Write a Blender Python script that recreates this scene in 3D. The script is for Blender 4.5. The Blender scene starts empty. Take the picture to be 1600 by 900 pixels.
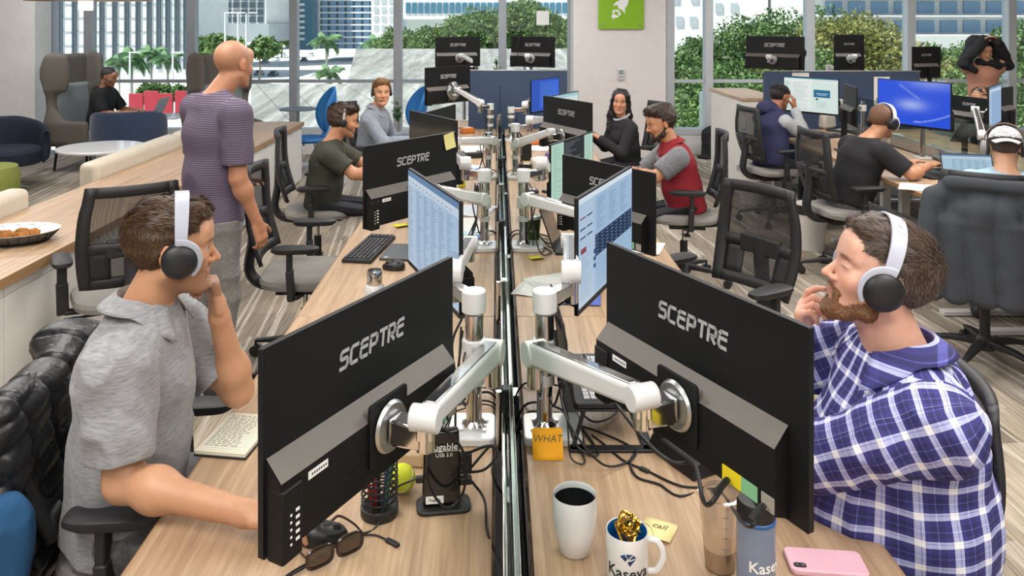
import bpy, math, random
import numpy as np
from math import sin, cos, pi, radians as R
from mathutils import Vector as V, Matrix as M, Euler, Quaternion

S = bpy.context.scene
COL = S.collection
F = 1260.0; CX = 777.0; HY = 33.0; H = 1.9      # focal length in pixels, vanishing point, eye height

# ------------------------------------------------------------------ camera
cd = bpy.data.cameras.new('camera'); cam = bpy.data.objects.new('camera', cd); COL.objects.link(cam)
cam.location = (0, 0, H); cam.rotation_euler = (pi/2, 0, 0)
cd.sensor_width = 36; cd.lens = F*36/1600; cd.shift_x = (800-CX)/1600; cd.shift_y = -(450-HY)/1600
cd.clip_start = .05; cd.clip_end = 900
S.camera = cam
# ------------------------------------------------------------------ light
w = bpy.data.worlds.new('world'); S.world = w; w.use_nodes = True
nt = w.node_tree; bgn = nt.nodes['Background']
sky = nt.nodes.new('ShaderNodeTexSky'); sky.sky_type = 'HOSEK_WILKIE'; sky.turbidity = 3.2
sky.sun_direction = V((-.55, .1, .8)).normalized(); sky.ground_albedo = .4
nt.links.new(sky.outputs[0], bgn.inputs[0]); bgn.inputs[1].default_value = 2.8
S.view_settings.view_transform = 'Standard'; S.view_settings.look = 'None'
S.view_settings.gamma = 1; S.view_settings.use_curve_mapping = False
S.view_settings.exposure = 0.46
sl = bpy.data.lights.new('sun', 'SUN'); so = bpy.data.objects.new('sun', sl); COL.objects.link(so)
sl.energy = 7.0; sl.angle = .02; sl.color = (1, .96, .9)
so.rotation_euler = V((-.50, -.35, .95)).to_track_quat('Z', 'Y').to_euler()
CEIL = 3.15
LAMPS = []
for i, (x, y, sx, sy, e) in enumerate([(-1.5, .6, 1.6, 1.6, 58), (1.6, .6, 1.6, 1.6, 58), (-1.7, 3.6, 1.4, 1.8, 44), (1.7, 3.6, 1.4, 1.8, 44),
                            (0, 6.6, 2.2, 1.6, 36), (4.0, 5.6, 1.8, 1.8, 44), (-4.2, 6.0, 1.6, 1.6, 30), (-5.6, 9.3, 1.2, 1.2, 20), (4.2, 9.4, 2, 1.2, 26), (0, 9.6, 2, 1.2, 24), (0, -1.8, 3, 1.4, 60)]):  # the lamp over the far left lounge is added to brighten that corner
    l = bpy.data.lights.new('ceiling_light', 'AREA'); l.shape = 'RECTANGLE'; l.size = sx; l.size_y = sy; l.energy = e*(1.08 if y < 5 else 1.8)
    l.color = (1, .965, .92) if y < 8 else (.97, .98, 1)
    o = bpy.data.objects.new('ceiling_light', l); COL.objects.link(o); o.location = (x, y, CEIL-.03)

def P(px, py, Y): return V(((px-CX)/F*Y, Y, H-(py-HY)/F*Y))
def G(px, py, Z):
    Y = F*(H-Z)/(py-HY); return V(((px-CX)/F*Y, Y, Z))

# ------------------------------------------------------------------ materials
MC = {}
def srgb(c):
    if isinstance(c, str):
        c = [int(c[i:i+2], 16)/255 for i in (0, 2, 4)]
    return tuple((x/12.92 if x <= .04045 else ((x+.055)/1.055)**2.4) for x in c)+(1,)
def newmat(name):
    m = bpy.data.materials.new(name); m.use_nodes = True
    return m, m.node_tree.nodes, m.node_tree.links, m.node_tree.nodes['Principled BSDF']
def mat(name, col='808080', rough=.5, metal=0, bump=0, bscale=200, emit=0, alpha=1, trans=0, coat=0, var=0, vscale=8, spec=None, sheen=0, stretch=(1, 1, 1)):
    if name in MC: return MC[name]
    m, N, L, b = newmat(name)
    c = srgb(col)
    b.inputs['Base Color'].default_value = c; b.inputs['Roughness'].default_value = rough; b.inputs['Metallic'].default_value = metal
    if coat: b.inputs['Coat Weight'].default_value = coat
    if spec is not None: b.inputs['Specular IOR Level'].default_value = spec
    if sheen: b.inputs['Sheen Weight'].default_value = sheen
    if trans: b.inputs['Transmission Weight'].default_value = trans
    if alpha < 1: b.inputs['Alpha'].default_value = alpha
    if emit: b.inputs['Emission Color'].default_value = c; b.inputs['Emission Strength'].default_value = emit
    tc = N.new('ShaderNodeTexCoord'); mp = N.new('ShaderNodeMapping'); mp.inputs['Scale'].default_value = stretch
    L.new(tc.outputs['Object'], mp.inputs[0])
    # every material gets at least a faint procedural variation
    n = N.new('ShaderNodeTexNoise'); n.inputs['Scale'].default_value = vscale; n.inputs['Detail'].default_value = 3
    L.new(mp.outputs[0], n.inputs['Vector'])
    mr = N.new('ShaderNodeMapRange'); v = max(var, .03)
    mr.inputs[1].default_value = .3; mr.inputs[2].default_value = .7; mr.inputs[3].default_value = 1-v; mr.inputs[4].default_value = 1+v
    L.new(n.outputs[0], mr.inputs[0])
    vm = N.new('ShaderNodeVectorMath'); vm.operation = 'SCALE'; vm.inputs[0].default_value = c[:3]; L.new(mr.outputs[0], vm.inputs['Scale'])
    L.new(vm.outputs[0], b.inputs['Base Color'])
    if bump:
        n2 = N.new('ShaderNodeTexNoise'); n2.inputs['Scale'].default_value = bscale; n2.inputs['Detail'].default_value = 2
        L.new(mp.outputs[0], n2.inputs['Vector'])
        bp = N.new('ShaderNodeBump'); bp.inputs['Strength'].default_value = bump; bp.inputs['Distance'].default_value = .002
        L.new(n2.outputs[0], bp.inputs['Height']); L.new(bp.outputs[0], b.inputs['Normal'])
    MC[name] = m
    return m
def ramp(N, stops):
    r = N.new('ShaderNodeValToRGB'); e = r.color_ramp.elements
    while len(e) < len(stops): e.new(.5)
    for i, (p, c) in enumerate(stops): e[i].position = p; e[i].color = srgb(c)
    return r
def wood_mat(name, c1, c2, c3, axis='Y', sc=1, rough=.42):
    if name in MC: return MC[name]
    m, N, L, b = newmat(name); tc = N.new('ShaderNodeTexCoord'); mp = N.new('ShaderNodeMapping')
    s = [38*sc, 38*sc, 38*sc]; s['XYZ'.index(axis)] = 1.1*sc; mp.inputs['Scale'].default_value = s
    L.new(tc.outputs['Object'], mp.inputs[0])
    n = N.new('ShaderNodeTexNoise'); n.inputs['Scale'].default_value = 1; n.inputs['Detail'].default_value = 6; n.inputs['Roughness'].default_value = .65; n.inputs['Distortion'].default_value = .4
    L.new(mp.outputs[0], n.inputs['Vector'])
    r = ramp(N, [(.32, c1), (.5, c2), (.68, c3)]); L.new(n.outputs[0], r.inputs[0])
    n2 = N.new('ShaderNodeTexNoise'); n2.inputs['Scale'].default_value = 6; n2.inputs['Detail'].default_value = 4; L.new(mp.outputs[0], n2.inputs['Vector'])
    mx = N.new('ShaderNodeMix'); mx.data_type = 'RGBA'; mx.blend_type = 'MULTIPLY'; mx.inputs[0].default_value = .35
    L.new(r.outputs[0], mx.inputs[6]); r2 = ramp(N, [(.35, 'c8b8a4'), (.6, 'ffffff')]); L.new(n2.outputs[0], r2.inputs[0]); L.new(r2.outputs[0], mx.inputs[7])
    L.new(mx.outputs[2], b.inputs['Base Color']); b.inputs['Roughness'].default_value = rough
    bp = N.new('ShaderNodeBump'); bp.inputs['Strength'].default_value = .12; bp.inputs['Distance'].default_value = .001
    L.new(n2.outputs[0], bp.inputs['Height']); L.new(bp.outputs[0], b.inputs['Normal'])
    MC[name] = m; return m
def vcol_mat(name, rough=.5, emit=0, bump=0, bscale=300, sss=0, bstretch=(1, 1, 1), var=0, vscale=60):
    """colour comes from the mesh's own 'Col' attribute (skin areas, printed or displayed graphics)"""
    if name in MC: return MC[name]
    m, N, L, b = newmat(name); a = N.new('ShaderNodeAttribute'); a.attribute_name = 'Col'
    src = a.outputs['Color']
    tc = N.new('ShaderNodeTexCoord'); mp = N.new('ShaderNodeMapping'); mp.inputs['Scale'].default_value = bstretch; L.new(tc.outputs['Object'], mp.inputs[0])
    if var:
        n = N.new('ShaderNodeTexNoise'); n.inputs['Scale'].default_value = vscale; n.inputs['Detail'].default_value = 4; L.new(mp.outputs[0], n.inputs['Vector'])
        mr = N.new('ShaderNodeMapRange'); mr.inputs[1].default_value = .25; mr.inputs[2].default_value = .75; mr.inputs[3].default_value = 1-var; mr.inputs[4].default_value = 1+var
        L.new(n.outputs[0], mr.inputs[0]); vm = N.new('ShaderNodeVectorMath'); vm.operation = 'SCALE'
        L.new(src, vm.inputs[0]); L.new(mr.outputs[0], vm.inputs['Scale']); src = vm.outputs[0]
    L.new(src, b.inputs['Base Color']); b.inputs['Roughness'].default_value = rough
    if sss:
        b.inputs['Subsurface Weight'].default_value = sss; b.inputs['Subsurface Radius'].default_value = (1, .4, .2); b.inputs['Subsurface Scale'].default_value = .008
    if emit: L.new(src, b.inputs['Emission Color']); b.inputs['Emission Strength'].default_value = emit
    if bump:
        n2 = N.new('ShaderNodeTexNoise'); n2.inputs['Scale'].default_value = bscale; L.new(mp.outputs[0], n2.inputs['Vector'])
        bp = N.new('ShaderNodeBump'); bp.inputs['Strength'].default_value = bump; bp.inputs['Distance'].default_value = .002
        L.new(n2.outputs[0], bp.inputs['Height']); L.new(bp.outputs[0], b.inputs['Normal'])
    MC[name] = m; return m
def glass_mat(name, tint='f2f8f7', refl=.07, rough=.02):
    """thin pane: mostly clear, a little mirror"""
    if name in MC: return MC[name]
    m, N, L, b = newmat(name); N.remove(b)
    t = N.new('ShaderNodeBsdfTransparent'); t.inputs[0].default_value = srgb(tint)
    g = N.new('ShaderNodeBsdfGlossy'); g.inputs['Roughness'].default_value = rough
    mx = N.new('ShaderNodeMixShader'); mx.inputs[0].default_value = refl
    L.new(t.outputs[0], mx.inputs[1]); L.new(g.outputs[0], mx.inputs[2]); L.new(mx.outputs[0], N['Material Output'].inputs[0])
    MC[name] = m; return m

# ------------------------------------------------------------------ things
def T(loc=(0, 0, 0), rz=0, rx=0, ry=0, s=1):
    return M.Translation(loc) @ M.Rotation(rz, 4, 'Z') @ M.Rotation(ry, 4, 'Y') @ M.Rotation(rx, 4, 'X') @ M.Scale(s, 4)
def tag(o, label=None, cat=None, group=None, kind=None):
    if label: o['label'] = label
    if cat: o['category'] = cat
    if group: o['group'] = group
    if kind: o['kind'] = kind
    return o
def thing(name, label, cat, mw=None, group=None):
    o = bpy.data.objects.new(name, None); COL.objects.link(o); o.empty_display_size = .05
    if mw is not None: o.matrix_world = mw
    return tag(o, label, cat, group)
def copy_tree(o, mw=None, parent=None, label=None, group=None):
    c = o.copy(); COL.objects.link(c)
    if parent: c.parent = parent; c.matrix_parent_inverse = o.matrix_parent_inverse.copy()
    if mw is not None: c.matrix_world = mw
    if label: c['label'] = label
    if group: c['group'] = group
    for ch in list(o.children): copy_tree(ch, None, c)
    return c

class MB:
    def __init__(s): s.v = []; s.f = []; s.c = []; s.usec = False
    def add(s, vs, fs, mw=None, col=None):
        n = len(s.v)
        if mw is not None: vs = [mw @ V(p) for p in vs]
        s.v += [tuple(p) for p in vs]; s.f += [tuple(i+n for i in f) for f in fs]
        if col is not None: s.usec = True
        s.c += [srgb(col) if isinstance(col, str) else (col or (1, 1, 1, 1))]*len(vs)
        return s
    def box(s, c, size, mw=None, col=None, top=(1, 1)):
        x, y, z = [a/2 for a in size]; cx, cy, cz = c
        vs = []
        for k, (tx, ty) in ((-1, (1, 1)), (1, top)):
            for (i, j) in ((-1, -1), (1, -1), (1, 1), (-1, 1)): vs.append((cx+i*x*tx, cy+j*y*ty, cz+k*z))
        return s.add(vs, [(3, 2, 1, 0), (4, 5, 6, 7), (0, 1, 5, 4), (1, 2, 6, 5), (2, 3, 7, 6), (3, 0, 4, 7)], mw, col)
    def bar(s, a, b, wd, h, up=(0, 0, 1), w2=None, h2=None, col=None):
        a = V(a); b = V(b); d = (b-a); L = d.length
        if L < 1e-6: return s
        d /= L; up = V(up)
        if abs(d.dot(up)) > .98: up = V((1, 0, 0)) if abs(d.x) < .9 else V((0, 1, 0))
        sd = d.cross(up).normalized(); u = sd.cross(d)
        w2 = w2 or wd; h2 = h2 or h; vs = []
        for p, ww, hh in ((a, wd, h), (b, w2, h2)):
            for i, j in ((-1, -1), (1, -1), (1, 1), (-1, 1)): vs.append(p+sd*i*ww/2+u*j*hh/2)
        return s.add(vs, [(0, 1, 2, 3), (7, 6, 5, 4), (0, 4, 5, 1), (1, 5, 6, 2), (2, 6, 7, 3), (3, 7, 4, 0)], None, col)
    def cyl(s, a, b, r, r2=None, n=20, col=None, caps=True):
        r2 = r if r2 is None else r2
        return s.tube([a, b], [r, r2], n, col, caps)
    def tube(s, pts, r, n=8, col=None, caps=True, sx=1, flat=None):
        pts = [V(p) for p in pts]; k = len(pts)
        rs = r if isinstance(r, (list, tuple)) else [r]*k
        vs = []; prev = None
        for i, p in enumerate(pts):
            d = (pts[min(i+1, k-1)]-pts[max(i-1, 0)]).normalized()
            if prev is None:
                ref = V(flat) if flat else (V((0, 0, 1)) if abs(d.z) < .9 else V((1, 0, 0)))
                u = (ref-d*ref.dot(d)).normalized()
            else: u = (prev-d*prev.dot(d)).normalized()
            prev = u; w = d.cross(u)
            for j in range(n):
                a = 2*pi*j/n; vs.append(p+(u*cos(a)+w*sin(a)*sx)*rs[i])
        fs = []
        for i in range(k-1):
            for j in range(n):
                j2 = (j+1) % n; fs.append((i*n+j, i*n+j2, (i+1)*n+j2, (i+1)*n+j))
        if caps: fs += [tuple(range(n-1, -1, -1)), tuple(range((k-1)*n, k*n))]
        return s.add(vs, fs, None, col)
    def lathe(s, prof, o=(0, 0, 0), n=32, mw=None, col=None, a0=0, a1=2*pi):
        full = abs(a1-a0-2*pi) < 1e-6; m = n if full else n+1
        vs = []; fs = []
        for (r, z) in prof:
            for j in range(m):
                a = a0+(a1-a0)*j/n; vs.append((o[0]+r*cos(a), o[1]+r*sin(a), o[2]+z))
        for i in range(len(prof)-1):
            for j in range(n):
                j2 = (j+1) % m; fs.append((i*m+j, i*m+j2, (i+1)*m+j2, (i+1)*m+j))
        return s.add(vs, fs, mw, col)
    def sphere(s, c, r, n=16, mw=None, col=None, sc=(1, 1, 1)):
        vs = []; fs = []; m = n//2
        for i in range(m+1):
            t = pi*i/m
            for j in range(n): a = 2*pi*j/n; vs.append((c[0]+r*sc[0]*sin(t)*cos(a), c[1]+r*sc[1]*sin(t)*sin(a), c[2]+r*sc[2]*cos(t)))
        for i in range(m):
            for j in range(n):
                j2 = (j+1) % n; fs.append((i*n+j, (i+1)*n+j, (i+1)*n+j2, i*n+j2))
        return s.add(vs, fs, mw, col)
    def poly(s, pts, th, mw=None, col=None):
        """flat outline in local XY, thickness th along Z (0 for a decal face)"""
        n = len(pts)
        if not th: return s.add([(p[0], p[1], 0) for p in pts], [tuple(range(n))], mw, col)
        vs = [(p[0], p[1], 0) for p in pts]+[(p[0], p[1], th) for p in pts]
        return s.add(vs, [tuple(range(n-1, -1, -1)), tuple(range(n, 2*n))]+[(i, (i+1) % n, n+(i+1) % n, n+i) for i in range(n)], mw, col)
    def grid(s, fn, nu, nv, col=None, closeu=False):
        vs = [fn(i/(nu if closeu else nu-1), j/(nv-1)) for i in range(nu) for j in range(nv)]
        fs = []
        for i in range(nu if closeu else nu-1):
            for j in range(nv-1):
                i2 = (i+1) % nu; fs.append((i*nv+j, i2*nv+j, i2*nv+j+1, i*nv+j+1))
        return s.add(vs, fs, None, col)
    def build(s, name, m, parent=None, mw=None, smooth=None, bev=0, sub=0, solid=0, seg=2, label=None, cat=None, group=None, kind=None, weld=False):
        me = bpy.data.meshes.new(name); me.from_pydata(s.v, [], s.f); me.update()
        if s.usec:
            a = me.color_attributes.new('Col', 'FLOAT_COLOR', 'POINT'); a.data.foreach_set('color', np.array(s.c, dtype=np.float32).ravel())
        if isinstance(m, (list, tuple)):
            for q in m: me.materials.append(q)
        else: me.materials.append(m)
        o = bpy.data.objects.new(name, me); COL.objects.link(o)
        if parent: o.parent = parent
        if mw is not None: o.matrix_basis = mw
        if solid: q = o.modifiers.new('s', 'SOLIDIFY'); q.thickness = solid; q.offset = 0
        if bev: q = o.modifiers.new('b', 'BEVEL'); q.width = bev; q.segments = seg; q.limit_method = 'ANGLE'; q.angle_limit = R(40)
        if sub: q = o.modifiers.new('u', 'SUBSURF'); q.levels = sub; q.render_levels = sub
        if smooth is None: smooth = True
        if smooth:
            me.shade_smooth()
            if not sub:
                try: me.set_sharp_from_angle(angle=R(38))
                except Exception: pass
        return tag(o, label, cat, group, kind)

def arc(cx, cy, r, a0, a1, n): return [(cx+r*cos(a0+(a1-a0)*i/n), cy+r*sin(a0+(a1-a0)*i/n)) for i in range(n+1)]
def rrect(w, h, r, n=4):
    pts = []
    for (sx, sy, a) in ((1, 1, 0), (-1, 1, pi/2), (-1, -1, pi), (1, -1, 3*pi/2)):
        pts += arc(sx*(w/2-r), sy*(h/2-r), r, a, a+pi/2, n)
    return pts
def bez(ps, n=8):
    """smooth curve through points (Catmull-Rom)"""
    ps = [V(p) for p in ps]; q = [ps[0]*2-ps[1]]+ps+[ps[-1]*2-ps[-2]]; out = []
    for i in range(1, len(q)-2):
        a, b, c, d = q[i-1:i+3]
        for k in range(n):
            t = k/n; out.append(.5*((2*b)+(c-a)*t+(2*a-5*b+4*c-d)*t*t+(3*b-a-3*c+d)*t**3))
    return out+[ps[-1]]
def text_mesh(txt, size, name, m, parent, mw, align='CENTER', extr=.0003, shear=0, space=1, bold=0, sx=1):
    c = bpy.data.curves.new('t', 'FONT'); c.body = txt; c.size = size; c.align_x = align; c.align_y = 'CENTER'; c.extrude = extr; c.shear = shear; c.space_character = space; c.offset = bold
    c.resolution_u = 2
    o = bpy.data.objects.new('t', c); COL.objects.link(o)
    me = bpy.data.meshes.new_from_object(o); bpy.data.objects.remove(o)
    me.materials.clear(); me.materials.append(m)
    if sx != 1:
        for v in me.vertices: v.co.x *= sx
    q = bpy.data.objects.new(name, me); COL.objects.link(q); q.parent = parent; q.matrix_basis = mw
    return q

# ------------------------------------------------------------------ implicit solids, meshed by surface nets
def nrm(a): a = np.asarray(a, float); return a/(np.linalg.norm(a)+1e-12)
def rc(a, b, r1, r2=None, k=.02): return ('rc', np.array(a, float), np.array(b, float), r1, r1 if r2 is None else r2, k)
def el(c, r, rot=None, k=.02): return ('el', np.array(c, float), np.array(r, float), np.eye(3) if rot is None else np.array(rot, float), k)
def ec(a, b, ra, rb, side, k=.03):
    """elliptic capsule from a to b; ra, rb = (half width, half depth) at each end; side = width direction"""
    return ('ec', np.array(a, float), np.array(b, float), ra, rb, nrm(side), k)
def bx(c, half, rot=None, rad=.02, k=.01): return ('bx', np.array(c, float), np.array(half, float), np.eye(3) if rot is None else np.array(rot, float), rad, k)
def pl(p, n, k=.004): return ('pl', np.array(p, float), nrm(n), k)
def prim_d(p, q):
    t = q[0]
    if t == 'rc':
        _, a, b, r1, r2, k = q; ba = b-a; L = ba@ba+1e-12
        h = np.clip(((p-a)@ba)/L, 0, 1); e = p-a-h[:, None]*ba
        return np.sqrt((e*e).sum(1))-(r1+(r2-r1)*h)
    if t == 'el':
        _, c, r, rot, k = q; l = (p-c)@rot; k0 = np.sqrt(((l/r)**2).sum(1)); k1 = np.sqrt(((l/(r*r))**2).sum(1))+1e-9
        return k0*(k0-1)/k1
    if t == 'ec':
        _, a, b, ra, rb, side, k = q; ba = b-a; L = np.sqrt(ba@ba)+1e-9; ax = ba/L
        sd = nrm(side-ax*(side@ax)); fr = np.cross(ax, sd); pa = p-a; t_ = pa@ax; h = np.clip(t_/L, 0, 1); ex = t_-h*L
        rs = ra[0]+(rb[0]-ra[0])*h; rf = ra[1]+(rb[1]-ra[1])*h
        u = pa@sd; w_ = pa@fr; k0 = np.sqrt((u/rs)**2+(w_/rf)**2+(ex/rf)**2); k1 = np.sqrt((u/rs**2)**2+(w_/rf**2)**2+(ex/rf**2)**2)+1e-9
        return np.where(k0 > 1e-4, k0*(k0-1)/k1, -np.minimum(rs, rf))
    if t == 'bx':
        _, c, hf, rot, rad, k = q; l = np.abs((p-c)@rot)-(hf-rad); o = np.maximum(l, 0)
        return np.sqrt((o*o).sum(1))+np.minimum(l.max(1), 0)-rad
    if t == 'pl':
        _, c, n, k = q; return (p-c)@n
def prim_bb(q):
    t = q[0]
    if t == 'rc': r = max(q[3], q[4]); return np.minimum(q[1], q[2])-r, np.maximum(q[1], q[2])+r
    if t == 'el': r = max(q[2]); return q[1]-r, q[1]+r
    if t == 'ec': r = max(*q[3], *q[4]); return np.minimum(q[1], q[2])-r, np.maximum(q[1], q[2])+r
    if t == 'bx': r = np.linalg.norm(q[2]); return q[1]-r, q[1]+r
def sdf(p, add, cut=(), disp=None, infl=0, isect=()):
    d = np.full(len(p), 1.0)
    for q in add:
        k = q[-1]; lo, hi = prim_bb(q); m = 3*k+.03
        idx = np.nonzero(((p > lo-m) & (p < hi+m)).all(1))[0]
        if not len(idx): continue
        e = prim_d(p[idx], q); a = d[idx]
        h = np.clip(.5+.5*(a-e)/k, 0, 1); d[idx] = a+(e-a)*h-k*h*(1-h)
    d -= infl
    if disp is not None:
        near = np.nonzero(np.abs(d) < .05)[0]
        if len(near): d[near] -= disp(p[near])
    for q in isect:      # keep only inside q
        k = q[-1]; e = prim_d(p, q); h = np.clip(.5-.5*(d-e)/k, 0, 1); d = d+(e-d)*h+k*h*(1-h)
    for q in cut:        # remove q
        k = q[-1]; e = -prim_d(p, q); h = np.clip(.5-.5*(d-e)/k, 0, 1); d = d+(e-d)*h+k*h*(1-h)
    return d
def nets(add, res, cut=(), disp=None, infl=0, isect=(), pad=.02):
    los, his = zip(*[prim_bb(q) for q in add]); lo = np.min(los, 0)-pad-infl; hi = np.max(his, 0)+pad+infl
    B = 4; bs = B*res
    nb = np.ceil((hi-lo)/bs).astype(int)+1
    gi = np.stack(np.meshgrid(*[np.arange(n) for n in nb], indexing='ij'), -1).reshape(-1, 3)
    cen = lo+(gi+.5)*bs
    dc = sdf(cen, add, cut, None, infl, isect)
    act = gi[np.abs(dc) < bs*1.25+.02]
    n = nb*B+1
    W = np.full(n, 1.0, np.float32)
    # inside blocks far from the surface
    ins = gi[dc <= -(bs*1.25+.02)]
    for b in ins: W[b[0]*B:b[0]*B+B+1, b[1]*B:b[1]*B+B+1, b[2]*B:b[2]*B+B+1] = -1
    off = np.stack(np.meshgrid(*[np.arange(B+1)]*3, indexing='ij'), -1).reshape(-1, 3)
    for i in range(0, len(act), 3000):
        a = act[i:i+3000]; q = (a[:, None, :]*B+off[None]).reshape(-1, 3)
        key = (q[:, 0]*n[1]+q[:, 1])*n[2]+q[:, 2]; key = np.unique(key)
        q = np.stack([key//(n[1]*n[2]), (key//n[2]) % n[1], key % n[2]], -1)
        W[q[:, 0], q[:, 1], q[:, 2]] = sdf(lo+q*res, add, cut, disp, infl, isect)
    I = W < 0
    s = np.zeros(np.array(n)-1, np.int8)
    for x in (0, 1):
        for y in (0, 1):
            for z in (0, 1): s += I[x:n[0]-1+x, y:n[1]-1+y, z:n[2]-1+z]
    cells = np.argwhere((s > 0) & (s < 8))
    idm = np.full(s.shape, -1, np.int32); idm[tuple(cells.T)] = np.arange(len(cells))
    acc = np.zeros((len(cells), 3)); cnt = np.zeros(len(cells))
    cor = [(x, y, z) for x in (0, 1) for y in (0, 1) for z in (0, 1)]
    val = {c: W[cells[:, 0]+c[0], cells[:, 1]+c[1], cells[:, 2]+c[2]] for c in cor}
    for c in cor:
        for ax in range(3):
            if c[ax]: continue
            e = list(c); e[ax] = 1; e = tuple(e); a = val[c]; b = val[e]; m = (a < 0) != (b < 0)
            t = np.where(m, a/(a-b+1e-12), 0); pt = np.tile(np.array(c, float), (len(cells), 1)); pt[:, ax] += t
            acc[m] += pt[m]; cnt[m] += 1
    vs = lo+(cells+acc/cnt[:, None])*res
    faces = []
    for ax in range(3):
        sl0 = [slice(None)]*3; sl1 = [slice(None)]*3; sl0[ax] = slice(0, -1); sl1[ax] = slice(1, None)
        a = I[tuple(sl0)]; b = I[tuple(sl1)]; e = np.argwhere(a != b)
        o1, o2 = [(1, 2), (2, 0), (0, 1)][ax]
        ok = (e[:, o1] > 0) & (e[:, o2] > 0) & (e[:, o1] < n[o1]-1) & (e[:, o2] < n[o2]-1); e = e[ok]
        fl = a[tuple(e.T)]
        def g(d1, d2):
            q = e.copy(); q[:, o1] -= d1; q[:, o2] -= d2; return idm[tuple(q.T)]
        c0, c1, c2, c3 = g(1, 1), g(0, 1), g(0, 0), g(1, 0)
        fq = np.stack([c0, c1, c2, c3], -1); fq[~fl] = fq[~fl][:, ::-1]; fq = fq[(fq >= 0).all(1)]
        faces.append(fq)
    return vs, np.concatenate(faces)
def net_obj(name, m, add, res, parent=None, inv=None, colf=None, smooth_it=0, **kw):
    """add is in world space; inv brings the mesh into the parent's space"""
    tags = {k: kw.pop(k) for k in ('label', 'cat', 'group', 'kind') if k in kw}
    vs, fs = nets(add, res, **kw)
    if not len(vs): return None
    wv = vs
    if inv is not None:
        A = np.array(inv); vs = vs@A[:3, :3].T+A[:3, 3]
    me = bpy.data.meshes.new(name)
    me.vertices.add(len(vs)); me.vertices.foreach_set('co', vs.astype(np.float32).ravel())
    me.loops.add(len(fs)*4); me.loops.foreach_set('vertex_index', fs.astype(np.int32).ravel())
    me.polygons.add(len(fs)); me.polygons.foreach_set('loop_start', np.arange(0, len(fs)*4, 4, dtype=np.int32)); me.polygons.foreach_set('loop_total', np.full(len(fs), 4, dtype=np.int32))
    me.update(calc_edges=True); me.validate()
    me.shade_smooth()
    if colf is not None:
        c = colf(wv); a = me.color_attributes.new('Col', 'FLOAT_COLOR', 'POINT')
        a.data.foreach_set('color', np.concatenate([c, np.ones((len(c), 1))], 1).astype(np.float32).ravel())
    me.materials.append(m)
    o = bpy.data.objects.new(name, me); COL.objects.link(o)
    if parent: o.parent = parent
    if smooth_it: q = o.modifiers.new('s', 'SMOOTH'); q.iterations = smooth_it; q.factor = .5
    return tag(o, tags.get('label'), tags.get('cat'), tags.get('group'), tags.get('kind'))
# smooth value noise
_rng = np.random.RandomState(5); _NT = _rng.rand(32, 32, 32)
def vnoise(p):
    i = np.floor(p).astype(int); f = p-i; f = f*f*(3-2*f); out = 0
    for x in (0, 1):
        for y in (0, 1):
            for z in (0, 1):
                wgt = (f[:, 0] if x else 1-f[:, 0])*(f[:, 1] if y else 1-f[:, 1])*(f[:, 2] if z else 1-f[:, 2])
                out = out+wgt*_NT[(i[:, 0]+x) % 32, (i[:, 1]+y) % 32, (i[:, 2]+z) % 32]
    return out
def folds(amp, sc=(9, 9, 5), seed=0):
    def f(p):
        q = p*np.array(sc)+seed; n = vnoise(q); n2 = vnoise(q*2.1+7)
        return amp*(1-2*np.abs(2*n-1))*.6+amp*.5*(n2-.5)
    return f
# ================================================================== shared materials
white_paint = mat('white_paint', 'dcdad8', .75, bump=.05, bscale=400)
warm_paint = mat('warm_paint', 'd8d1ce', .8, bump=.05, bscale=400)
lam_white = mat('laminate_white', 'd9d6d0', .45)
oak = wood_mat('oak_laminate', '9c8065', 'b2967a', 'c1a789')
oak_edge = wood_mat('oak_edge', '8a6a48', '9c7a54', 'a98660')
alu = mat('brushed_aluminium', 'b9bcbf', .3, 1, bump=.1, bscale=300, stretch=(1, 1, 20))
frame_grey = mat('window_frame_grey', '9a9ea4', .45, .3)
frame_light = mat('window_frame_light', 'c9ccd0', .45, .2)
chrome = mat('chrome', 'd8d8d8', .12, 1)
white_enamel = mat('white_enamel', 'd0d1d2', .3, coat=.4)
black_plastic = mat('black_plastic', '1b1b1d', .5, bump=.15, bscale=900)
black_soft = mat('black_soft', '232325', .7)
cable_black = mat('cable_black', '121214', .5)
dark_metal = mat('dark_metal', '2a2a2c', .4, .6)
paper = mat('paper_white', 'e9e9e6', .8)
glass = glass_mat('window_glass', 'f4faf8', .05)
glass_edge = glass_mat('divider_glass', 'dfe9e4', .10)

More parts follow.
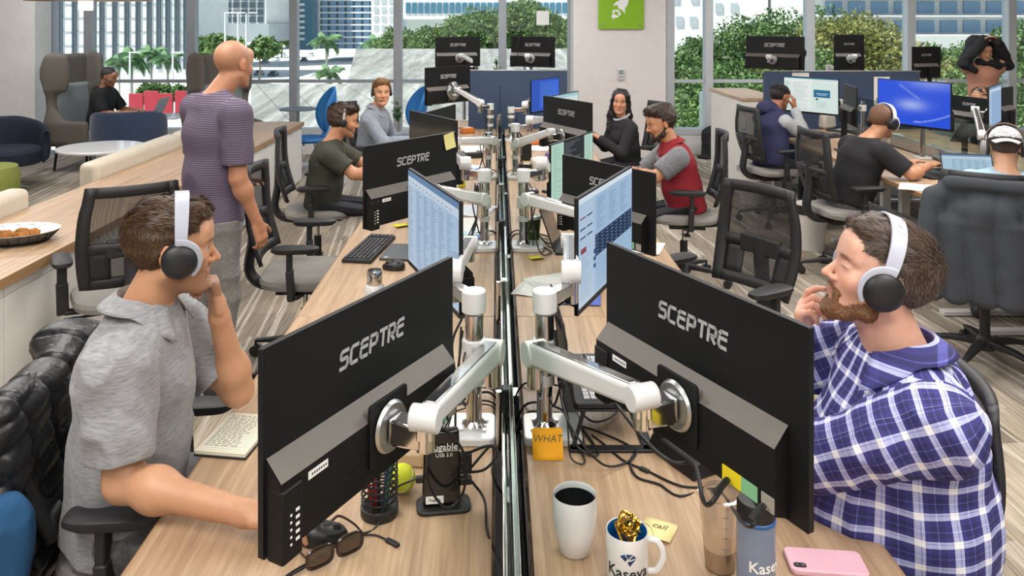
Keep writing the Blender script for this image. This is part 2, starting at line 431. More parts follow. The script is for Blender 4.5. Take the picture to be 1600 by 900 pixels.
def carpet():
    m, N, L, b = newmat('carpet'); tc = N.new('ShaderNodeTexCoord')
    def bricks(rot, sx, sy, off, stops, mw=1.0, rh=.25):
        mp = N.new('ShaderNodeMapping'); mp.inputs['Rotation'].default_value = (0, 0, R(90+rot)); mp.inputs['Location'].default_value = (off, off*.7, 0)
        L.new(tc.outputs['Object'], mp.inputs[0])
        br = N.new('ShaderNodeTexBrick'); br.inputs['Color1'].default_value = (0, 0, 0, 1); br.inputs['Color2'].default_value = (1, 1, 1, 1); br.inputs['Mortar'].default_value = (.5, .5, .5, 1)
        br.inputs['Scale'].default_value = 1; br.inputs['Mortar Size'].default_value = 0; br.inputs['Brick Width'].default_value = mw; br.inputs['Row Height'].default_value = rh; br.offset = .37
        L.new(mp.outputs[0], br.inputs['Vector']); r = ramp(N, stops); r.color_ramp.interpolation = 'CONSTANT' if len(stops) > 2 else 'LINEAR'
        L.new(br.outputs[0], r.inputs[0]); return r.outputs[0], mp.outputs[0]
    base, mpv = bricks(-6, 1, 1, 0, [(0, '938878'), (.2, 'a99c8b'), (.4, '9b9185'), (.6, 'b5a896'), (.8, 'c3b6a3')], 1.0, .25)
    lines, mpl = bricks(-6, 1, 1, 3.3, [(0, '000000'), (.55, '555555'), (.72, '000000'), (.86, 'ffffff')], .9, .085)
    dl, _ = bricks(-6, 1, 1, 7.1, [(0, '000000'), (.80, '444444'), (.9, 'ffffff')], 1.3, .021)
    mx = N.new('ShaderNodeMix'); mx.data_type = 'RGBA'; mx.inputs[7].default_value = srgb('cdc3b4'); L.new(base, mx.inputs[6])
    mm = N.new('ShaderNodeMath'); mm.operation = 'MULTIPLY'; mm.inputs[1].default_value = .62; L.new(lines, mm.inputs[0]); L.new(mm.outputs[0], mx.inputs[0])
    m2 = N.new('ShaderNodeMix'); m2.data_type = 'RGBA'; m2.inputs[7].default_value = srgb('e4dccf'); L.new(mx.outputs[2], m2.inputs[6])
    mm2 = N.new('ShaderNodeMath'); mm2.operation = 'MULTIPLY'; mm2.inputs[1].default_value = .6; L.new(dl, mm2.inputs[0]); L.new(mm2.outputs[0], m2.inputs[0])
    # ribbed pile along the planks
    mp = N.new('ShaderNodeMapping'); mp.inputs['Rotation'].default_value = (0, 0, R(84)); mp.inputs['Scale'].default_value = (160, 3, 1); mp.inputs['Rotation'].default_value = (0, 0, R(-6))
    L.new(tc.outputs['Object'], mp.inputs[0]); n = N.new('ShaderNodeTexNoise'); n.inputs['Scale'].default_value = 1; n.inputs['Detail'].default_value = 3
    L.new(mp.outputs[0], n.inputs['Vector']); r = ramp(N, [(.35, '9a9a9a'), (.62, 'ffffff')]); L.new(n.outputs[0], r.inputs[0])
    m3 = N.new('ShaderNodeMix'); m3.data_type = 'RGBA'; m3.blend_type = 'MULTIPLY'; m3.inputs[0].default_value = .75
    L.new(m2.outputs[2], m3.inputs[6]); L.new(r.outputs[0], m3.inputs[7]); L.new(m3.outputs[2], b.inputs['Base Color'])
    b.inputs['Roughness'].default_value = .9; b.inputs['Specular IOR Level'].default_value = .2
    bp = N.new('ShaderNodeBump'); bp.inputs['Strength'].default_value = .3; bp.inputs['Distance'].default_value = .003; L.new(n.outputs[0], bp.inputs['Height']); L.new(bp.outputs[0], b.inputs['Normal'])
    return m
WY = 11.56          # window plane
st = dict(kind='structure')
MB().box((0, 3.8, -.05), (19, 16.2, .1)).build('floor', carpet(), **st)
MB().box((0, 3.8, CEIL+.05), (19, 16.2, .1)).build('ceiling', white_paint, **st)
MB().box((-9.45, 3.8, CEIL/2), (.1, 16.2, CEIL)).build('wall_left', white_paint, **st)
MB().box((9.45, 3.8, CEIL/2), (.1, 16.2, CEIL)).build('wall_right', white_paint, **st)
MB().box((0, -4.25, CEIL/2), (19, .1, CEIL)).build('wall_back', white_paint, **st)
MB().box((-7.85, 11.1, CEIL/2), (3.2, .4, CEIL)).build('wall_front_left', white_paint, **st)
MB().box((1.67, 11.35, CEIL/2), (1.26, .7, CEIL)).build('wall_front_centre', warm_paint, **st)
# low wall under the windows
MB().box((-2.6, WY+.05, .14), (7.3, .22, .28)).build('wall_sill_left', white_paint, **st)
MB().box((5.87, WY+.05, .14), (7.14, .22, .28)).build('wall_sill_right', white_paint, **st)
# windows
def window(name, x0, x1, muls, mt):
    t = thing(name, None, None); t['kind'] = 'structure'
    for x in muls: MB().box((x, WY, (CEIL+.28)/2), (.115, .16, CEIL-.28)).build('window_mullion', mt, t, bev=.004)
    xs = [x0]+[m for m in muls if x0 < m < x1]+[x1]
    MB().box(((x0+x1)/2, WY, 1.04), (x1-x0, .09, .045)).build('window_rail', mt, t, bev=.003)
    MB().box(((x0+x1)/2, WY, .325), (x1-x0, .14, .09)).build('window_rail', frame_light, t, bev=.003)
    for a, b in zip(xs[:-1], xs[1:]):
        MB().box(((a+b)/2, WY+.02, .68), (b-a-.02, .008, .68)).build('glass_pane', glass, t)
        MB().box(((a+b)/2, WY+.02, 2.1), (b-a-.02, .008, 2.1)).build('glass_pane', glass, t)
K = WY/F
window('window_1', -6.3, 1.10, [(p-CX)*K for p in (81, 141, 301, 460, 622, 785, 893)], frame_grey)
window('window_2', 2.25, 9.4, [(p-CX)*K for p in (1046, 1106, 1264, 1420, 1577, 1735)], frame_light)
# ceiling light panels, one also framing the lamp added over the left lounge
for l in [o for o in S.objects if o.type == 'LIGHT' and o.name.startswith('ceiling_light')]:
    t = thing('ceiling_panel', 'white framed light panel set in the ceiling', 'ceiling light', T((l.location.x, l.location.y, CEIL)), 'ceiling light panels')
    sx, sy = l.data.size, l.data.size_y; m = MB()
    for (cx, cy, w_, h_) in ((0, sy/2+.03, sx+.12, .06), (0, -sy/2-.03, sx+.12, .06), (sx/2+.03, 0, .06, sy), (-sx/2-.03, 0, .06, sy)): m.box((cx, cy, -.012), (w_, h_, .024))
    m.build('frame', white_enamel, t)
# ================================================================== outside the glass
GZ = -13.0
def road_mat():
    m, N, L, b = newmat('road'); tc = N.new('ShaderNodeTexCoord')
    n = N.new('ShaderNodeTexNoise'); n.inputs['Scale'].default_value = .05; n.inputs['Detail'].default_value = 5; L.new(tc.outputs['Object'], n.inputs['Vector'])
    r = ramp(N, [(.35, 'c8c6c2'), (.65, 'e6e4e0')]); L.new(n.outputs[0], r.inputs[0]); L.new(r.outputs[0], b.inputs['Base Color']); b.inputs['Roughness'].default_value = .9
    return m
MB().box((0, 430, GZ-.5), (1400, 780, 1)).build('street', road_mat(), **st)
conc = None
def concrete(name, c1, c2, c3):
    m, N, L, b = newmat(name); tc = N.new('ShaderNodeTexCoord'); mp = N.new('ShaderNodeMapping'); mp.inputs['Scale'].default_value = (1.6, .12, .5); mp.inputs['Rotation'].default_value = (0, 0, R(-24))
    L.new(tc.outputs['Object'], mp.inputs[0]); n = N.new('ShaderNodeTexNoise'); n.inputs['Scale'].default_value = 1.2; n.inputs['Detail'].default_value = 7; n.inputs['Roughness'].default_value = .7
    L.new(mp.outputs[0], n.inputs['Vector']); r = ramp(N, [(.3, c1), (.5, c2), (.68, c3)]); L.new(n.outputs[0], r.inputs[0])
    br = N.new('ShaderNodeTexBrick'); br.inputs['Scale'].default_value = 1; br.inputs['Brick Width'].default_value = 9; br.inputs['Row Height'].default_value = 1.1; br.inputs['Mortar Size'].default_value = .02
    br.inputs['Color1'].default_value = br.inputs['Color2'].default_value = (1, 1, 1, 1); br.inputs['Mortar'].default_value = (.45, .45, .45, 1)
    m2 = N.new('ShaderNodeMapping'); m2.inputs['Rotation'].default_value = (0, 0, R(66)); L.new(tc.outputs['Object'], m2.inputs[0]); L.new(m2.outputs[0], br.inputs['Vector'])
    mx = N.new('ShaderNodeMix'); mx.data_type = 'RGBA'; mx.blend_type = 'MULTIPLY'; mx.inputs[0].default_value = 1; L.new(r.outputs[0], mx.inputs[6]); L.new(br.outputs[0], mx.inputs[7])
    L.new(mx.outputs[2], b.inputs['Base Color']); b.inputs['Roughness'].default_value = .9; return m
slabm = concrete('board_concrete', '66645f', '8f8c88', 'b5b2ad')
def slab(name, pts, th, label):
    n = len(pts); vs = [V(p) for p in pts]+[V(p)-V((0, 0, th)) for p in pts]
    fs = [tuple(range(n)), tuple(range(2*n-1, n-1, -1))]+[(i, n+i, n+(i+1) % n, (i+1) % n) for i in range(n)]
    MB().add(vs, fs).build(name, slabm, smooth=False, label=label, cat='concrete roof', kind='thing')
slab('concrete_roof', [P(556, 76, 62), P(905, 76, 62), P(905, 150, 34), P(536, 150, 34)], 5, 'upper sloping concrete roof slab outside below the broad trees')
slab('concrete_roof', [P(392, 131, 33), P(905, 131, 33), P(905, 262, 20), P(392, 262, 20)], 5, 'lower sloping streaked concrete roof slab just outside the window rail')

# ---- buildings
bw = mat('building_white', 'dcdcdc', .8, var=.05, vscale=.3); bgrey = mat('building_grey', 'a9aeb4', .8, var=.06, vscale=.3)
bdark = mat('building_glass_dark', '4a5560', .25); bblue = mat('building_glass_blue', '7d9dbb', .2); bteal = mat('building_glass_teal', '3f6f86', .2)
bline = mat('building_joint', '9fa3a8', .8)
def bbox(t, name, x0, x1, y0, y1, Y, d, m): # px box at depth Y
    a = P(x0, y0, Y); b = P(x1, y1, Y)
    return MB().box(((a.x+b.x)/2, Y+d/2, (a.z+b.z)/2), (abs(b.x-a.x), d, abs(a.z-b.z))).build(name, m, t)
t = thing('office_building', 'white office block with paired narrow dark window slits, behind the left palms', 'building', T((0, 0, 0)))
bbox(t, 'wall', 20, 294, -160, 130, 200, 30, bw)
for i, px in enumerate([93, 115, 158, 178, 197, 214.5, 232, 247, 261, 275.5, 289]):
    for k in (-3.2, 1.2): bbox(t, 'window_strip', px+k, px+k+2.6, -150, 108, 199.6, .5, bdark)
for k in range(9): bbox(t, 'joint', 20, 294, -80+21.5*k, -79.2+21.5*k, 199.8, .3, bline)
t = thing('office_building', 'pale office block with a grid of grey windows above a plain podium', 'building')
bbox(t, 'wall', 308, 416, -140, 37, 260, 30, bw); bbox(t, 'podium', 304, 420, 37, 66, 256, 30, bgrey)
for j in range(6):
    for i in range(8): bbox(t, 'window', 313+i*12.7, 322.5+i*12.7, -31+j*11.4, -22+j*11.4, 259.7, .4, bdark)
bbox(t, 'doorway', 312, 330, 60, 66, 255.8, .4, bdark)
t = thing('tower_building', 'slim blue glass tower with white floor bands beside the open sky', 'building')
bbox(t, 'wall', 396, 415, -160, 52, 420, 20, bblue)
for k in range(14): bbox(t, 'floor_band', 395.5, 415.5, -42+k*6.8, -40+k*6.8, 419, 1, bw)
t = thing('tower_building', 'tan tower strip standing behind the slim blue tower', 'building')
bbox(t, 'wall', 416, 424, -160, 54, 440, 20, mat('building_tan', 'b8a898', .8))
for k in range(8): bbox(t, 'window', 418, 422, -20+k*8, -16+k*8, 439.6, .3, bdark)
t = thing('low_building', 'distant white low buildings at the end of the street', 'building')
bbox(t, 'wall', 425, 452, 26, 46, 600, 20, bw)
for k in range(4): bbox(t, 'window', 428+k*6, 431+k*6, 32, 40, 599, .5, bgrey)
t = thing('office_building', 'blue glass office block with long white balcony bands', 'building')
bbox(t, 'wall', 492, 580, -160, 76, 300, 30, bteal); bbox(t, 'core', 486, 500, -160, 76, 299, 30, bw)
for k in range(15): bbox(t, 'floor_band', 498, 581, -68+k*9.6, -65.6+k*9.6, 298.6, 2, bw)
for k in range(6): bbox(t, 'window', 503+k*13, 512+k*13, -160, 76, 299.4, .8, bblue)
t = thing('tower_building', 'narrow tower with teal glass and tan balconies by the window mullion', 'building')
bbox(t, 'wall', 466, 488, -160, 78, 290, 20, bteal)
for k in range(12): bbox(t, 'balcony', 466, 475, -40+k*9, -36+k*9, 289, 1, bw)
t = thing('office_building', 'white office block with square windows left of the broad trees', 'building')
bbox(t, 'wall', 580, 618, -160, 60, 250, 30, bw)
for j in range(7):
    for i in range(3): bbox(t, 'window', 584+i*12, 591+i*12, -45+j*14, -37+j*14, 249.7, .3, bgrey)
t = thing('office_building', 'wide office block with a blue window band above the broad trees', 'building')
bbox(t, 'wall', 630, 890, -160, 30, 230, 30, bw)
for k in range(26): bbox(t, 'window', 634+k*9.8, 641.5+k*9.8, 4, 21, 229.7, .3, bteal)
for k in range(26): bbox(t, 'window', 634+k*9.8, 641.5+k*9.8, -24, -8, 229.7, .3, bteal)
t = thing('apartment_building', 'white building with a few grey windows behind the trees right of the wall', 'building')
bbox(t, 'wall', 960, 1200, -220, 140, 95, 20, bw)
for (i, j) in ((1030, 26), (1056, 26), (1078, 26), (1118, 5), (1142, 5), (1050, -10), (1080, -10), (1170, 30)): bbox(t, 'window', i, i+11, j, j+13, 94.8, .3, bgrey)
t = thing('apartment_building', 'white hotel with balconies and curtained windows above the right trees', 'building')
bbox(t, 'wall', 1230, 1760, -220, 130, 90, 20, bw)
for j in range(4):
    for i in range(9): bbox(t, 'window', 1290+i*36, 1316+i*36, -58+j*30, -40+j*30, 89.8, .3, bblue)
    bbox(t, 'balcony', 1280, 1640, -36+j*30, -34+j*30, 87, 3, bw)

# ---- foliage
def leaf_mat(name, c1, c2, c3):
    m, N, L, b = newmat(name); a = N.new('ShaderNodeAttribute'); a.attribute_name = 'Col'
    r = ramp(N, [(0, c1), (.5, c2), (1, c3)]); L.new(a.outputs['Fac'], r.inputs[0]); L.new(r.outputs[0], b.inputs['Base Color'])
    b.inputs['Roughness'].default_value = .55
    tr = N.new('ShaderNodeBsdfTranslucent'); L.new(r.outputs[0], tr.inputs[0]); mx = N.new('ShaderNodeMixShader'); mx.inputs[0].default_value = .35
    L.new(b.outputs[0], mx.inputs[1]); L.new(tr.outputs[0], mx.inputs[2]); L.new(mx.outputs[0], N['Material Output'].inputs[0]); return m
lf_green = leaf_mat('leaf_green', '2c4524', '557539', '8fa868'); lf_pale = leaf_mat('leaf_pale', '4f5f30', '8a8c4c', 'b3a967'); lf_palm = leaf_mat('leaf_palm', '3d6142', '6b9266', 'a3bf8c')
bark = mat('bark', '8d8072', .9, bump=.5, bscale=20); palm_bark = mat('palm_bark', 'b0a89c', .9, bump=.3, bscale=10)
rs = np.random.RandomState(11)
def leaf_cloud(blobs, n, size, name, m, parent):
    """leaves as small folded quads spread over the outer shell of each blob"""
    tot = sum(b[3]**2 for b in blobs); vs = []; cs = []
    for (x, y, z, r, fl) in blobs:
        k = int(n*r*r/tot); d = rs.normal(size=(k, 3)); d /= np.linalg.norm(d, axis=1)[:, None]
        lump = .75+.5*vnoise(d*3.1+x*7+50)
        p = d*(r*lump*(rs.rand(k)**.35))[:, None]*np.array([1, 1, fl])+np.array([x, y, z])
        a = rs.normal(size=(k, 3)); a /= np.linalg.norm(a, axis=1)[:, None]; b = np.cross(a, rs.normal(size=(k, 3))); b /= np.linalg.norm(b, axis=1)[:, None]
        s = size*(.6+.8*rs.rand(k))[:, None]
        q = np.stack([p-a*s, p-b*s*.45, p+a*s, p+b*s*.45], 1); vs.append(q.reshape(-1, 3)); cs.append(np.repeat(rs.rand(k), 4))
    vs = np.concatenate(vs); cs = np.concatenate(cs); nf = len(vs)//4
    me = bpy.data.meshes.new(name); me.vertices.add(len(vs)); me.vertices.foreach_set('co', vs.astype(np.float32).ravel())
    me.loops.add(nf*4); me.loops.foreach_set('vertex_index', np.arange(nf*4, dtype=np.int32)); me.polygons.add(nf)
    me.polygons.foreach_set('loop_start', np.arange(0, nf*4, 4, dtype=np.int32)); me.polygons.foreach_set('loop_total', np.full(nf, 4, dtype=np.int32)); me.update(calc_edges=True)
    a = me.color_attributes.new('Col', 'FLOAT_COLOR', 'POINT'); a.data.foreach_set('color', np.repeat(cs, 4).astype(np.float32)); me.materials.append(m)
    o = bpy.data.objects.new(name, me); COL.objects.link(o); o.parent = parent; return o
def tree(label, x, y, zb, h, wd, m, n, leaf, group, flat=.7, gaps=1):
    t = thing('broadleaf_tree', label, 'tree', T((x, y, zb)), group)
    blobs = []
    for i in range(9):
        a = rs.rand()*6.28; q = wd*.5*rs.rand()**.5; blobs.append((q*cos(a), q*sin(a)*.6, h-wd*.32*(1.2-.4*rs.rand())-rs.rand()*h*.22, wd*(.2+.12*rs.rand())*gaps, flat))
    leaf_cloud(blobs, n, leaf, 'crown', m, t)
    tm = MB(); tm.tube([(0, 0, 0), (.02*h, 0, h*.3), (0, 0, h*.62)], [wd*.035, wd*.028, wd*.018], 8)
    for b in blobs[:6]: tm.tube([(0, 0, h*.45), (b[0]*.5, b[1]*.5, (h*.5+b[2])/2), (b[0], b[1], b[2])], [wd*.016, wd*.011, wd*.004], 6)
    tm.build('trunk', bark, t); return t
# broad trees across the street, above the concrete slab
for i, (px, top, Y, wpx, lab) in enumerate([(672, 2, 100, 125, 'broad green tree nearest the white office block, above the slab'), (745, -14, 96, 150, 'broad green tree in the middle of the row above the slab'),
        (812, -10, 98, 135, 'broad green tree behind the pair of far monitors'), (868, 0, 94, 110, 'broad green tree at the end of the row by the wall')]):
    top_z = P(px, top, Y).z; k = Y/F
    tree(lab, (px-CX)*k, Y, GZ, top_z-GZ, wpx*k*1.15, lf_green, 26000, .24, 'broad trees above the slab', .8)
for (px, top, Y, wpx, lab) in [(350, 42, 190, 70, 'round green tree at the foot of the podium building'), (405, 52, 200, 50, 'small green tree by the street traffic'), (440, 43, 330, 34, 'distant green street tree under the sky'),
        (585, 100, 75, 70, 'green bush tree left of the sloping slab'), (250, 122, 60, 60, 'low green shrub behind the red barriers')]:
    k = Y/F; zb = P(px, top+60, Y).z if Y < 190 else GZ; tz = P(px, top, Y).z
    tree(lab, (px-CX)*k, Y, zb, tz-zb, wpx*k*1.1, lf_green, 2600, .012*Y*.35, None, .8)
# close trees beyond the right windows
for (px, top, Y, wpx, m, lab) in [(1075, 45, 26, 120, lf_green, 'leafy tree close behind the window beside the wall'), (1150, 60, 22, 190, lf_green, 'dense dark tree low behind the backpack window'),
        (1235, 10, 27, 150, lf_green, 'tall leafy tree behind the second right window'), (1330, -20, 24, 200, lf_pale, 'yellowish leafy tree behind the square camera monitor'),
        (1420, 20, 23, 190, lf_pale, 'yellow green tree behind the small far monitor'), (1500, 45, 25, 190, lf_green, 'green leafy tree behind the person with raised arms'), (1590, 0, 22, 170, lf_green, 'green leafy tree at the far right window')]:
    k = Y/F; zb = -4.5; tz = P(px, top, Y).z
    tree(lab, (px-CX)*k, Y, zb, tz-zb, wpx*k*1.25, m, 26000, .070, 'close trees beyond the right windows', 1.0, .95)
hm = MB()
t = thing('hedge', 'long clipped green hedge low outside the right windows', 'hedge', T((0, 0, 0)))
hb = []
for i in range(26): hb.append((3.6+i*.62, 16.5+rs.rand()*.8, -.7+rs.rand()*.9, .95+rs.rand()*.25, .9))
leaf_cloud(hb, 40000, .055, 'foliage', lf_green, t)
for i in range(4): MB().cyl((4.5+i*4, 16.9, -3), (4.5+i*4, 16.9, -.6), .12, n=6).build('stem', bark, t)
MB().box((7, 40, -4.5), (34, 50, .3)).build('terrace', mat('terrace_grey', 'a8a69e', .9, var=.1, vscale=1), label='pale paved terrace outside below the right windows', cat='terrace', kind='structure')
t = thing('utility_cabinet', 'grey metal utility cabinet outside beyond the backpack window', 'cabinet', T((4.35, 15.2, 0)))
MB().box((0, 0, -.5), (.95, .6, 2.1)).build('body', mat('cabinet_grey', '8f9a98', .5, .3), t, bev=.02)
for k in range(3): MB().box((0, -.31, -.9+k*.62), (.8, .02, .04)).build('rail', frame_light, t)

# ---- palms
def frond(L, droop, n=16):
    m = MB(); sp = []
    for i in range(n+1):
        s = i/n; sp.append(V((L*(s*.95-.1*s*s), 0, L*(.42*s-droop*s*s*1.25))))
    m.tube(sp, [.06*L/3*(1-.8*i/n) for i in range(n+1)], 5)
    for i in range(1, n):
        for sd in (-1, 1):
            for q in (0, .5):
                b = sp[i].lerp(sp[i+1], q); ll = L*.34*sin(pi*min(1, (i+q)/n*.9+.1))+.02; tp = b+V((ll*.45, sd*ll*.75, -ll*(.5+droop*.3)))
                w_ = L*.045; m.add([b-V((w_, 0, 0)), b+V((w_, 0, 0)), tp], [(0, 1, 2)])
    m.usec = True; m.c = [(random.random(),)*3+(1,) for _ in m.v]; return m
random.seed(3)
fp = [frond(1, .55), frond(1, .85), frond(1, .3)]
fmesh = []
for q in fp:
    o = q.build('frond', lf_palm); fmesh.append(o.data); bpy.data.objects.remove(o)
def palm(label, px, py, Y, spread, zb, nf=24):
    c = P(px, py, Y); r = spread*Y/F/2; t = thing('palm_tree', label, 'palm tree', T((c.x, Y, zb)), 'royal palms outside')
    h = c.z-zb; MB().tube([(0, 0, 0), (.02*r, 0, h*.5), (0, 0, h)], [r*.11, r*.085, r*.06], 8).build('trunk', palm_bark, t)
    for i in range(nf):
        o = bpy.data.objects.new('frond', fmesh[i % 3]); COL.objects.link(o); o.parent = t
        o.matrix_basis = M.Translation((0, 0, h)) @ M.Rotation(i*2.4, 4, 'Z') @ M.Rotation(R(-30+60*((i*7) % nf)/nf), 4, 'Y') @ M.Scale(r*1.15, 4)
for a in [('palm with the fullest crown left of the standing man', 205, 88, 120, 66, GZ), ('palm with a drooping crown nearest the first mullion gap', 186, 95, 112, 44, GZ), ('slender palm right of the fullest palm', 236, 82, 128, 50, GZ),
          ('short palm crown close to the second highback chair', 262, 90, 118, 50, GZ), ('tall palm in front of the banded glass block', 510, 62, 150, 52, GZ), ('low palm at the corner of the sloping slab', 515, 112, 90, 50, GZ),
          ('palm leaning by the white office block', 592, 66, 140, 56, GZ), ('palm behind the red barriers at left edge window', 92, 100, 110, 36, GZ)]: palm(*a)
# ---- cars, kerbs, barriers, street poles
def car(px, py, Ym, colr, label):
    Y = F*(H-GZ)/(py-HY); x = (px-CX)/F*Y; t = thing('car', label, 'car', T((x, Y, GZ)), 'cars on the street')
    cm = mat('car_'+colr, {'white': 'e8e8e8', 'dark': '33373c', 'grey': '7d8288', 'red': '8a3030'}[colr], .3, coat=.5)
    MB().box((0, 0, .62), (1.85, 4.5, .62)).build('body', cm, t, bev=.18, seg=3); MB().box((0, .2, 1.18), (1.6, 2.4, .55), top=(.8, .68)).build('cabin', bdark, t, bev=.08)
    for sx in (-.85, .85):
        for sy in (-1.4, 1.4): MB().cyl((sx-.1, sy, .32), (sx+.1, sy, .32), .33, n=12).build('wheel', black_soft, t)
for (px, py, c, lb) in [(407, 91, 'white', 'white car furthest up the street at its left'), (421, 90, 'dark', 'dark car furthest up the street'), (431, 95, 'white', 'white car in the middle of the street'), (414, 99, 'grey', 'grey car in the left lane'),
        (405, 118, 'grey', 'grey car nearest the window rail'), (427, 119, 'dark', 'black car nearest the window rail'), (442, 88, 'white', 'small white car beside the mullion'), (475, 96, 'dark', 'dark car right of the mullion'), (486, 88, 'white', 'white car parked near the tall palm')]: car(px, py, 0, c, lb)
redm = mat('barrier_red', 'b03040', .6)
for i, px in enumerate((98, 212, 236, 258, 284)):
    a = P(px-10, 142+(i % 2)*4, 30); b = P(px+12, 182, 30); t = thing('site_barrier', ['red panel barrier at the far left window', 'red panel barrier left of the laptop', 'red panel barrier behind the laptop', 'red panel barrier by the white post', 'red panel barrier beside the standing man'][i], 'barrier', T((a.x, 30, b.z-1.2)), 'red barriers outside')
    MB().box(((b.x-a.x)/2, 0, (a.z-b.z)/2+1.2), (b.x-a.x, .1, a.z-b.z)).build('panel', redm, t, bev=.01)
    MB().box(((b.x-a.x)/2, 0, .6), (.12, .12, 1.2)).build('post', bw, t)
for px in (203, 270, 352, 372, 385):
    c = P(px, 20 if px > 300 else 82, 80); t = thing('street_lamp', {203: 'white street post before the left palms', 270: 'white street post beside the second palm group', 352: 'tall white lamp post behind the standing man', 372: 'twin white lamp post above the street', 385: 'white lamp post right of the twin post'}[px], 'lamp post', T((c.x, 80, GZ)))
    h = c.z-GZ; MB().cyl((0, 0, 0), (0, 0, h), .16, .09, 8).build('pole', bw, t); MB().box((.5, 0, h), (1.2, .25, .12)).build('arm', bw, t, bev=.03)
MB().box((-19, 31, -2.7), (20, 14, .2)).build('terrace_paving', mat('terrace_pale', 'cdc9c4', .9, var=.05, vscale=1), kind='structure')
# ================================================================== benches
DZ = .75                        # desk top height
XL0, XL1, XR0, XR1 = -.78, -.012, .077, .846
SEAMS = [-.52, 1.31, 3.14, 4.97, 6.80, 8.60]
def desk(x0, x1, y0, y1, label, group, front):
    t = thing('desk', label, 'desk', T(((x0+x1)/2, (y0+y1)/2, 0)), group)
    W_, L_ = x1-x0, y1-y0
    MB().box((0, 0, DZ-.0145), (W_, L_-.003, .029)).build('desktop', oak, t, bev=.002)
    sgn = 1 if front > 0 else -1
    MB().box((sgn*(W_/2+.0012), 0, DZ-.0145), (.002, L_-.004, .027)).build('edge_band', oak_edge, t)
    for s in (-1, 1):
        m = MB(); m.box((0, s*(L_/2-.16), .02), (W_-.08, .06, .03)); m.build('foot', white_enamel, t, bev=.004)
        MB().box((-sgn*.1, s*(L_/2-.16), .38), (.07, .06, .68)).build('leg', white_enamel, t, bev=.004)
    MB().box((0, 0, .70), (.05, L_-.3, .04)).build('beam', white_enamel, t)
    return t
seatlab = ['under the camera', 'where the polo man sits' , 'holding the empty keyboard place', 'where the olive shirt man sits', 'at the far end']
seatlab2 = ['under the camera', 'where the checked shirt man sits', 'beside the empty mesh chair', 'where the red polo man sits', 'where the woman in black sits']
for i in range(5):
    desk(XL0, XL1, SEAMS[i], SEAMS[i+1], 'light oak desk top left of the glass divider, '+seatlab[i], 'desks left of the divider', -1)
    desk(XR0, XR1, SEAMS[i], SEAMS[i+1], 'light oak desk top right of the glass divider, '+seatlab2[i], 'desks right of the divider', 1)
# divider: aluminium rails, glass blade, cable trough
t = thing('desk_divider', 'low clear glass divider in chrome rails running down between the two desk rows', 'divider', T((.032, 0, 0)))
MB().box((-.016, 4.0, .80), (.010, 9.2, .10)).build('rail', chrome, t, bev=.003); MB().box((.006, 4.0, .79), (.012, 9.2, .10)).build('rail', alu, t, bev=.003)
MB().box((-.006, 4.0, .995), (.010, 9.2, .43)).build('glass_panel', glass_edge, t, bev=.002)
for k in range(10):
    y = .35+k*.915; MB().box((-.006, y, .83), (.030, .04, .16)).build('clamp', chrome if k % 2 else dark_metal, t, bev=.004)
    MB().cyl((-.028, y, .74), (-.028, y, .90), .008, n=10).build('post', chrome, t)
MB().box((.0, 4.0, .56), (.078, 9.15, .02)).build('cable_tray', dark_metal, t)
for sx in (-.037, .037): MB().box((sx, 4.0, .64), (.003, 9.15, .16)).build('tray_side', dark_metal, t)
for k in range(6): MB().box((.02, 1.1+k*1.5, .70), (.04, .06, .012)).build('bracket', alu, t, bev=.002)
for k, (pts) in enumerate([[(.02, .9), (.055, 1.8), (.03, 2.6), (.06, 3.6), (.02, 4.6)], [(.06, 1.0), (.03, 1.7), (.06, 2.9), (.025, 3.9), (.05, 5.2)]]):
    MB().tube(bez([(x, y, .60+.02*((i*3) % 4)) for i, (x, y) in enumerate(pts)], 8), .006, 6).build('loose_cable', cable_black, None, label=['black cable lying in the divider trough, dipping left', 'black cable lying in the divider trough, dipping right'][k], cat='cable')
# second bench on the right
for i, (y0, y1) in enumerate([(5.05, 6.75), (6.75, 8.6)]):
    desk(2.83, 3.62, y0, y1, ['light oak desk where the black shirt man writes', 'light oak desk where the hooded man sits'][i], 'desks of the right bench', -1)
    desk(3.70, 4.48, y0, y1, ['light oak desk behind the bright blue screen', 'light oak desk behind the tilted black screen'][i], 'desks of the right bench', 1)
desk(2.83, 3.62, 3.35, 5.05, 'light oak desk end beside the white cap man', 'desks of the right bench', -1)
t = thing('desk_divider', 'low glass divider between the right bench desks', 'divider', T((3.66, 6.4, 0)))
MB().box((0, 0, .80), (.04, 4.3, .10)).build('rail', alu, t, bev=.003); MB().box((0, 0, .98), (.010, 4.3, .30)).build('glass_panel', glass_edge, t)
# fabric partitions
navy = mat('partition_navy', '3d4c66', .9, bump=.3, bscale=500)
def partition(x0, x1, y, top, label):
    t = thing('partition_screen', label, 'partition', T(((x0+x1)/2, y, 0)), None)
    MB().box((0, 0, (top+.40)/2), (x1-x0, .04, top-.40)).build('panel', navy, t, bev=.004)
    MB().box((0, 0, top+.006), (x1-x0+.01, .05, .014)).build('top_rail', alu, t, bev=.002)
    for s in (-1, 1): MB().box((s*((x1-x0)/2-.12), 0, .2), (.06, .05, .40)).build('leg', alu, t, bev=.003)
partition(-.31, .75, 8.66, 1.365, 'navy fabric partition closing the end of the centre desks')
partition(2.86, 4.53, 8.66, 1.355, 'navy fabric partition behind the hooded man')
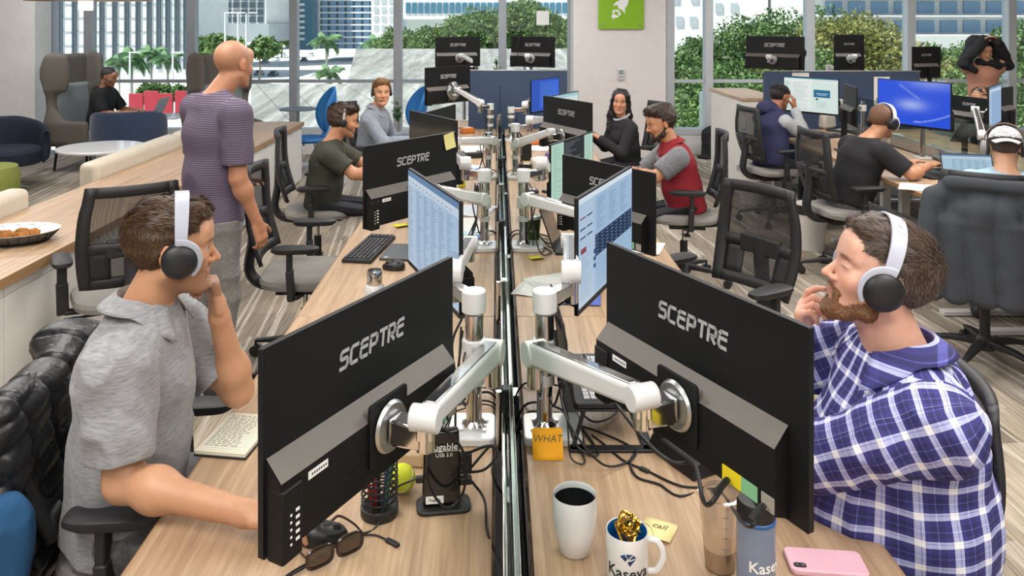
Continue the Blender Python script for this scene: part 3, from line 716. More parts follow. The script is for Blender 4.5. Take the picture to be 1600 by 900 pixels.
# desks beyond the partitions
for (x0, x1, lab) in ((-.72, .72, 'oak desk beyond the centre partition'), (3.12, 5.4, 'oak desk beyond the right partition')):
    t = thing('desk', lab, 'desk', T(((x0+x1)/2, 9.15, 0)), 'window side desks')
    z = 1.02 if x0 > 0 else .75
    MB().box((0, 0, z-.015), (x1-x0, .8, .03)).build('desktop', oak, t, bev=.002)
    for s in (-1, 1): MB().box((s*((x1-x0)/2-.1), 0, z/2-.015), (.07, .5, z-.03)).build('leg', white_enamel, t, bev=.004)
# white cupboard with wood top before the hooded man
t = thing('storage_cupboard', 'white cupboard with a wooden top beside the backpack', 'cupboard', T((2.86, 9.35, 0)))
MB().box((0, 0, .52), (.42, 1.3, 1.04)).build('body', lam_white, t, bev=.003); MB().box((0, 0, 1.055), (.46, 1.34, .03)).build('top', oak, t, bev=.002)
# ================================================================== credenzas, left
def credenza(y0, y1, label, n, locks=True):
    t = thing('credenza', label, 'cabinet', T((-2.30, y0, 0)), 'long low credenzas')
    L_ = y1-y0
    MB().box((-.27, L_/2, .345), (.52, L_-.004, .63)).build('body', lam_white, t, bev=.002)
    MB().box((-.30, L_/2, .015), (.46, L_-.03, .03)).build('plinth', dark_metal, t)
    for i in range(n):
        w_ = L_/n; f = MB().box((0, w_*(i+.5), .335), (.018, w_-.006, .56)).build('door', lam_white, t, bev=.002)
        if locks: MB().cyl((.008, w_*(i+.5)+w_*.36, .655), (.013, w_*(i+.5)+w_*.36, .655), .008, n=12).build('lock', dark_metal, t)
    MB().box((-.003, L_/2, .645), (.018, L_-.006, .055)).build('rail', lam_white, t, bev=.002)
CY = [1.9, 3.75, 5.65, 7.55, 9.45]
cl = ['white credenza nearest the quilted jacket, under the food plate', 'white credenza behind the mesh back chair', 'white credenza beside the standing man', 'white credenza at the far end by the blue shell chair']
for i in range(4): credenza(CY[i], CY[i+1], cl[i], 4)
t = thing('credenza_worktop', 'continuous light oak worktop running over the credenzas', 'worktop', T((-2.62, 5.67, 0)))
wt = MB().box((0, 0, .695), (.70, 7.60, .05)).build('top', oak, t, bev=.002)
MB().box((.3512, 0, .695), (.002, 7.59, .048)).build('edge_band', oak_edge, t)
# bench cushions along the back of the credenza
cream = mat('cream_vinyl', 'c9bfae', .45, bump=.1, bscale=60)
for (y0, y1, lab) in [(3.2, 5.15, 'long cream bolster cushion behind the credenza near the food plate'), (6.0, 7.6, 'cream bolster cushion between round table and standing man'), (7.7, 9.2, 'cream bolster cushion furthest along the credenza')]:
    t = thing('bench_cushion', lab, 'cushion', T((-3.05, (y0+y1)/2, 0)), 'cream bench cushions')
    h = (y1-y0)
    MB().box((0, 0, .63), (.15, h, .42)).build('pad', cream, t, bev=.045, seg=4)
    MB().box((-.25, 0, .22), (.62, h, .40)).build('seat_box', lam_white, t, bev=.01)
# ================================================================== lounge
navyf = mat('navy_fabric', '2b3c58', .85, bump=.3, bscale=700, sheen=.3); darknavy = mat('dark_navy_fabric', '1c2436', .85, bump=.3, bscale=700)
taupe = mat('taupe_fabric', '6a645d', .9, bump=.3, bscale=700); cushion_grey = mat('cushion_grey', '8e9498', .9, bump=.2, bscale=600); olivef = mat('green_fabric', '8a9448', .9, bump=.4, bscale=400)
t = thing('round_table', 'round white cafe table before the navy tub chair', 'table', T((-3.66, 7.45, 0)))
MB().lathe([(0, .715), (.36, .715), (.375, .722), (.378, .735), (.372, .742), (0, .742)], n=64).build('tabletop', white_enamel, t)
MB().cyl((0, 0, .03), (0, 0, .715), .045, n=20).build('column', white_enamel, t); MB().lathe([(0, 0), (.25, 0), (.25, .012), (.05, .03), (0, .03)], n=40).build('base', white_enamel, t)
def tub_chair(loc, rz, fabric, label, h=.76, w_=.74):
    t = thing('tub_chair', label, 'armchair', T(loc, rz))
    r = w_/2
    def shell(u, v):   # u round the back, v up; thick rounded wall, lower at the arms
        a = R(-35+250*u); e = abs(u-.5)*2; top = h-.17*max(0, e-.35)**1.3*1.6
        prof = [(r*.86, .26), (r*.99, .32), (r*1.02, .42), (r*1.0, top-.03), (r*.97, top), (r*.90, top+.004), (r*.84, top-.03), (r*.80, .44), (r*.78, .30), (r*.86, .26)]
        p, z = prof[min(9, int(round(v*9)))]; return (p*cos(a), p*sin(a), z)
    m = MB().grid(shell, 36, 10)
    for u in (0, 35): m.f.append(tuple(u*10+j for j in range(9)) if u else tuple(8-j for j in range(9)))
    m.build('shell', fabric, t, sub=1)
    MB().lathe([(0, .28), (r*.8, .28), (r*.84, .33), (r*.84, .42), (r*.78, .455), (0, .46)], n=36).build('seat', fabric, t)
    MB().cyl((0, 0, .02), (0, 0, .28), .03, n=14).build('stem', chrome, t)
    for k in range(4):
        a = k*pi/2+.5; MB().bar((0, 0, .05), (.30*cos(a), .30*sin(a), .015), .05, .03, w2=.03, h2=.015).build('foot', chrome, t, bev=.004)
tub_chair((-4.36, 9.55, 0), R(195), navyf, 'navy tub chair behind the round white table', .86, .84)
tub_chair((-5.60, 9.15, 0), R(60), darknavy, 'dark navy tub chair cut off at the left edge', .78, .92)
t = thing('pouf', 'green fabric pouf at the left edge by the cream bolster', 'pouf', T((-5.15, 8.06, 0)))
MB().lathe([(0, .02), (.30, .02), (.33, .06), (.335, .36), (.31, .44), (0, .46)], n=48).build('seat', olivef, t); MB().lathe([(0, 0), (.27, 0), (.27, .03), (0, .03)], n=32).build('foot', dark_metal, t)
# highback wing chairs (implicit shell)
def highback(loc, rz, label):
    mw = T(loc, rz); t = thing('highback_chair', label, 'armchair', mw)
    # local: faces +X; back at -X, wings at +-Y
    A = lambda x, y, z: np.array(mw @ V((x, y, z)))
    Rm = np.array(mw.to_3x3())
    def outer(p):  # p local
        return p
    add = [bx(A(-.30, 0, .92), (.050, .30, .56), Rm, .05, .08)]
    for s in (-1, 1):
        Rw = Rm @ np.array(M.Rotation(s*-.28, 3, 'Z'))
        add += [el(A(-.19, s*.335, 1.24), (.19, .045, .27), Rw, .05), bx(A(-.17, s*.335, 1.24), (.13, .030, .22), Rw, .03, .06),
                rc(A(-.27, s*.31, 1.0), A(-.24, s*.32, .62), .055, .06, .08), bx(A(.0, s*.335, .50), (.30, .045, .15), Rm, .045, .09), el(A(-.2, s*.33, .62), (.12, .05, .14), Rm, .08)]
    add += [bx(A(.0, 0, .37), (.32, .33, .06), Rm, .05, .06)]
    net_obj('shell', taupe, add, .018, t, mw.inverted(), smooth_it=3)
    net_obj('seat_cushion', cushion_grey, [bx(A(.04, 0, .46), (.30, .31, .06), Rm, .05)], .018, t, mw.inverted(), smooth_it=2)
    net_obj('back_cushion', cushion_grey, [bx(A(-.235, 0, .80), (.04, .29, .30), Rm, .04)], .018, t, mw.inverted(), smooth_it=2)
    for sx in (-.25, .3):
        for sy in (-.28, .28): MB().cyl((sx, sy, 0), (sx*.9, sy*.9, .33), .014, .02, 10).build('leg', dark_metal, t)
highback((-5.30, 10.42, 0), R(-14), 'taupe highback chair with the man using a laptop')
highback((-3.42, 10.20, 0), R(-52), 'taupe highback chair partly behind the standing man')
t = thing('side_table', 'small white laptop table in front of the highback chair', 'table', T((-4.35, 10.25, 0)))
MB().box((0, 0, .69), (.75, .5, .022)).build('tabletop', white_enamel, t, bev=.006); MB().cyl((0, 0, .02), (0, 0, .68), .025, n=12).build('column', alu, t); MB().lathe([(0, 0), (.2, 0), (.2, .012), (0, .02)], n=30).build('base', alu, t)
# blue shell chairs
bluep = mat('blue_shell', '1f6fb2', .55, bump=.1)
def shell_chair(loc, rz, label):
    t = thing('shell_chair', label, 'chair', T(loc, rz), 'blue shell chairs')
    def f(u, v):  # egg shaped back, dished, +X is the seat side
        a = 2*pi*u; r = v; y = .23*r*cos(a); z = .26*r*sin(a)*(1.12 if sin(a) > 0 else 1); d = .07*(1-r*r)
        return (-.24-.10*(z)/.26*.6-d+.10*(y/.23)**2, y, .80+z)
    MB().grid(f, 40, 8, closeu=True).build('backrest', bluep, t, solid=.025)
    MB().lathe([(0, .44), (.20, .43), (.23, .46), (.22, .485), (0, .47)], n=36).build('seat', bluep, t)
    MB().bar((-.16, 0, .45), (-.25, 0, .66), .2, .02, w2=.12).build('spine', bluep, t, bev=.006)
    for k in range(4):
        a = k*pi/2+.78; MB().cyl((.1*cos(a), .1*sin(a), .44), (.27*cos(a), .27*sin(a), 0), .014, .01, 10).build('leg', chrome, t)
shell_chair((-2.30, 9.85, 0), R(-155), 'blue shell chair beside the credenza end')
shell_chair((-1.18, 9.9, 0), R(205), 'blue shell chair behind the man in grey blue shirt')
t = thing('cafe_table', 'small grey round cafe table left of the blue shell chair', 'table', T((-2.62, 10.6, 0)))
MB().lathe([(0, .735), (.24, .735), (.24, .755), (0, .755)], n=36).build('tabletop', mat('table_grey', '6c737a', .4), t); MB().cyl((0, 0, .01), (0, 0, .735), .025, n=12).build('column', alu, t); MB().lathe([(0, 0), (.2, 0), (.2, .012), (0, .02)], n=30).build('base', alu, t)
# ================================================================== task chairs
mesh_fab = None
def meshmat():
    m, N, L, b = newmat('chair_mesh'); b.inputs['Base Color'].default_value = srgb('2a2a2b'); b.inputs['Roughness'].default_value = .8
    tc = N.new('ShaderNodeTexCoord'); mp = N.new('ShaderNodeMapping'); mp.inputs['Scale'].default_value = (260, 260, 260); L.new(tc.outputs['Object'], mp.inputs[0])
    ck = N.new('ShaderNodeTexChecker'); ck.inputs['Scale'].default_value = 1; L.new(mp.outputs[0], ck.inputs['Vector'])
    mr = N.new('ShaderNodeMapRange'); mr.inputs[3].default_value = .35; mr.inputs[4].default_value = .75; L.new(ck.outputs['Fac'], mr.inputs[0]); L.new(mr.outputs[0], b.inputs['Alpha'])
    return m
mesh_fab = meshmat()
seat_grey = mat('seat_grey', '8a8783', .85, bump=.3, bscale=800); chair_black = mat('chair_black', '222225', .55, bump=.1, bscale=500)
def backsurf(u, v, w0=.225, w1=.20, h=.50, z0=.60):
    """u across, v up: backrest surface, chair faces +X"""
    y = (u-.5)*2; wd = w0*(1+.10*sin(pi*min(1, v*1.15)))*(1-.16*max(0, v-.75)*2)
    x = -.235-.10*v**1.5*.9+.035*sin(pi*v*1.2)*-1+.045*y*y
    return V((x, y*wd, z0+h*v))
def make_chair(label, mesh=True, rz_seat=0):
    t = thing('task_chair', label, 'office chair', None, 'black mesh task chairs')
    # star base
    m = MB(); m.lathe([(0, .075), (.05, .075), (.055, .12), (.03, .15), (0, .15)], n=20)
    m.build('hub', chair_black, t)
    for k in range(5):
        a = k*2*pi/5+.3; c, s_ = cos(a), sin(a)
        lg = MB(); lg.bar((.03*c, .03*s_, .115), (.17*c, .17*s_, .11), .05, .035, w2=.045, h2=.028); lg.bar((.16*c, .16*s_, .111), (.315*c, .315*s_, .085), .045, .028, w2=.028, h2=.018)
        g = lg.build('base_leg', chair_black, t, bev=.006)
        w_ = MB(); q = V((-s_, c, 0))
        for sd in (-.016, .016): w_.cyl(V((.315*c, .315*s_, .03))+q*(sd-.009), V((.315*c, .315*s_, .03))+q*(sd+.009), .029, n=14)
        w_.cyl((.315*c, .315*s_, .03), (.315*c, .315*s_, .085), .008, n=8); w_.build('caster', chair_black, g)
    MB().cyl((0, 0, .12), (0, 0, .30), .027, n=16).build('gas_column', chair_black, t); MB().cyl((0, 0, .28), (0, 0, .42), .014, n=12).build('gas_rod', chrome, t)
    m = MB(); m.box((-.02, 0, .425), (.26, .17, .05), top=(.9, 1.1)); m.bar((-.05, .02, .42), (.0, .24, .405), .014, .014); m.box((.0, .25, .402), (.045, .06, .012)); m.bar((-.12, 0, .42), (-.25, 0, .44), .07, .03); m.build('mechanism', chair_black, t, bev=.005)
    def seat(u, v):
        a = 2*pi*u; n = 3.2; c, s_ = cos(a), sin(a); rr = 1/((abs(c)**n+abs(s_)**n)**(1/n))
        prof = [(.0, .455), (.8, .455), (.97, .47), (1.0, .495), (.97, .515), (.85, .528), (.4, .522), (0, .52)]; p, z = prof[int(round(v*7))]
        x = p*rr*c*.245+.01; return (x, p*rr*s_*.25, z-.018*max(0, (x-.12)/.13)**2)
    MB().grid(seat, 40, 8, closeu=True).build('seat', seat_grey, t)
    # back: frame ring + mesh panels + mid band + lumbar
    def strip(u0, u1, v0, v1, nu=8, nv=8, th=.022, off=0):
        m = MB(); m.grid(lambda u, v: backsurf(u0+(u1-u0)*u, v0+(v1-v0)*v)+V((off, 0, 0)), nu, nv); return m
    fr = MB()
    for (a, b, c, d, nu, nv) in ((0, .11, 0, 1, 3, 14), (.89, 1, 0, 1, 3, 14), (.08, .92, .90, 1, 10, 3), (.08, .92, 0, .10, 10, 3), (.08, .92, .36, .46, 10, 3)):
        g = strip(a, b, c, d, nu, nv); fr.add(g.v, g.f)
    bk = fr.build('backrest', chair_black, t, solid=.022)
    strip(.10, .90, .45, .92).build('back_mesh', mesh_fab, bk, solid=.002); strip(.10, .90, .08, .38).build('back_mesh', mesh_fab, bk, solid=.002)
    for (a, b) in ((.10, .30), (.70, .90)): strip(a, b, .08, .38, 4, 5, off=-.004).build('lumbar_wing', chair_black, bk, solid=.012)
    sp = MB(); sp.tube(bez([(-.10, 0, .43), (-.24, 0, .44), (-.31, 0, .52), (-.29, 0, .68), (-.285, 0, .84)], 5), .028, 10, sx=1.5, flat=(1, 0, 0)); sp.build('spine', chair_black, t)
    lp = MB(); lp.bar((-.283, -.12, .80), (-.283, .12, .80), .03, .09); lp.build('lumbar_yoke', chair_black, t, bev=.01)
    for s_ in (-1, 1):
        m = MB(); m.bar((0, s_*.17, .435), (-.02, s_*.285, .45), .06, .02); m.bar((-.02, s_*.285, .44), (-.03, s_*.29, .60), .055, .035, up=(1, 0, 0)); m.bar((-.03, s_*.29, .58), (-.03, s_*.29, .69), .045, .028, up=(1, 0, 0))
        g = m.build('arm_post', chair_black, t, bev=.006)
        def pad(u, v, s_=s_):
            a = 2*pi*u; c, q = cos(a), sin(a); rr = 1/((abs(c)**3.5+abs(q)**3.5)**(1/3.5)); prof = [(0, .69), (.85, .69), (1, .702), (.98, .716), (.8, .722), (0, .722)]; p, z = prof[int(round(v*5))]
            return (p*rr*c*.125, s_*.29+p*rr*q*.046*(1-.15*c), z)
        MB().grid(pad, 28, 6, closeu=True).build('arm_pad', chair_black, t)
    return t
chair0 = make_chair('x')
first = [True]
def place_chair(x, y, rz, label, s=1.0, mat_s=None):
    mw = T((x, y, 0), R(rz), s=s)
    if first[0]: first[0] = False; chair0.matrix_world = mw; chair0['label'] = label; return chair0
    return copy_tree(chair0, mw, label=label)
place_chair(-1.93, 4.18, 122, 'black mesh chair with empty seat standing against the credenza')
place_chair(-1.07, 4.50, 3, 'black mesh chair with grey seat pushed up beside the standing man')
place_chair(1.05, 3.80, 212, 'empty black mesh chair alone in the right aisle')
ch_near = place_chair(-.94, 2.25, 2, 'black mesh chair of the polo man, draped with the quilted jacket', .98)
ch_plaid = place_chair(.92, 2.10, 170, 'black mesh chair holding the checked shirt man', 1.0)
for ch_ in (ch_near, ch_plaid):
    for c_ in ch_.children:
        if c_.name.startswith('backrest'): c_.matrix_basis = M.Translation((0, 0, .12)) @ M.Diagonal((1, 1, .80, 1))
ch_olive = place_chair(-1.34, 6.02, 8, 'black mesh chair holding the olive shirt man')
ch_blue = place_chair(-1.25, 7.85, -20, 'black mesh chair holding the headset man in grey blue')
ch_red = place_chair(1.36, 5.88, 172, 'black mesh chair holding the red polo man')
ch_wom = place_chair(1.36, 7.9, 200, 'black mesh chair holding the woman in black')
ch_hood = place_chair(2.62, 7.65, 10, 'black mesh chair holding the hooded jacket man')
ch_blk = place_chair(2.60, 6.02, 8, 'black mesh chair holding the black shirt man')
ch_cap = place_chair(2.72, 4.50, 60, 'black mesh chair carrying the grey hoodie at the right')
# ================================================================== monitors
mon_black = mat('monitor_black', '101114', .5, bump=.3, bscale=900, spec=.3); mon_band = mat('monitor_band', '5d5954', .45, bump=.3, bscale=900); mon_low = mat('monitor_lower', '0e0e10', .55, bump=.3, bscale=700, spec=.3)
logo_m = mat('logo_grey', 'a9aaad', .5); vent_m = mat('vent_dark', '0b0b0c', .6); label_m = mat('label_white', 'e8e8e8', .6); ink = mat('ink_dark', '222226', .7)
screen_off = mat('screen_off', '0c0d10', .12)
screen_m = vcol_mat('screen_lit', .3, emit=.62)
b_ = screen_m.node_tree.nodes['Principled BSDF']; [screen_m.node_tree.links.remove(l) for l in list(b_.inputs['Base Color'].links)]; b_.inputs['Base Color'].default_value = (.01, .01, .012, 1)
# lettering strokes on a 4 x 6 cell: polylines
LET = {'S': [[(4, 6), (.8, 6), (0, 5.2), (0, 3.9), (.6, 3.3), (3.4, 3.3), (4, 2.6), (4, .8), (3.2, 0), (0, 0)]],
       'C': [[(4, 6), (.9, 6), (0, 5.1), (0, .9), (.9, 0), (4, 0)]],
       'E': [[(4, 6), (.9, 6), (0, 5.1)], [(0, 3.5), (3.9, 3.5)], [(0, 2.4), (0, .9), (.9, 0), (4, 0)]],
       'P': [[(0, 0), (0, 4.6)], [(0, 6), (3.2, 6), (4, 5.2), (4, 3.3), (3.2, 2.5), (1, 2.5)]],
       'T': [[(0, 6), (4.4, 6)], [(2.2, 5.0), (2.2, 0)]],
       'R': [[(0, 0), (0, 4.6)], [(0, 6), (3.2, 6), (4, 5.2), (4, 3.3), (3.2, 2.6), (1.2, 2.6), (3.8, 0)]]}
def logo_mesh(word, h):
    m = MB(); x = 0; k = h/6; sw = 1.45*k
    for ch in word:
        for pl_ in LET[ch]:
            pts = [V(((x+p[0]+p[1]*.14)*k, p[1]*k, 0)) for p in pl_]
            for a, b in zip(pts[:-1], pts[1:]):
                d = (b-a).normalized(); n = V((-d.y, d.x, 0))*sw/2; e = d*sw*.28
                m.add([a-e-n, b+e-n, b+e+n, a-e+n], [(0, 1, 2, 3)])
        x += 5.9
    cx = (x-1.2)*k/2; m.v = [(p[0]-cx, p[1]-h/2, 0) for p in m.v]; return m
_lm = {}
MAT_BACK = M(((-1, 0, 0, 0), (0, 0, 1, 0), (0, 1, 0, 0), (0, 0, 0, 1)))   # local XY decal -> back face (+Y), readable from behind
def make_monitor(label, mw, W=.612, Hh=.360, content=None, logo=True, group=None, detail=2, stand=None, tilt=0, ports=True, thin=False, cat='monitor', name='monitor'):
    """origin centre of the panel, screen towards local -Y, X right when seen from the front"""
    t = thing(name, label, cat, mw, group)
    MB().poly([(p[0], p[1]) for p in rrect(W, Hh, .004)], .012, M(((1, 0, 0, 0), (0, 0, -1, .006), (0, 1, 0, 0), (0, 0, 0, 1)))).build('panel', mon_black, t)
    # screen
    m = MB(); bz = .006; w2, h2 = W/2-bz, Hh/2-bz; y = -.0066
    lo = -h2+.012
    def rect(x0, y0, x1, y1, c, k=0): m.add([(-w2+x0*2*w2, y-k*.0002, lo+y0*(h2-lo)), (-w2+x1*2*w2, y-k*.0002, lo+y0*(h2-lo)), (-w2+x1*2*w2, y-k*.0002, lo+y1*(h2-lo)), (-w2+x0*2*w2, y-k*.0002, lo+y1*(h2-lo))], [(0, 1, 2, 3)], None, c)
    if content is None: rect(0, 0, 1, 1, '0c0d10'); m.usec = False; m.build('screen', screen_off, t, smooth=False)
    else: content(rect, m, w2, lo, h2, y); m.build('screen', screen_m, t, smooth=False)
    # back: raised lower housing with sloped top and a corner module
    if not thin:
        m = MB(); zt = -.01; d = .034
        xs0, xs1 = -W/2+.045, W/2-.006
        m.add([(xs0, .006, zt), (xs1, .006, zt), (xs1, .006+d, zt-.035), (xs0, .006+d, zt-.035), (xs0, .006, -Hh/2+.004), (xs1, .006, -Hh/2+.004), (xs1, .006+d, -Hh/2+.016), (xs0, .006+d, -Hh/2+.016)],
              [(3, 2, 6, 7), (0, 3, 7, 4), (2, 1, 5, 6), (7, 6, 5, 4)])
        hs = m.build('rear_housing', mon_low, t, smooth=False)
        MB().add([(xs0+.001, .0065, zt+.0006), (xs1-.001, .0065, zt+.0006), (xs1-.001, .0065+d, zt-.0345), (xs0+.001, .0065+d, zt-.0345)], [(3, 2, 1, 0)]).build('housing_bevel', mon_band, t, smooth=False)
        if detail >= 1:
            m = MB(); m.box((W/2-.03, .006+d*.62, -Hh/4-.03), (.05, d*1.1, Hh/2-.055)); m.build('corner_module', mon_low, t, bev=.004)
        if detail >= 2:
            v = MB()
            for k in range(7): v.box((.13, .006+d+.0003, -.075-.014*k), (.10+.01*(k % 2), .0006, .0012))
            v.build('vent_slots', vent_m, t)
            q = MB()
            for k in range(5): q.box((W/2-.040, .006+d*1.17+.0012, -.10-.0125*k), (.009, .0012, .0050)); q.box((W/2-.024, .006+d*1.17+.0012, -.103-.0125*k), (.004, .0012, .0035))
            q.build('control_buttons', label_m, t)
            q = MB(); q.box((W/2-.10, .006+d+.0005, -.063), (.052, .0008, .014)); lb = q.build('asset_label', label_m, t)
            q = MB(); [q.box((W/2-.12+.006*i, .006+d+.0012, -.063), (.003, .0005, .004)) for i in range(7)]; q.build('label_print', ink, lb)
            pm = MB(); pm.poly([(p[0], p[1]) for p in rrect(.125, .125, .008)], .006, M(((-1, 0, 0, 0), (0, 0, 1, .006+d), (0, 1, 0, -.075), (0, 0, 0, 1)))); pm.build('mount_recess', mon_black, t, bev=.001)
        if ports and detail >= 2:
            q = MB(); q.box((-.155, .006+d+.001, -Hh/2+.033), (.05, .002, .028)); q.build('port_sticker', mat('port_yellow', 'e2cf22', .5), t)
            q = MB(); q.box((-.20, .006+d+.001, -Hh/2+.033), (.040, .002, .028)); q.build('port_sticker', mat('port_green', '7fb98e', .5), t)
            q = MB(); q.box((-.245, .006+d+.001, -Hh/2+.033), (.030, .002, .028)); q.build('port_plate', mat('port_plate', '9a958c', .5), t)
    if logo:
        hl = .0315*W/.612; m = logo_mesh('SCEPTRE', hl)
        m.build('logo', logo_m, t, MAT_BACK_AT(0.0, .0066, Hh*.235), smooth=False)
    if stand == 'foot':
        s_ = MB(); s_.box((0, .03, -Hh/2-.05), (.05, .02, .22)); s_.box((0, .03, -Hh/2-.155), (.24, .17, .010)); s_.build('stand', mon_black, t, bev=.003)
    return t
def MAT_BACK_AT(x, y, z): return M(((-1, 0, 0, x), (0, 0, 1, y), (0, 1, 0, z), (0, 0, 0, 1)))
def fit(pxL, pyT, YL, pxR, near_right, W=.612, Hh=.36, pitch=0):
    """left and right edges seen in the frame; returns pose with the screen facing (a) away if back is seen. pitch leans the top back"""
    XL = (pxL-CX)/F*YL; k = (pxR-CX)/F; Z = H-(pyT-HY)/F*YL
    # (k*Y-XL)^2+(Y-YL)^2 = W^2
    a = k*k+1; b = -2*(k*XL+YL); c = XL*XL+YL*YL-W*W; D = b*b-4*a*c
    if D < 0: Y = -b/(2*a)
    else: Y = (-b+(-1 if near_right else 1)*math.sqrt(D))/(2*a)
    XR = k*Y; d = V((XR-XL, Y-YL, 0)).normalized(); c = V(((XL+XR)/2, (YL+Y)/2, Z-Hh/2))
    return c, d, Y
def mon(label, L, YL, pxR, nr, back=True, W=.612, Hh=.36, **kw):
    c, d, Y = fit(L[0], L[1], YL, pxR, nr, W, Hh)
    x = -d if back else d          # local X runs right as seen from the screen side
    z = V((0, 0, 1)); y = z.cross(x)
    mw = M(((x.x, y.x, z.x, c.x), (x.y, y.y, z.y, c.y), (x.z, y.z, z.z, c.z), (0, 0, 0, 1)))
    t = make_monitor(label, mw, W, Hh, **kw); return t, mw
# ---- screen pictures
rr = random.Random(4)
def scr_doc(bg='a9c4de', bar='c9d9e8', inkc='4b6684', side=True):
    def f(rect, m, w2, lo, h2, y):
        rect(0, 0, 1, 1, bg); rect(0, .94, 1, 1, '5f86ad', 1); rect(0, .86, 1, .94, bar, 1)
        for i in range(12): rect(.02+i*.075, .885, .06+i*.075, .893, inkc, 2)
        if side: rect(0, 0, .16, .86, 'b7cde2', 1)
        for r_ in range(30):
            yy = .82-r_*.027
            if side: rect(.02, yy, .02+rr.uniform(.05, .12), yy+.006, inkc, 2)
            for c_ in range(5): rect(.20+c_*.15, yy, .20+c_*.15+rr.uniform(.04, .12), yy+.006, inkc, 2)
    return f
def scr_table(rect, m, w2, lo, h2, y):
    rect(0, 0, 1, 1, 'a2c0de'); rect(0, 0, .26, 1, 'b3cbe2', 1); rect(0, .95, 1, 1, 'dbe8f2', 2)
    for r_ in range(14):
        for c_ in range(3): rect(.30+c_*.22, .90-r_*.022, .30+c_*.22+rr.uniform(.05, .17), .905-r_*.022, '56718c', 2)
    rect(.27, .355, .99, .565, '0f2a4c', 1)
    for r_ in range(6):
        for c_ in range(8):
            rect(.27+c_*.09, .36+r_*.034, .355+c_*.09, .39+r_*.034, '102c50', 2); rect(.28+c_*.09, .371+r_*.034, .33+c_*.09, .377+r_*.034, '86a4c4', 3)
    for k, (cx, cy) in enumerate([(.05, .80), (.16, .80), (.05, .70), (.16, .70), (.05, .62), (.16, .62)]): rect(cx-.03, cy, cx+.06, cy+.014, '26415e' if k else '8c3038', 2)
    rect(.03, .48, .12, .53, '8c3f4c', 2)
    for k in range(3): rect(.24, .26+k*.07, .28, .30+k*.07, '1d4a86', 2)
    for r_ in range(16): rect(.30, .31-r_*.018, .30+rr.uniform(.3, .6), .313-r_*.018, '7d98b2', 2)
    for r_ in range(20): rect(.03, .44-r_*.02, .03+rr.uniform(.06, .2), .444-r_*.02, '7d98b2', 2)
def scr_dash(rect, m, w2, lo, h2, y):
    rect(0, 0, 1, 1, 'dff0ea'); rect(0, .96, 1, 1, '2c7892', 1); rect(0, .88, 1, .96, 'f2f7f5', 1); rect(.56, .44, .86, .66, '1f6f96', 2); rect(.60, .54, .82, .56, 'b8d8e6', 3); rect(.63, .50, .79, .515, 'b8d8e6', 3)
    rect(.60, .36, .64, .41, '2a2a2a', 2); rect(.14, .08, .52, .88, 'eef6f2', 1)
    for i in range(10): rect(.55+i*.042, .915, .575+i*.042, .93, '88a0a8', 2)
    for r_ in range(24): rect(.03, .84-r_*.033, .03+rr.uniform(.04, .1), .846-r_*.033, '6a8890', 2); rect(.17, .84-r_*.033, .17+rr.uniform(.06, .3), .846-r_*.033, '7b989c', 2)
    for r_ in range(5): rect(.60, .30-r_*.04, .60+rr.uniform(.1, .25), .306-r_*.04, '7b989c', 2)
def scr_blue(rect, m, w2, lo, h2, y):
    nx, nz = 60, 36; vs = []; cs = []
    for j in range(nz+1):
        for i in range(nx+1):
            u, v = i/nx, j/nz; g = math.exp(-(((u-.48)/.20)**2+((v-.46)/.13)**2)*1.2); g2 = math.exp(-(((u-.75)/.3)**2+((v-1.0)/.16)**2))
            g3 = .8*math.exp(-((v-(.08+.75*max(0, u-.55)**1.5))/.012)**2)*(u > .5); g4 = .6*math.exp(-((v-(1.25-1.1*u))/.014)**2)*(.3 < u < .6)
            a = min(1, g*.75+g2*.45+g3+g4); c0 = (.012, .085, .78); cs.append((c0[0]+a*.45, c0[1]+a*.5, min(1, c0[2]+a*.2), 1)); vs.append((-w2+u*2*w2, y, lo+v*(h2-lo)))
    n = len(m.v); m.v += vs; m.c += cs; m.usec = True
    m.f += [(n+j*(nx+1)+i, n+j*(nx+1)+i+1, n+(j+1)*(nx+1)+i+1, n+(j+1)*(nx+1)+i) for j in range(nz) for i in range(nx)]
def scr_plain(c1, c2='0f1114'):
    def f(rect, m, w2, lo, h2, y):
        rect(0, 0, 1, 1, c1); rect(0, 0, 1, .06, c2, 1); rect(.3, .1, .98, .92, 'dfe9e2' if c1 != '1550c0' else '2a6ae0', 1)
        for r_ in range(16): rect(.33, .86-r_*.045, .33+rr.uniform(.1, .5), .868-r_*.045, '5a6a70', 2)
    return f
def scr_split(rect, m, w2, lo, h2, y):
    rect(0, 0, 1, 1, 'b9dccb'); rect(.28, 0, .78, 1, '20262a', 1)
    for r_ in range(30): rect(.04, .95-r_*.03, .04+rr.uniform(.05, .2), .955-r_*.03, '4d7a66', 2); rect(.31, .95-r_*.03, .31+rr.uniform(.1, .4), .955-r_*.03, '8fa0a4', 2); rect(.82, .95-r_*.03, .82+rr.uniform(.03, .15), .955-r_*.03, '4d7a66', 2)
MON = {}
def addm(key, *a, **k): MON[key] = mon(*a, **k)
# left row
addm('M1', 'big black monitor back nearest on the left, hiding the polo man\'s hand', (407, 545), 1.373, 704, False)
addm('M3', 'lit monitor with pale blue mail page above the black keyboard', (640, 262), 3.04, 721, True, back=False, content=scr_doc(), logo=False)
addm('M5', 'black monitor back carrying a yellow sticky note, beside the olive shirt man', (568, 229), 3.50, 712, False)
addm('M6', 'dark switched off screen just behind the sticky note monitor', (641, 172), 5.02, 714, True, back=False, logo=False)
addm('M7', 'black monitor back whose top peeks over the dark screen', (660, 177), 5.35, 711, False, detail=1)
addm('M8', 'black monitor back with clear bag hanging, left of the navy centre partition', (664, 106), 7.7, 734, False, detail=1)
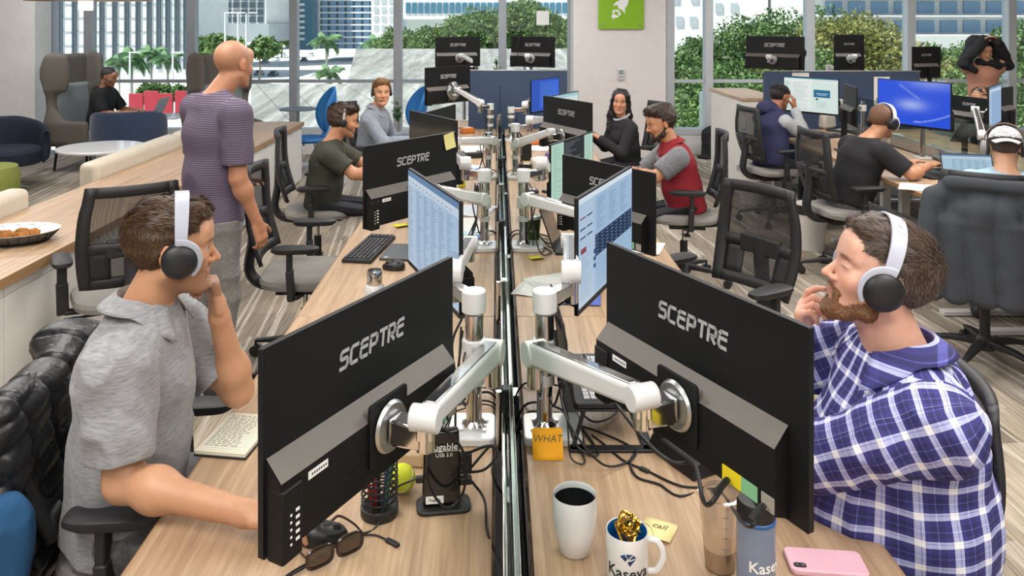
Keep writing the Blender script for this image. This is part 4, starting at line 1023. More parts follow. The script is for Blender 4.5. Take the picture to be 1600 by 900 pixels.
# right row
addm('M2', 'big black monitor back nearest on the right, in front of the checked shirt man', (951, 378), 1.95, 1268, True)
addm('M4', 'lit monitor showing a blue page with dark table, right of the divider', (900, 310), 2.46, 985, False, back=False, content=scr_table, logo=False)
addm('M9', 'black monitor back half hidden behind the lit table page', (880, 241), 3.98, 1024, True)
addm('M10', 'lit monitor with green and dark columns, right of the divider', (859, 226), 4.45, 925, False, back=False, content=scr_split, logo=False, detail=1)
addm('M11', 'black monitor back in front of the woman in black', (850, 149), 5.85, 925, True, detail=1)
addm('M12', 'monitor with pale teal stripes peeking over the one before the woman', (855, 151), 6.35, 903, False, back=False, content=scr_plain('a8d4dc'), logo=False, detail=1)
addm('M13', 'bright blue lit monitor below the far pair, at the centre partition', (829, 125), 7.75, 873, False, back=False, content=scr_plain('1550c0', '1550c0'), logo=False, detail=1, W=.54, Hh=.33)
# beyond the centre partition
addm('F1', 'left one of two far monitor backs above the centre partition', (680, 58), 9.05, 750, False, W=.54, Hh=.335, detail=1)
addm('F2', 'right one of two far monitor backs above the partition, with a ring light', (799, 57), 9.05, 867, True, W=.54, Hh=.335, detail=1)
# right bench
addm('R1', 'wide black monitor back on a white arm above the hooded man', (1166, 56), 9.0, 1257, True, W=.66, Hh=.36, detail=1)
addm('R2', 'tall black monitor back topped with a webcam', (1303, 54), 9.05, 1350, False, W=.335, Hh=.40, detail=1)
addm('R3', 'small black monitor back on a foot near the window plant', (1425, 73), 9.1, 1469, False, W=.38, Hh=.36, detail=1)
addm('R4', 'lit monitor with pale dashboard page before the hooded man', (1225, 118), 8.15, 1311, True, back=False, W=.58, Hh=.36, content=scr_dash, logo=False, detail=1)
addm('R5', 'bright blue wallpaper monitor facing the black shirt man', (1372, 122), 6.45, 1487, True, back=False, W=.60, Hh=.36, content=scr_blue, logo=False, detail=1)
addm('R6', 'slim dark monitor seen edge on with bluish screen, right of the blue wallpaper', (1544, 136), 6.1, 1563, False, back=False, W=.50, Hh=.32, content=scr_doc('8fb0d8'), logo=False, detail=1)
addm('R7', 'black screen turned away between hooded man and black shirt man', (1318, 130), 7.35, 1339, True, back=True, W=.50, Hh=.34, logo=False, detail=1)
addm('R8', 'black monitor back below the man in the black cap', (1487, 148), 7.05, 1545, True, W=.40, Hh=.24, detail=1)
addm('R9', 'dark monitor back at the right edge behind the slim edge-on screen', (1560, 138), 6.9, 1582, False, W=.34, Hh=.30, detail=1, logo=False)
# yellow sticky on M5
def on_monitor(key, name, x, z, w_, h_, colr, label, cat, y=.0075, rot=0, bend=0):
    t, mw = MON[key]; m = MB()
    m.grid(lambda u, v: ((u-.5)*w_, (v-.5)*h_, bend*(1-v)**2), 3, 6)
    return m.build(name, mat(name+colr, colr, .8), None, mw @ MAT_BACK_AT(x, y, z) @ M.Rotation(rot, 4, 'Z'), label=label, cat=cat)
on_monitor('M5', 'sticky_note', -.25, .140, .075, .075, 'd6d08a', 'pale yellow sticky note stuck on the monitor back by the olive shirt man', 'sticky note', rot=.12, bend=.008)
# clear bag on M8
t8, mw8 = MON['M8']
# ================================================================== pole arms
def pole(label, x, y, top=1.084, base=True):
    t = thing('monitor_pole', label, 'monitor stand', T((x, y, DZ)), 'chrome monitor poles')
    h = top-DZ
    MB().poly(rrect(.16, .15, .02), .022, T((-.02 if x < 0 else .02, 0, 0))).build('base_plate', white_enamel, t, bev=.004)
    MB().lathe([(0, .022), (.032, .022), (.034, .03), (.024, .04), (.022, .045), (.022, h-.09), (.0265, h-.088), (.0265, h), (0, h)], n=28).build('pole', chrome, t)
    MB().lathe([(.022, h-.115), (.033, h-.113), (.035, h-.10), (.033, h-.088), (.022, h-.086)], n=28).build('collar', white_enamel, t)
    MB().lathe([(.0225, h*.42), (.028, h*.42), (.028, h*.50), (.0225, h*.50)], n=24).build('cable_clip', white_enamel, t)
    for k in range(4): MB().cyl((.045*cos(k*pi/2+.7), .04*sin(k*pi/2+.7), .022), (.045*cos(k*pi/2+.7), .04*sin(k*pi/2+.7), .027), .006, n=8).build('screw', chrome, t)
    return t
def arm(label, pole_xy, z, key, side, elbow=.24, mx=0, mz=-.075, droop=0.0):
    """jointed arm: short link from the pole, long sprung arm, head, disc on the monitor back"""
    t8_, mw = MON[key]; t = thing('monitor_mount', label, 'monitor mount', None, 'white and chrome monitor mounts')
    A = V((pole_xy[0], pole_xy[1], z)); n = (mw.to_3x3() @ V((0, 1, 0))).normalized(); Mt = mw @ V((mx, .047, mz)); C = Mt+n*.085
    d = C-A; dh = V((d.x, d.y, 0)); perp = V((-dh.y, dh.x, 0)).normalized()*side
    L1 = .14; L2 = .30; D = dh.length
    if D > (L1+L2)*.98: L2 = D/.97-L1
    cosA = max(-1, min(1, (L1*L1+D*D-L2*L2)/(2*L1*D))); u = dh.normalized(); E = A+u*L1*cosA+perp*L1*math.sqrt(1-cosA**2)
    MB().cyl(A-V((0, 0, .03)), A+V((0, 0, .03)), .034, n=24).build('pole_clamp', white_enamel, t, bev=.003)
    Ez = E+V((0, 0, .0)); lk = MB(); lk.bar(A, Ez, .036, .040, w2=.032, h2=.034); lk.cyl(Ez-V((0, 0, .045)), Ez+V((0, 0, .035)), .021, n=20); lk.build('link', chrome, t, bev=.005)
    B = Ez+V((0, 0, .045)); Ce = C+V((0, 0, .035)); dd = (Ce-B).normalized(); up = V((0, 0, 1))
    MB().bar(B-dd*.0, Ce-dd*.02, .050, .060, w2=.040, h2=.044).build('spring_arm', white_enamel, t, bev=.010, seg=3)
    MB().bar(B+V((0, 0, .029))+dd*.02, Ce-dd*.03+V((0, 0, .021)), .034, .008, w2=.026).build('arm_cover', chrome, t, bev=.002)
    sd = dd.cross(up).normalized()
    for q, r_ in ((B, .033), (Ce, .026)): MB().cyl(q-sd*.029, q+sd*.029, r_, n=24).build('joint_cap', white_enamel, t, bev=.003)
    hd = MB(); hd.bar(Ce, C+V((0, 0, -.005)), .034, .034); hd.cyl(C-V((0, 0, .028)), C+V((0, 0, .03)), .019, n=18); hd.build('head', chrome, t, bev=.004)
    MB().bar(C, Mt+n*.012, .040, .045, w2=.050, h2=.055).build('tilt_block', chrome, t, bev=.006)
    MB().cyl(Mt+n*.0005, Mt+n*.010, .052, .046, n=32).build('mount_disc', alu, t, bev=.002)
    return t
PY = [2.25, 4.08, 5.91, 7.74]
LBL = ['nearest the camera', 'beside the open keyboard', 'beside the olive shirt man', 'before the centre partition']; LBR = ['by the orange note', 'by the green coffee cup', 'near the red polo man', 'near the blue lit screen']
for i, y in enumerate(PY):
    pole('chrome pole on the left desks '+LBL[i], -.065, y); pole('chrome pole on the right desks '+LBR[i], .132, y)
arm('white arm carrying the nearest left monitor', (-.065, 2.25), .985, 'M1', 1)
arm('upper white arm carrying the pale blue mail page monitor', (-.065, 2.25), 1.12, 'M3', 1)
arm('white arm carrying the sticky note monitor', (-.065, 4.08), .985, 'M5', 1); arm('upper white arm behind the dark switched off screen', (-.065, 4.08), 1.12, 'M6', 1)
arm('white arm behind the peeking left monitor', (-.065, 5.91), 1.0, 'M7', 1); arm('white arm reaching the monitor with the clear bag', (-.065, 7.74), 1.08, 'M8', 1)
arm('white arm carrying the nearest right monitor', (.132, 2.25), .985, 'M2', -1)
arm('upper white arm carrying the lit table page monitor', (.132, 2.25), 1.12, 'M4', -1)
arm('white arm carrying the half hidden monitor', (.132, 4.08), .985, 'M9', -1); arm('upper white arm carrying the green column monitor', (.132, 4.08), 1.12, 'M10', -1)
arm('white arm carrying the monitor before the woman', (.132, 5.91), .985, 'M11', -1); arm('upper white arm carrying the teal striped monitor', (.132, 5.91), 1.12, 'M12', -1)
arm('white arm carrying the blue lit monitor', (.132, 7.74), 1.05, 'M13', -1)
def lowpole(x, y, z0, top, label):
    t = thing('monitor_pole', label, 'monitor stand', T((x, y, z0))); h = top-z0
    MB().poly(rrect(.12, .12, .02), .016).build('base_plate', white_enamel, t, bev=.003)
    MB().lathe([(0, .016), (.022, .016), (.02, .03), (.02, h), (0, h)], n=20).build('pole', chrome, t)
lowpole(-.38, 9.3, .75, 1.42, 'short chrome pole behind the left far monitor'); arm('white arm below the left far monitor', (-.38, 9.3), 1.36, 'F1', 1)
lowpole(.33, 9.3, .75, 1.42, 'short chrome pole behind the right far monitor'); arm('white arm below the right far monitor', (.33, 9.3), 1.36, 'F2', 1)
lowpole(3.42, 9.25, 1.02, 1.36, 'short chrome pole by the hooded man partition'); arm('white arm of the wide monitor above the hooded man', (3.42, 9.25), 1.30, 'R1', 1)
lowpole(3.84, 9.35, 1.02, 1.40, 'short chrome pole behind the tall monitor'); arm('white arm of the tall webcam monitor', (3.84, 9.35), 1.36, 'R2', 1)
lowpole(3.58, 7.9, DZ, 1.12, 'chrome pole behind the pale dashboard monitor'); arm('white arm of the pale dashboard monitor', (3.58, 7.9), 1.05, 'R4', 1)
lowpole(3.56, 6.75, DZ, 1.12, 'chrome pole behind the blue wallpaper monitor'); arm('white arm of the blue wallpaper monitor', (3.56, 6.75), 1.04, 'R5', 1)
lowpole(3.56, 5.75, DZ, 1.12, 'chrome pole left of the slim edge-on screen'); arm('white arm of the slim edge-on screen', (3.56, 5.75), 1.02, 'R6', 1)
for key, zd in (('R7', DZ), ('R8', DZ), ('R9', DZ), ('R3', 1.02)):
    t_, mw_ = MON[key]; z = mw_.translation.z; hh = z-zd
    MB().bar((0, .05, -.05), (0, .05, -hh+.006), .05, .02).build('stand_neck', mon_black, t_, bev=.003); MB().box((0, .03, -hh+.006), (.22, .17, .010)).build('stand_foot', mon_black, t_, bev=.003)
# cameras clipped to monitors
def webcam(key, x, label):
    t_, mw = MON[key]; W_ = .612; hh = max(v.co.z for v in t_.children[0].data.vertices)
    t = thing('webcam', label, 'webcam', mw @ T((x, 0, hh)))
    MB().box((0, .0, .012), (.03, .05, .012)).build('clip', black_plastic, t, bev=.002); m = MB(); m.box((0, -.01, .035), (.075, .022, .026)); m.build('body', black_plastic, t, bev=.008)
    MB().cyl((0, -.022, .035), (0, -.027, .035), .009, n=14).build('lens', screen_off, t)
webcam('R2', 0, 'small black webcam on top of the tall monitor'); webcam('F2', -.02, 'small black webcam on the right far monitor'); webcam('R7', 0, 'black webcam on the turned away screen')
# ring light on F2
t_, mw_ = MON['F2']; t = thing('ring_light', 'small black ring light on a gooseneck above the right far monitor', 'lamp', mw_ @ T((.17, .03, .15)))
c_ = [V((.035*cos(a), 0, .10+.035*sin(a))) for a in [i*pi/12 for i in range(25)]]; MB().tube(c_, .006, 8).build('ring', black_plastic, t); MB().tube(bez([(0, 0, -.22), (.0, .02, -.12), (-.02, .01, -.02), (0, 0, .065)], 6), .004, 8).build('gooseneck', black_plastic, t)
# laptops
def laptop(label, loc, rz, ang=105, W=.33, D=.23, lit=None, keyc=None, lift=None, body=None):
    t = thing('laptop', label, 'laptop', T(loc, rz), 'open laptops')
    bm_ = body or mat('laptop_dark', '2e2f32', .45, .4)
    MB().poly(rrect(W, D, .01), .014).build('base', bm_, t, bev=.002)
    kb = MB()
    for r_ in range(5):
        for c_ in range(13): kb.box((-W/2+.034+c_*(W-.06)/12.6, D/2-.035-r_*.019, .0155), ((W-.06)/12.6*.86, .016, .003))
    kb.build('keyboard', keyc or black_plastic, t)
    lid = thing('lid', None, None, None); lid.parent = t
    del_ = lid; bpy.data.objects.remove(del_)
    a = R(180-ang); hin = M.Translation((0, D/2, .014)) @ M.Rotation(-(R(ang)-pi/2), 4, 'X')
    p = MB().box((0, .003, D/2), (W, .006, D)).build('lid', bm_, t, hin, bev=.002)
    m = MB(); m.add([(-W/2+.008, -.0005, .012), (W/2-.008, -.0005, .012), (W/2-.008, -.0005, D-.008), (-W/2+.008, -.0005, D-.008)], [(0, 1, 2, 3)])
    if lit:
        m.v = []; m.f = []; m.c = []
        def rect(x0, y0, x1, y1, c, k=0): m.add([(-W/2+.008+x*(W-.016), -.0005-k*.0002, .012+z*(D-.02)) for (x, z) in ((x0, y0), (x1, y0), (x1, y1), (x0, y1))], [(0, 1, 2, 3)], None, c)
        lit(rect, m, W/2-.008, .012, D-.008, -.0005)
    m.build('screen', screen_m if lit else screen_off, p, smooth=False); return t
# ================================================================== wall items
green_acr = mat('acrylic_green', '86b324', .18, coat=.6); steel = mat('steel_pin', 'cfcfcf', .2, 1)
XW = lambda m4: m4
FRONT = lambda x, y, z: M(((1, 0, 0, x), (0, 0, -1, y), (0, 1, 0, z), (0, 0, 0, 1)))     # local XY drawn on a face looking at -Y
t = thing('wall_sign', 'green acrylic square sign with white rocket symbol on the white wall', 'sign', T((1.685, 10.985, 2.10)))
MB().poly(rrect(.62, .62, .02), .012, FRONT(0, 0, 0)).build('panel', green_acr, t, bev=.002)
for sx in (-.25, .25):
    for sz in (-.25, .25): MB().cyl((sx, -.012, sz), (sx, -.030, sz), .014, n=16).build('standoff', steel, t)
# rocket drawn in panel pixels around (969,20) of the frame: 1 px = 10.985/1260 m
kk = 10.985/F; rk = MB()
def rp(pts): rk.poly([((x-971.0)*kk, -(y-10.0)*kk) for x, y in pts][::-1], .002, FRONT(0, -.013, 0))
rp([(981, -9), (975, -2), (963, 3), (958, 9), (965, 8), (967, 13), (973, 16), (977, 22), (977, 13), (981, 8), (983, -1), (982, -9)])
rp([(958, 16), (962, 15), (960, 21), (957, 20)]); rp([(962, 15), (969, 16), (968, 19), (962, 18)]); rp([(968, 17), (971, 22), (968, 25), (966, 22)]); rp([(957, 21), (968, 25), (964, 28), (961, 27), (958, 31), (958, 27), (955, 27), (957, 24)])
rk.build('rocket_symbol', paper, t, smooth=False)
t = thing('thermostat', 'small grey thermostat on the white wall below the green sign', 'thermostat', T((1.685, 10.99, 1.9-83*11/F)))
MB().box((0, -.008, 0), (.092, .022, .145)).build('body', white_enamel, t, bev=.004); MB().box((0, -.0195, .025), (.066, .002, .062)).build('display', mat('lcd', '8a9084', .3), t); MB().box((0, -.0195, -.035), (.07, .002, .022)).build('button_row', frame_grey, t)
t = thing('paper_notice', 'white paper sheet taped to the window above the right far monitor', 'notice', T(((848-CX)*K, WY-.02, 1.9-(28-HY)*K)))
MB().box((0, 0, 0), (.18, .002, .20)).build('sheet', paper, t)
for i, (px, py, w_, h_, lab, s_) in enumerate([(1251, 118, .18, .06, 'white paper slip on the navy partition above the dashboard', ''), (1378, 142, .17, .30, 'white printed sheet with letter K on the navy partition', 'K')]):
    c = P(px, py, 8.63); t = thing('paper_notice', lab, 'notice', T((c.x, 8.632, c.z))); MB().box((0, 0, 0), (w_, .003, h_)).build('sheet', paper, t)
    if s_: text_mesh('K', .07, 'letter', ink, t, FRONT(-.04, -.003, -.10))
woodp = wood_mat('pendant_wood', '7a5234', '9a6e48', 'b88a60', 'X', .6)
for (px, r_, yy, lab, sh_) in [(134, .42, 9.0, 'round wooden pendant lamp with white shade at the top left', True), (195, .30, 9.6, 'second round wooden pendant lamp beside the white shade', False), (70, .22, 9.4, 'small wooden pendant lamp near the left wall', False)]:
    z = 1.9+(33-1.5)*yy/F; t = thing('pendant_lamp', lab, 'lamp', T(((px-CX)*yy/F, yy, z)), 'wooden pendant lamps')
    MB().lathe([(.06, 0), (r_, 0), (r_, .05), (.06, .06)], n=48).build('wood_disc', woodp, t); MB().cyl((0, 0, .05), (0, 0, CEIL-z), .006, n=8).build('cord', cable_black, t)
    zb = -.105 if sh_ else .02; g = MB().lathe([(0, zb), (.072, zb), (.076, zb+.01), (.076, .03), (0, .03)], n=32); g.build('lamp_shade', mat('lamp_glow', 'fff2e0', .5, emit=1.6), t)
# ================================================================== small things
def keyboard(label, c, rz, L_=.45, W_=.145, colr='1f1f22', keys='2f2f33', n=(17, 6), z=DZ):
    t = thing('keyboard', label, 'keyboard', T((c[0], c[1], z), rz))
    MB().box((0, 0, .010), (L_, W_, .018), top=(.99, .97)).build('body', mat('kb_'+colr, colr, .5), t, bev=.003)
    km = mat('key_'+keys, keys, .5, bump=.1); dx = (L_-.02)/n[0]; dy = (W_-.02)/n[1]; q = MB()
    for j in range(n[1]):
        i = 0
        while i < n[0]:
            w_ = 1
            if j == 0 and i == 4: w_ = 5
            elif (j in (1, 2) and i == 0) or (j == 2 and i == 12): w_ = 2
            if not (i in (14,) or (i > 14 and j == 9)): q.box((-L_/2+.01+(i+w_/2)*dx, -W_/2+.01+(j+.5)*dy, .0225), (dx*w_*.86, dy*.84, .007), top=(.86, .82))
            i += w_
    q.build('keys', km, t, kind='stuff'); return t
def mouse(label, c, rz, colr='18181a', z=DZ, s=1.0):
    t = thing('computer_mouse', label, 'mouse', T((c[0], c[1], z), rz, s=s))
    def f(u, v):
        a = 2*pi*u; rr_ = [0, .7, .95, 1, 1, .9, .65, .3, 0][int(round(v*8))]; zz = [.0, .0, .001, .008, .018, .029, .035, .038, .0385][int(round(v*8))]
        return (.054*rr_*cos(a), (.031-.003*cos(a))*rr_*sin(a), zz*(1-.18*cos(a)*(v > .4)))
    MB().grid(f, 30, 9, closeu=True).build('body', mat('mouse_'+colr, colr, .4), t); MB().cyl((.03, -.004, .028), (.03, .004, .028), .009, n=14).build('scroll_wheel', black_soft, t); return t
keyboard('black keyboard lying alone on the left desk', G(578, 391, DZ), R(82)); mouse('black mouse beside the black keyboard on the left desk', G(615, 421, DZ), R(172))
mouse('black mouse under the fingers of the polo man', (-.385, 1.785), R(5))
t = thing('tablet', 'slate grey closed tablet behind the pale blue mail page monitor', 'tablet', T((*G(633, 396, DZ)[:2], DZ), R(-6))); MB().poly(rrect(.20, .26, .01), .012).build('body', mat('slate', '4b4e52', .4, .3), t, bev=.002); MB().box((-.07, -.11, .0124), (.02, .01, .0008)).build('label', paper, t)
def notebook():
    t = thing('open_notebook', 'open lined notebook with handwriting on the desk by the polo man', 'notebook', T((*G(372, 684, DZ)[:2], DZ), R(-8)))
    MB().box((0, 0, .003), (.145, .215, .006)).build('cover', black_soft, t, bev=.002)
    def pg(u, v): return ((u-.5)*.14, (v-.5)*.208, .014+.004*sin(pi*u)) 
    pm = MB().box((0, 0, .010), (.14, .208, .010)); pm.build('pages', mat('page_cream', 'e4e0cc', .8), t)
    q = MB()
    for k in range(20): q.box((0, -.095+k*.010, .0153), (.13, .0005, .0003))
    q.build('ruled_lines', mat('rule_grey', 'a9b4b8', .8), t); q = MB(); r2 = random.Random(8)
    for k in range(17):
        x = -.055
        while x < .03:
            w_ = r2.uniform(.004, .012); q.box((x, .088-k*.0100, .0156), (w_, .0012, .0003)); q.box((x+w_/3, .0895-k*.0100, .0156), (.001, .004, .0003)); x += w_+r2.uniform(.003, .007)
    q.build('handwriting', ink, t)
notebook()
def sticky(label, c, rz, colr, w_=.076, txt=None, z=DZ+.001, curl=.010, rx=0):
    t = thing('sticky_note', label, 'sticky note', T((c[0], c[1], z), rz, rx)); MB().grid(lambda u, v: ((u-.5)*w_, (v-.5)*w_, .0008+curl*(1-v)**3), 3, 8).build('sheet', mat('note_'+colr, colr, .8), t, solid=.0006)
    if txt: text_mesh(txt, .026, 'handwriting', mat('pencil', '6a5a3a', .8), t, T((0, .012, .0022)), extr=.0001, shear=.2)
    return t
sticky('orange sticky note with handwriting in front of the white pole plate', (.133, 2.135), 0, 'f0a818', .080, 'WHAT', z=DZ+.030, curl=.002, rx=R(48))
sticky('pale yellow sticky note behind the mug with gold ribbon', G(1028, 829, DZ), R(-28), 'e2d79a', .075, 'call', curl=.004)
sticky('yellow sticky note by the second right pole', G(838, 404, DZ), R(20), 'd8cf3a', .07); sticky('yellow sticky notes below the sticky note monitor', G(628, 353, DZ), R(30), 'd9d13c', .09)
# spiral pen cup
def pen_cup():
    t = thing('pen_cup', 'black spiral wire pen cup with pens in front of the tennis ball', 'pen holder', T((*G(593, 803, DZ)[:2], DZ)))
    MB().lathe([(0, 0), (.042, 0), (.044, .004), (.044, .022), (.040, .024), (0, .012)], n=36).build('base', black_plastic, t)
    MB().tube([(.041*cos(a), .041*sin(a), .028+.088*a/(6*2*pi)) for a in [i*pi/12 for i in range(6*24+1)]], .0024, 6).build('wire_coil', dark_metal, t)
    u = MB(); [u.cyl((.041*cos(a), .041*sin(a), .02), (.041*cos(a), .041*sin(a), .118), .0018, n=6) for a in (.3, 2.4, 4.5)]; u.build('wire_post', dark_metal, t)
    return t
pc = pen_cup(); pcl = G(593, 803, DZ)
for i, (dx, dy, c, lab, h) in enumerate([(.014, .01, '2c3d6a', 'blue pen standing in the spiral cup', .15), (-.012, .012, 'b02430', 'red marker standing in the spiral cup', .125), (.0, -.014, '1e1e20', 'black pen standing in the spiral cup', .135), (.02, -.008, '2e5a44', 'green pen standing in the spiral cup', .115), (-.02, -.006, '9a2a2a', 'short red pen standing in the spiral cup', .095)]):
    t = thing('pen', lab, 'pen', T((pcl.x+dx*.6, pcl.y+dy*.6, DZ+.014))); mc = mat('pen_'+c, c, .35)
    MB().cyl((0, 0, 0), (dx, dy, h), .0048, n=12).build('barrel', mc, t); MB().cyl((dx*.8, dy*.8, h*.8), (dx*1.02, dy*1.02, h*1.02), .0056, n=12).build('pen_cap', mc, t)
b = G(628, 768, DZ); t = thing('tennis_ball', 'yellow tennis ball behind the spiral pen cup', 'ball', T((b.x, b.y, DZ+.033))); MB().sphere((0, 0, 0), .033, 32).build('felt', mat('felt_yellow', 'd4dc3c', .95, bump=.6, bscale=500), t)
MB().tube([(.0332*cos(a)*math.sqrt(max(0, 1-.36*cos(2*a)**2)), .0332*sin(a)*math.sqrt(max(0, 1-.36*cos(2*a)**2)), .0332*.6*cos(2*a)) for a in [i*pi/24 for i in range(49)]], .0008, 5).build('seam', paper, t)
# docking station
g = G(693, 792, DZ); t = thing('docking_station', 'upright black docking station with white lettering before the nearest left arm', 'docking station', T((g.x, g.y, DZ), R(8)))
MB().poly([(p[0], p[1]) for p in rrect(.128, .07, .02, 6)], .010).build('base', black_plastic, t, bev=.003)
MB().box((-.005, 0, .098), (.092, .030, .176), top=(.90, .8)).build('body', mat('gloss_black', '121214', .12, coat=.5), t, bev=.008, seg=3)
text_mesh('plugable', .0225, 'brand_lettering', paper, t, FRONT(-.004, -.0172, .150), bold=.0002); text_mesh('USB 3.0', .0125, 'product_lettering', paper, t, FRONT(.0, -.0170, .131)); q = MB().box((0, -.0168, .1405), (.070, .0006, .0012)); q.build('underline', paper, t)
q = MB().poly(rrect(.042, .018, .002), .0006, FRONT(-.022, -.0165, .028)); lb = q.build('label', paper, t); text_mesh('Plugable', .0085, 'label_print', ink, lb, FRONT(-.022, -.0173, .028))
q = MB(); [q.box((.022+.003*(k % 4), -.0166, .045+.0042*k), (.016, .0006, .0010)) for k in range(14)]; q.build('vent_lines', vent_m, t)
for k, (zz, w_) in enumerate([(.115, .020), (.092, .030), (.060, .018)]): MB().box((.052, .0, zz), (.03, .018, w_)).build('plug', black_plastic, t, bev=.003)
MB().box((-.055, -.004, .072), (.022, .012, .014)).build('usb_plug', black_plastic, t, bev=.002)
def cable(label, pts, r=.003, n=10, m=None, ends=None, zs=None):
    t = thing('cable', label, 'cable', None); MB().tube(bez(pts, n), r, 8).build('cord', m or cable_black, t)
    if ends:
        for a, b_ in ends: MB().bar(a, b_, .012, .007).build('connector', black_plastic, t, bev=.0015)
    return t
gz = lambda px, py, z=.003: tuple(G(px, py, DZ+z))
cable('black usb cable curving past the spiral cup to the sunglasses', [tuple(V((g.x-.066, g.y-.01, DZ+.072))), gz(613, 768, .05), gz(588, 822), gz(566, 834), gz(530, 846), gz(500, 869), gz(462, 890), gz(440, 905)], .0022)
cable('short black micro usb cable beside the sunglasses', [gz(447, 903, .006), gz(480, 884, .006), gz(520, 853, .006), gz(560, 838, .006), gz(585, 836), gz(604, 843)], .0022, ends=[(gz(604, 843, .004), gz(618, 850, .004)), (gz(618, 850, .004), gz(622, 853, .004))])
# sunglasses
def sunglasses():
    c = G(528, 884, DZ); t = thing('sunglasses', 'brown framed sunglasses lying on the desk front left', 'sunglasses', T((c.x, c.y, DZ+.004), R(38)))
    fm = mat('tortoise', '2a1d16', .25, coat=.5, var=.3, vscale=60); ln = glass_mat('amber_lens', '8a6a40', .14)
    f = MB(); se = lambda c_, e_: math.copysign(abs(c_)**e_, c_)
    for sx in (-1, 1): f.tube([(sx*.035+.029*se(cos(a), .6), .012, .023+.019*se(sin(a), .6)) for a in [i*pi/16 for i in range(33)]], .0042, 8); MB().poly([(.027*se(cos(a), .6), .0178*se(sin(a), .6)) for a in [i*pi/14 for i in range(28)]], .002, FRONT(sx*.035, .013, .023)).build('lens', ln, t)
    f.tube([(-.008, .012, .028), (0, .012, .031), (.008, .012, .028)], .003, 8); f.build('front_frame', fm, t)
    for sx in (-1, 1): MB().tube(bez([(sx*.066, .012, .032), (sx*.068, .06, .030), (sx*.062, .115, .022), (sx*.055, .140, .002)], 6), .0030, 8, sx=.6).build('temple', fm, t)
sunglasses()
# stainless bottle
t = thing('water_bottle', 'white bottle with polished steel lid behind the nearest left monitor', 'bottle', T((-.438, 2.88, DZ)))
MB().lathe([(0, 0), (.034, 0), (.037, .006), (.037, .185), (.033, .205), (.026, .212)], n=36).build('body', white_enamel, t); MB().lathe([(.026, .21), (.027, .212), (.027, .255), (.024, .262), (0, .263)], n=30).build('lid', chrome, t)
# sheets of paper, folders, bits per station
def sheet(label, c, rz, w_=.21, h_=.297, colr='e9e9e6', lines=True, z=DZ+.0015):
    t = thing('paper_sheet', label, 'paper', T((c[0], c[1], z), R(rz))); MB().grid(lambda u, v: ((u-.5)*w_, (v-.5)*h_, .0012+.003*sin(5*u+3*v)**2), 6, 8).build('sheet', mat('sheet_'+colr, colr, .8), t, solid=.0004)
    if lines:
        q = MB(); [q.box((-.01, h_/2-.03-k*h_/16, .0055), (w_*.75, .002, .0003)) for k in range(13)]; q.build('print', mat('print_grey', '8c9096', .8), t)
    return t
for a in [('white sheet by the second left pole', G(735, 352, DZ), 12), ('printed sheet with blue heading beside the mail page monitor', G(742, 330, DZ), -15, .21, .28, 'dfe4ee'), ('white sheets under the nearest lit table monitor', G(872, 447, DZ), 25), ('crumpled white sheet left of the table page monitor', G(835, 452, DZ), -20, .15, .2),
          ('sheet near the far pole before the navy partition', G(738, 232, DZ), 8), ('sheet right of the far divider end', G(840, 232, DZ), -10), ('white sheet under the half hidden monitor', G(1010, 388, DZ), -20, .16, .22), ('sheet on the desk before the red polo man', G(905, 300, DZ), 30, .2, .28),
          ('small printed blue sheet beside the lit mail page monitor', G(728, 392, DZ), 5, .12, .1, '9db4cc'), ('curled sheet behind the far left pole', G(735, 262, DZ), -25, .15, .2)]: sheet(*a)
for a in [('blue folder near the third left pole', G(742, 268, DZ), 4, .2, .26, '2c4a8c'), ('orange folder before the navy partition', G(712, 218, DZ), 12, .18, .2, 'd07a30'), ('blue leaflet beside the second left pole', G(738, 368, DZ), 30, .12, .18, '4a62b0'), ('blue bound booklet under the lit table monitor', G(905, 462, DZ), -8, .18, .24, '5468b4')]: sheet(*a, lines=False)
def cup(label, x, y, z, r1, r2, h, m, lid=None, sleeve=None, txt=None):
    t = thing('coffee_cup', label, 'cup', T((x, y, z))); MB().lathe([(0, 0), (r1, 0), (r2, h), (r2-.002, h), (r1-.002, .004), (0, .004)], n=36).build('body', m, t)
    if lid: MB().lathe([(r2+.002, h-.006), (r2+.004, h), (r2-.002, h+.010), (r2-.012, h+.012), (r2-.014, h+.006), (0, h+.006)], n=36).build('lid', lid, t)
    if txt: text_mesh(txt, .016, 'lettering', paper, t, FRONT(0, -(r1+r2)/2-.0015, h*.5))
    return t
gc = G(833, 377, DZ); cup('dark green paper coffee cup with white lid on the right desk', gc.x, gc.y, DZ, .030, .041, .125, mat('cup_green', '3c5a1c', .5), white_enamel, txt='Panera')
# tumbler
t = thing('tumbler', 'white tapered tumbler with dark inside on the right desk', 'tumbler', T((*G(898, 861, DZ)[:2], DZ)))
MB().lathe([(0, 0), (.028, 0), (.033, .004), (.044, .05), (.0485, .09), (.0475, .122), (.0465, .126), (.0445, .122), (.0450, .112)], n=48).build('body', mat('ceramic_white', 'ebebee', .25, coat=.4), t)
MB().lathe([(.0450, .121), (.0455, .09), (.041, .05), (.03, .012), (0, .010)], n=48).build('inside', mat('inside_dark', '16171b', .5, bump=.3), t)
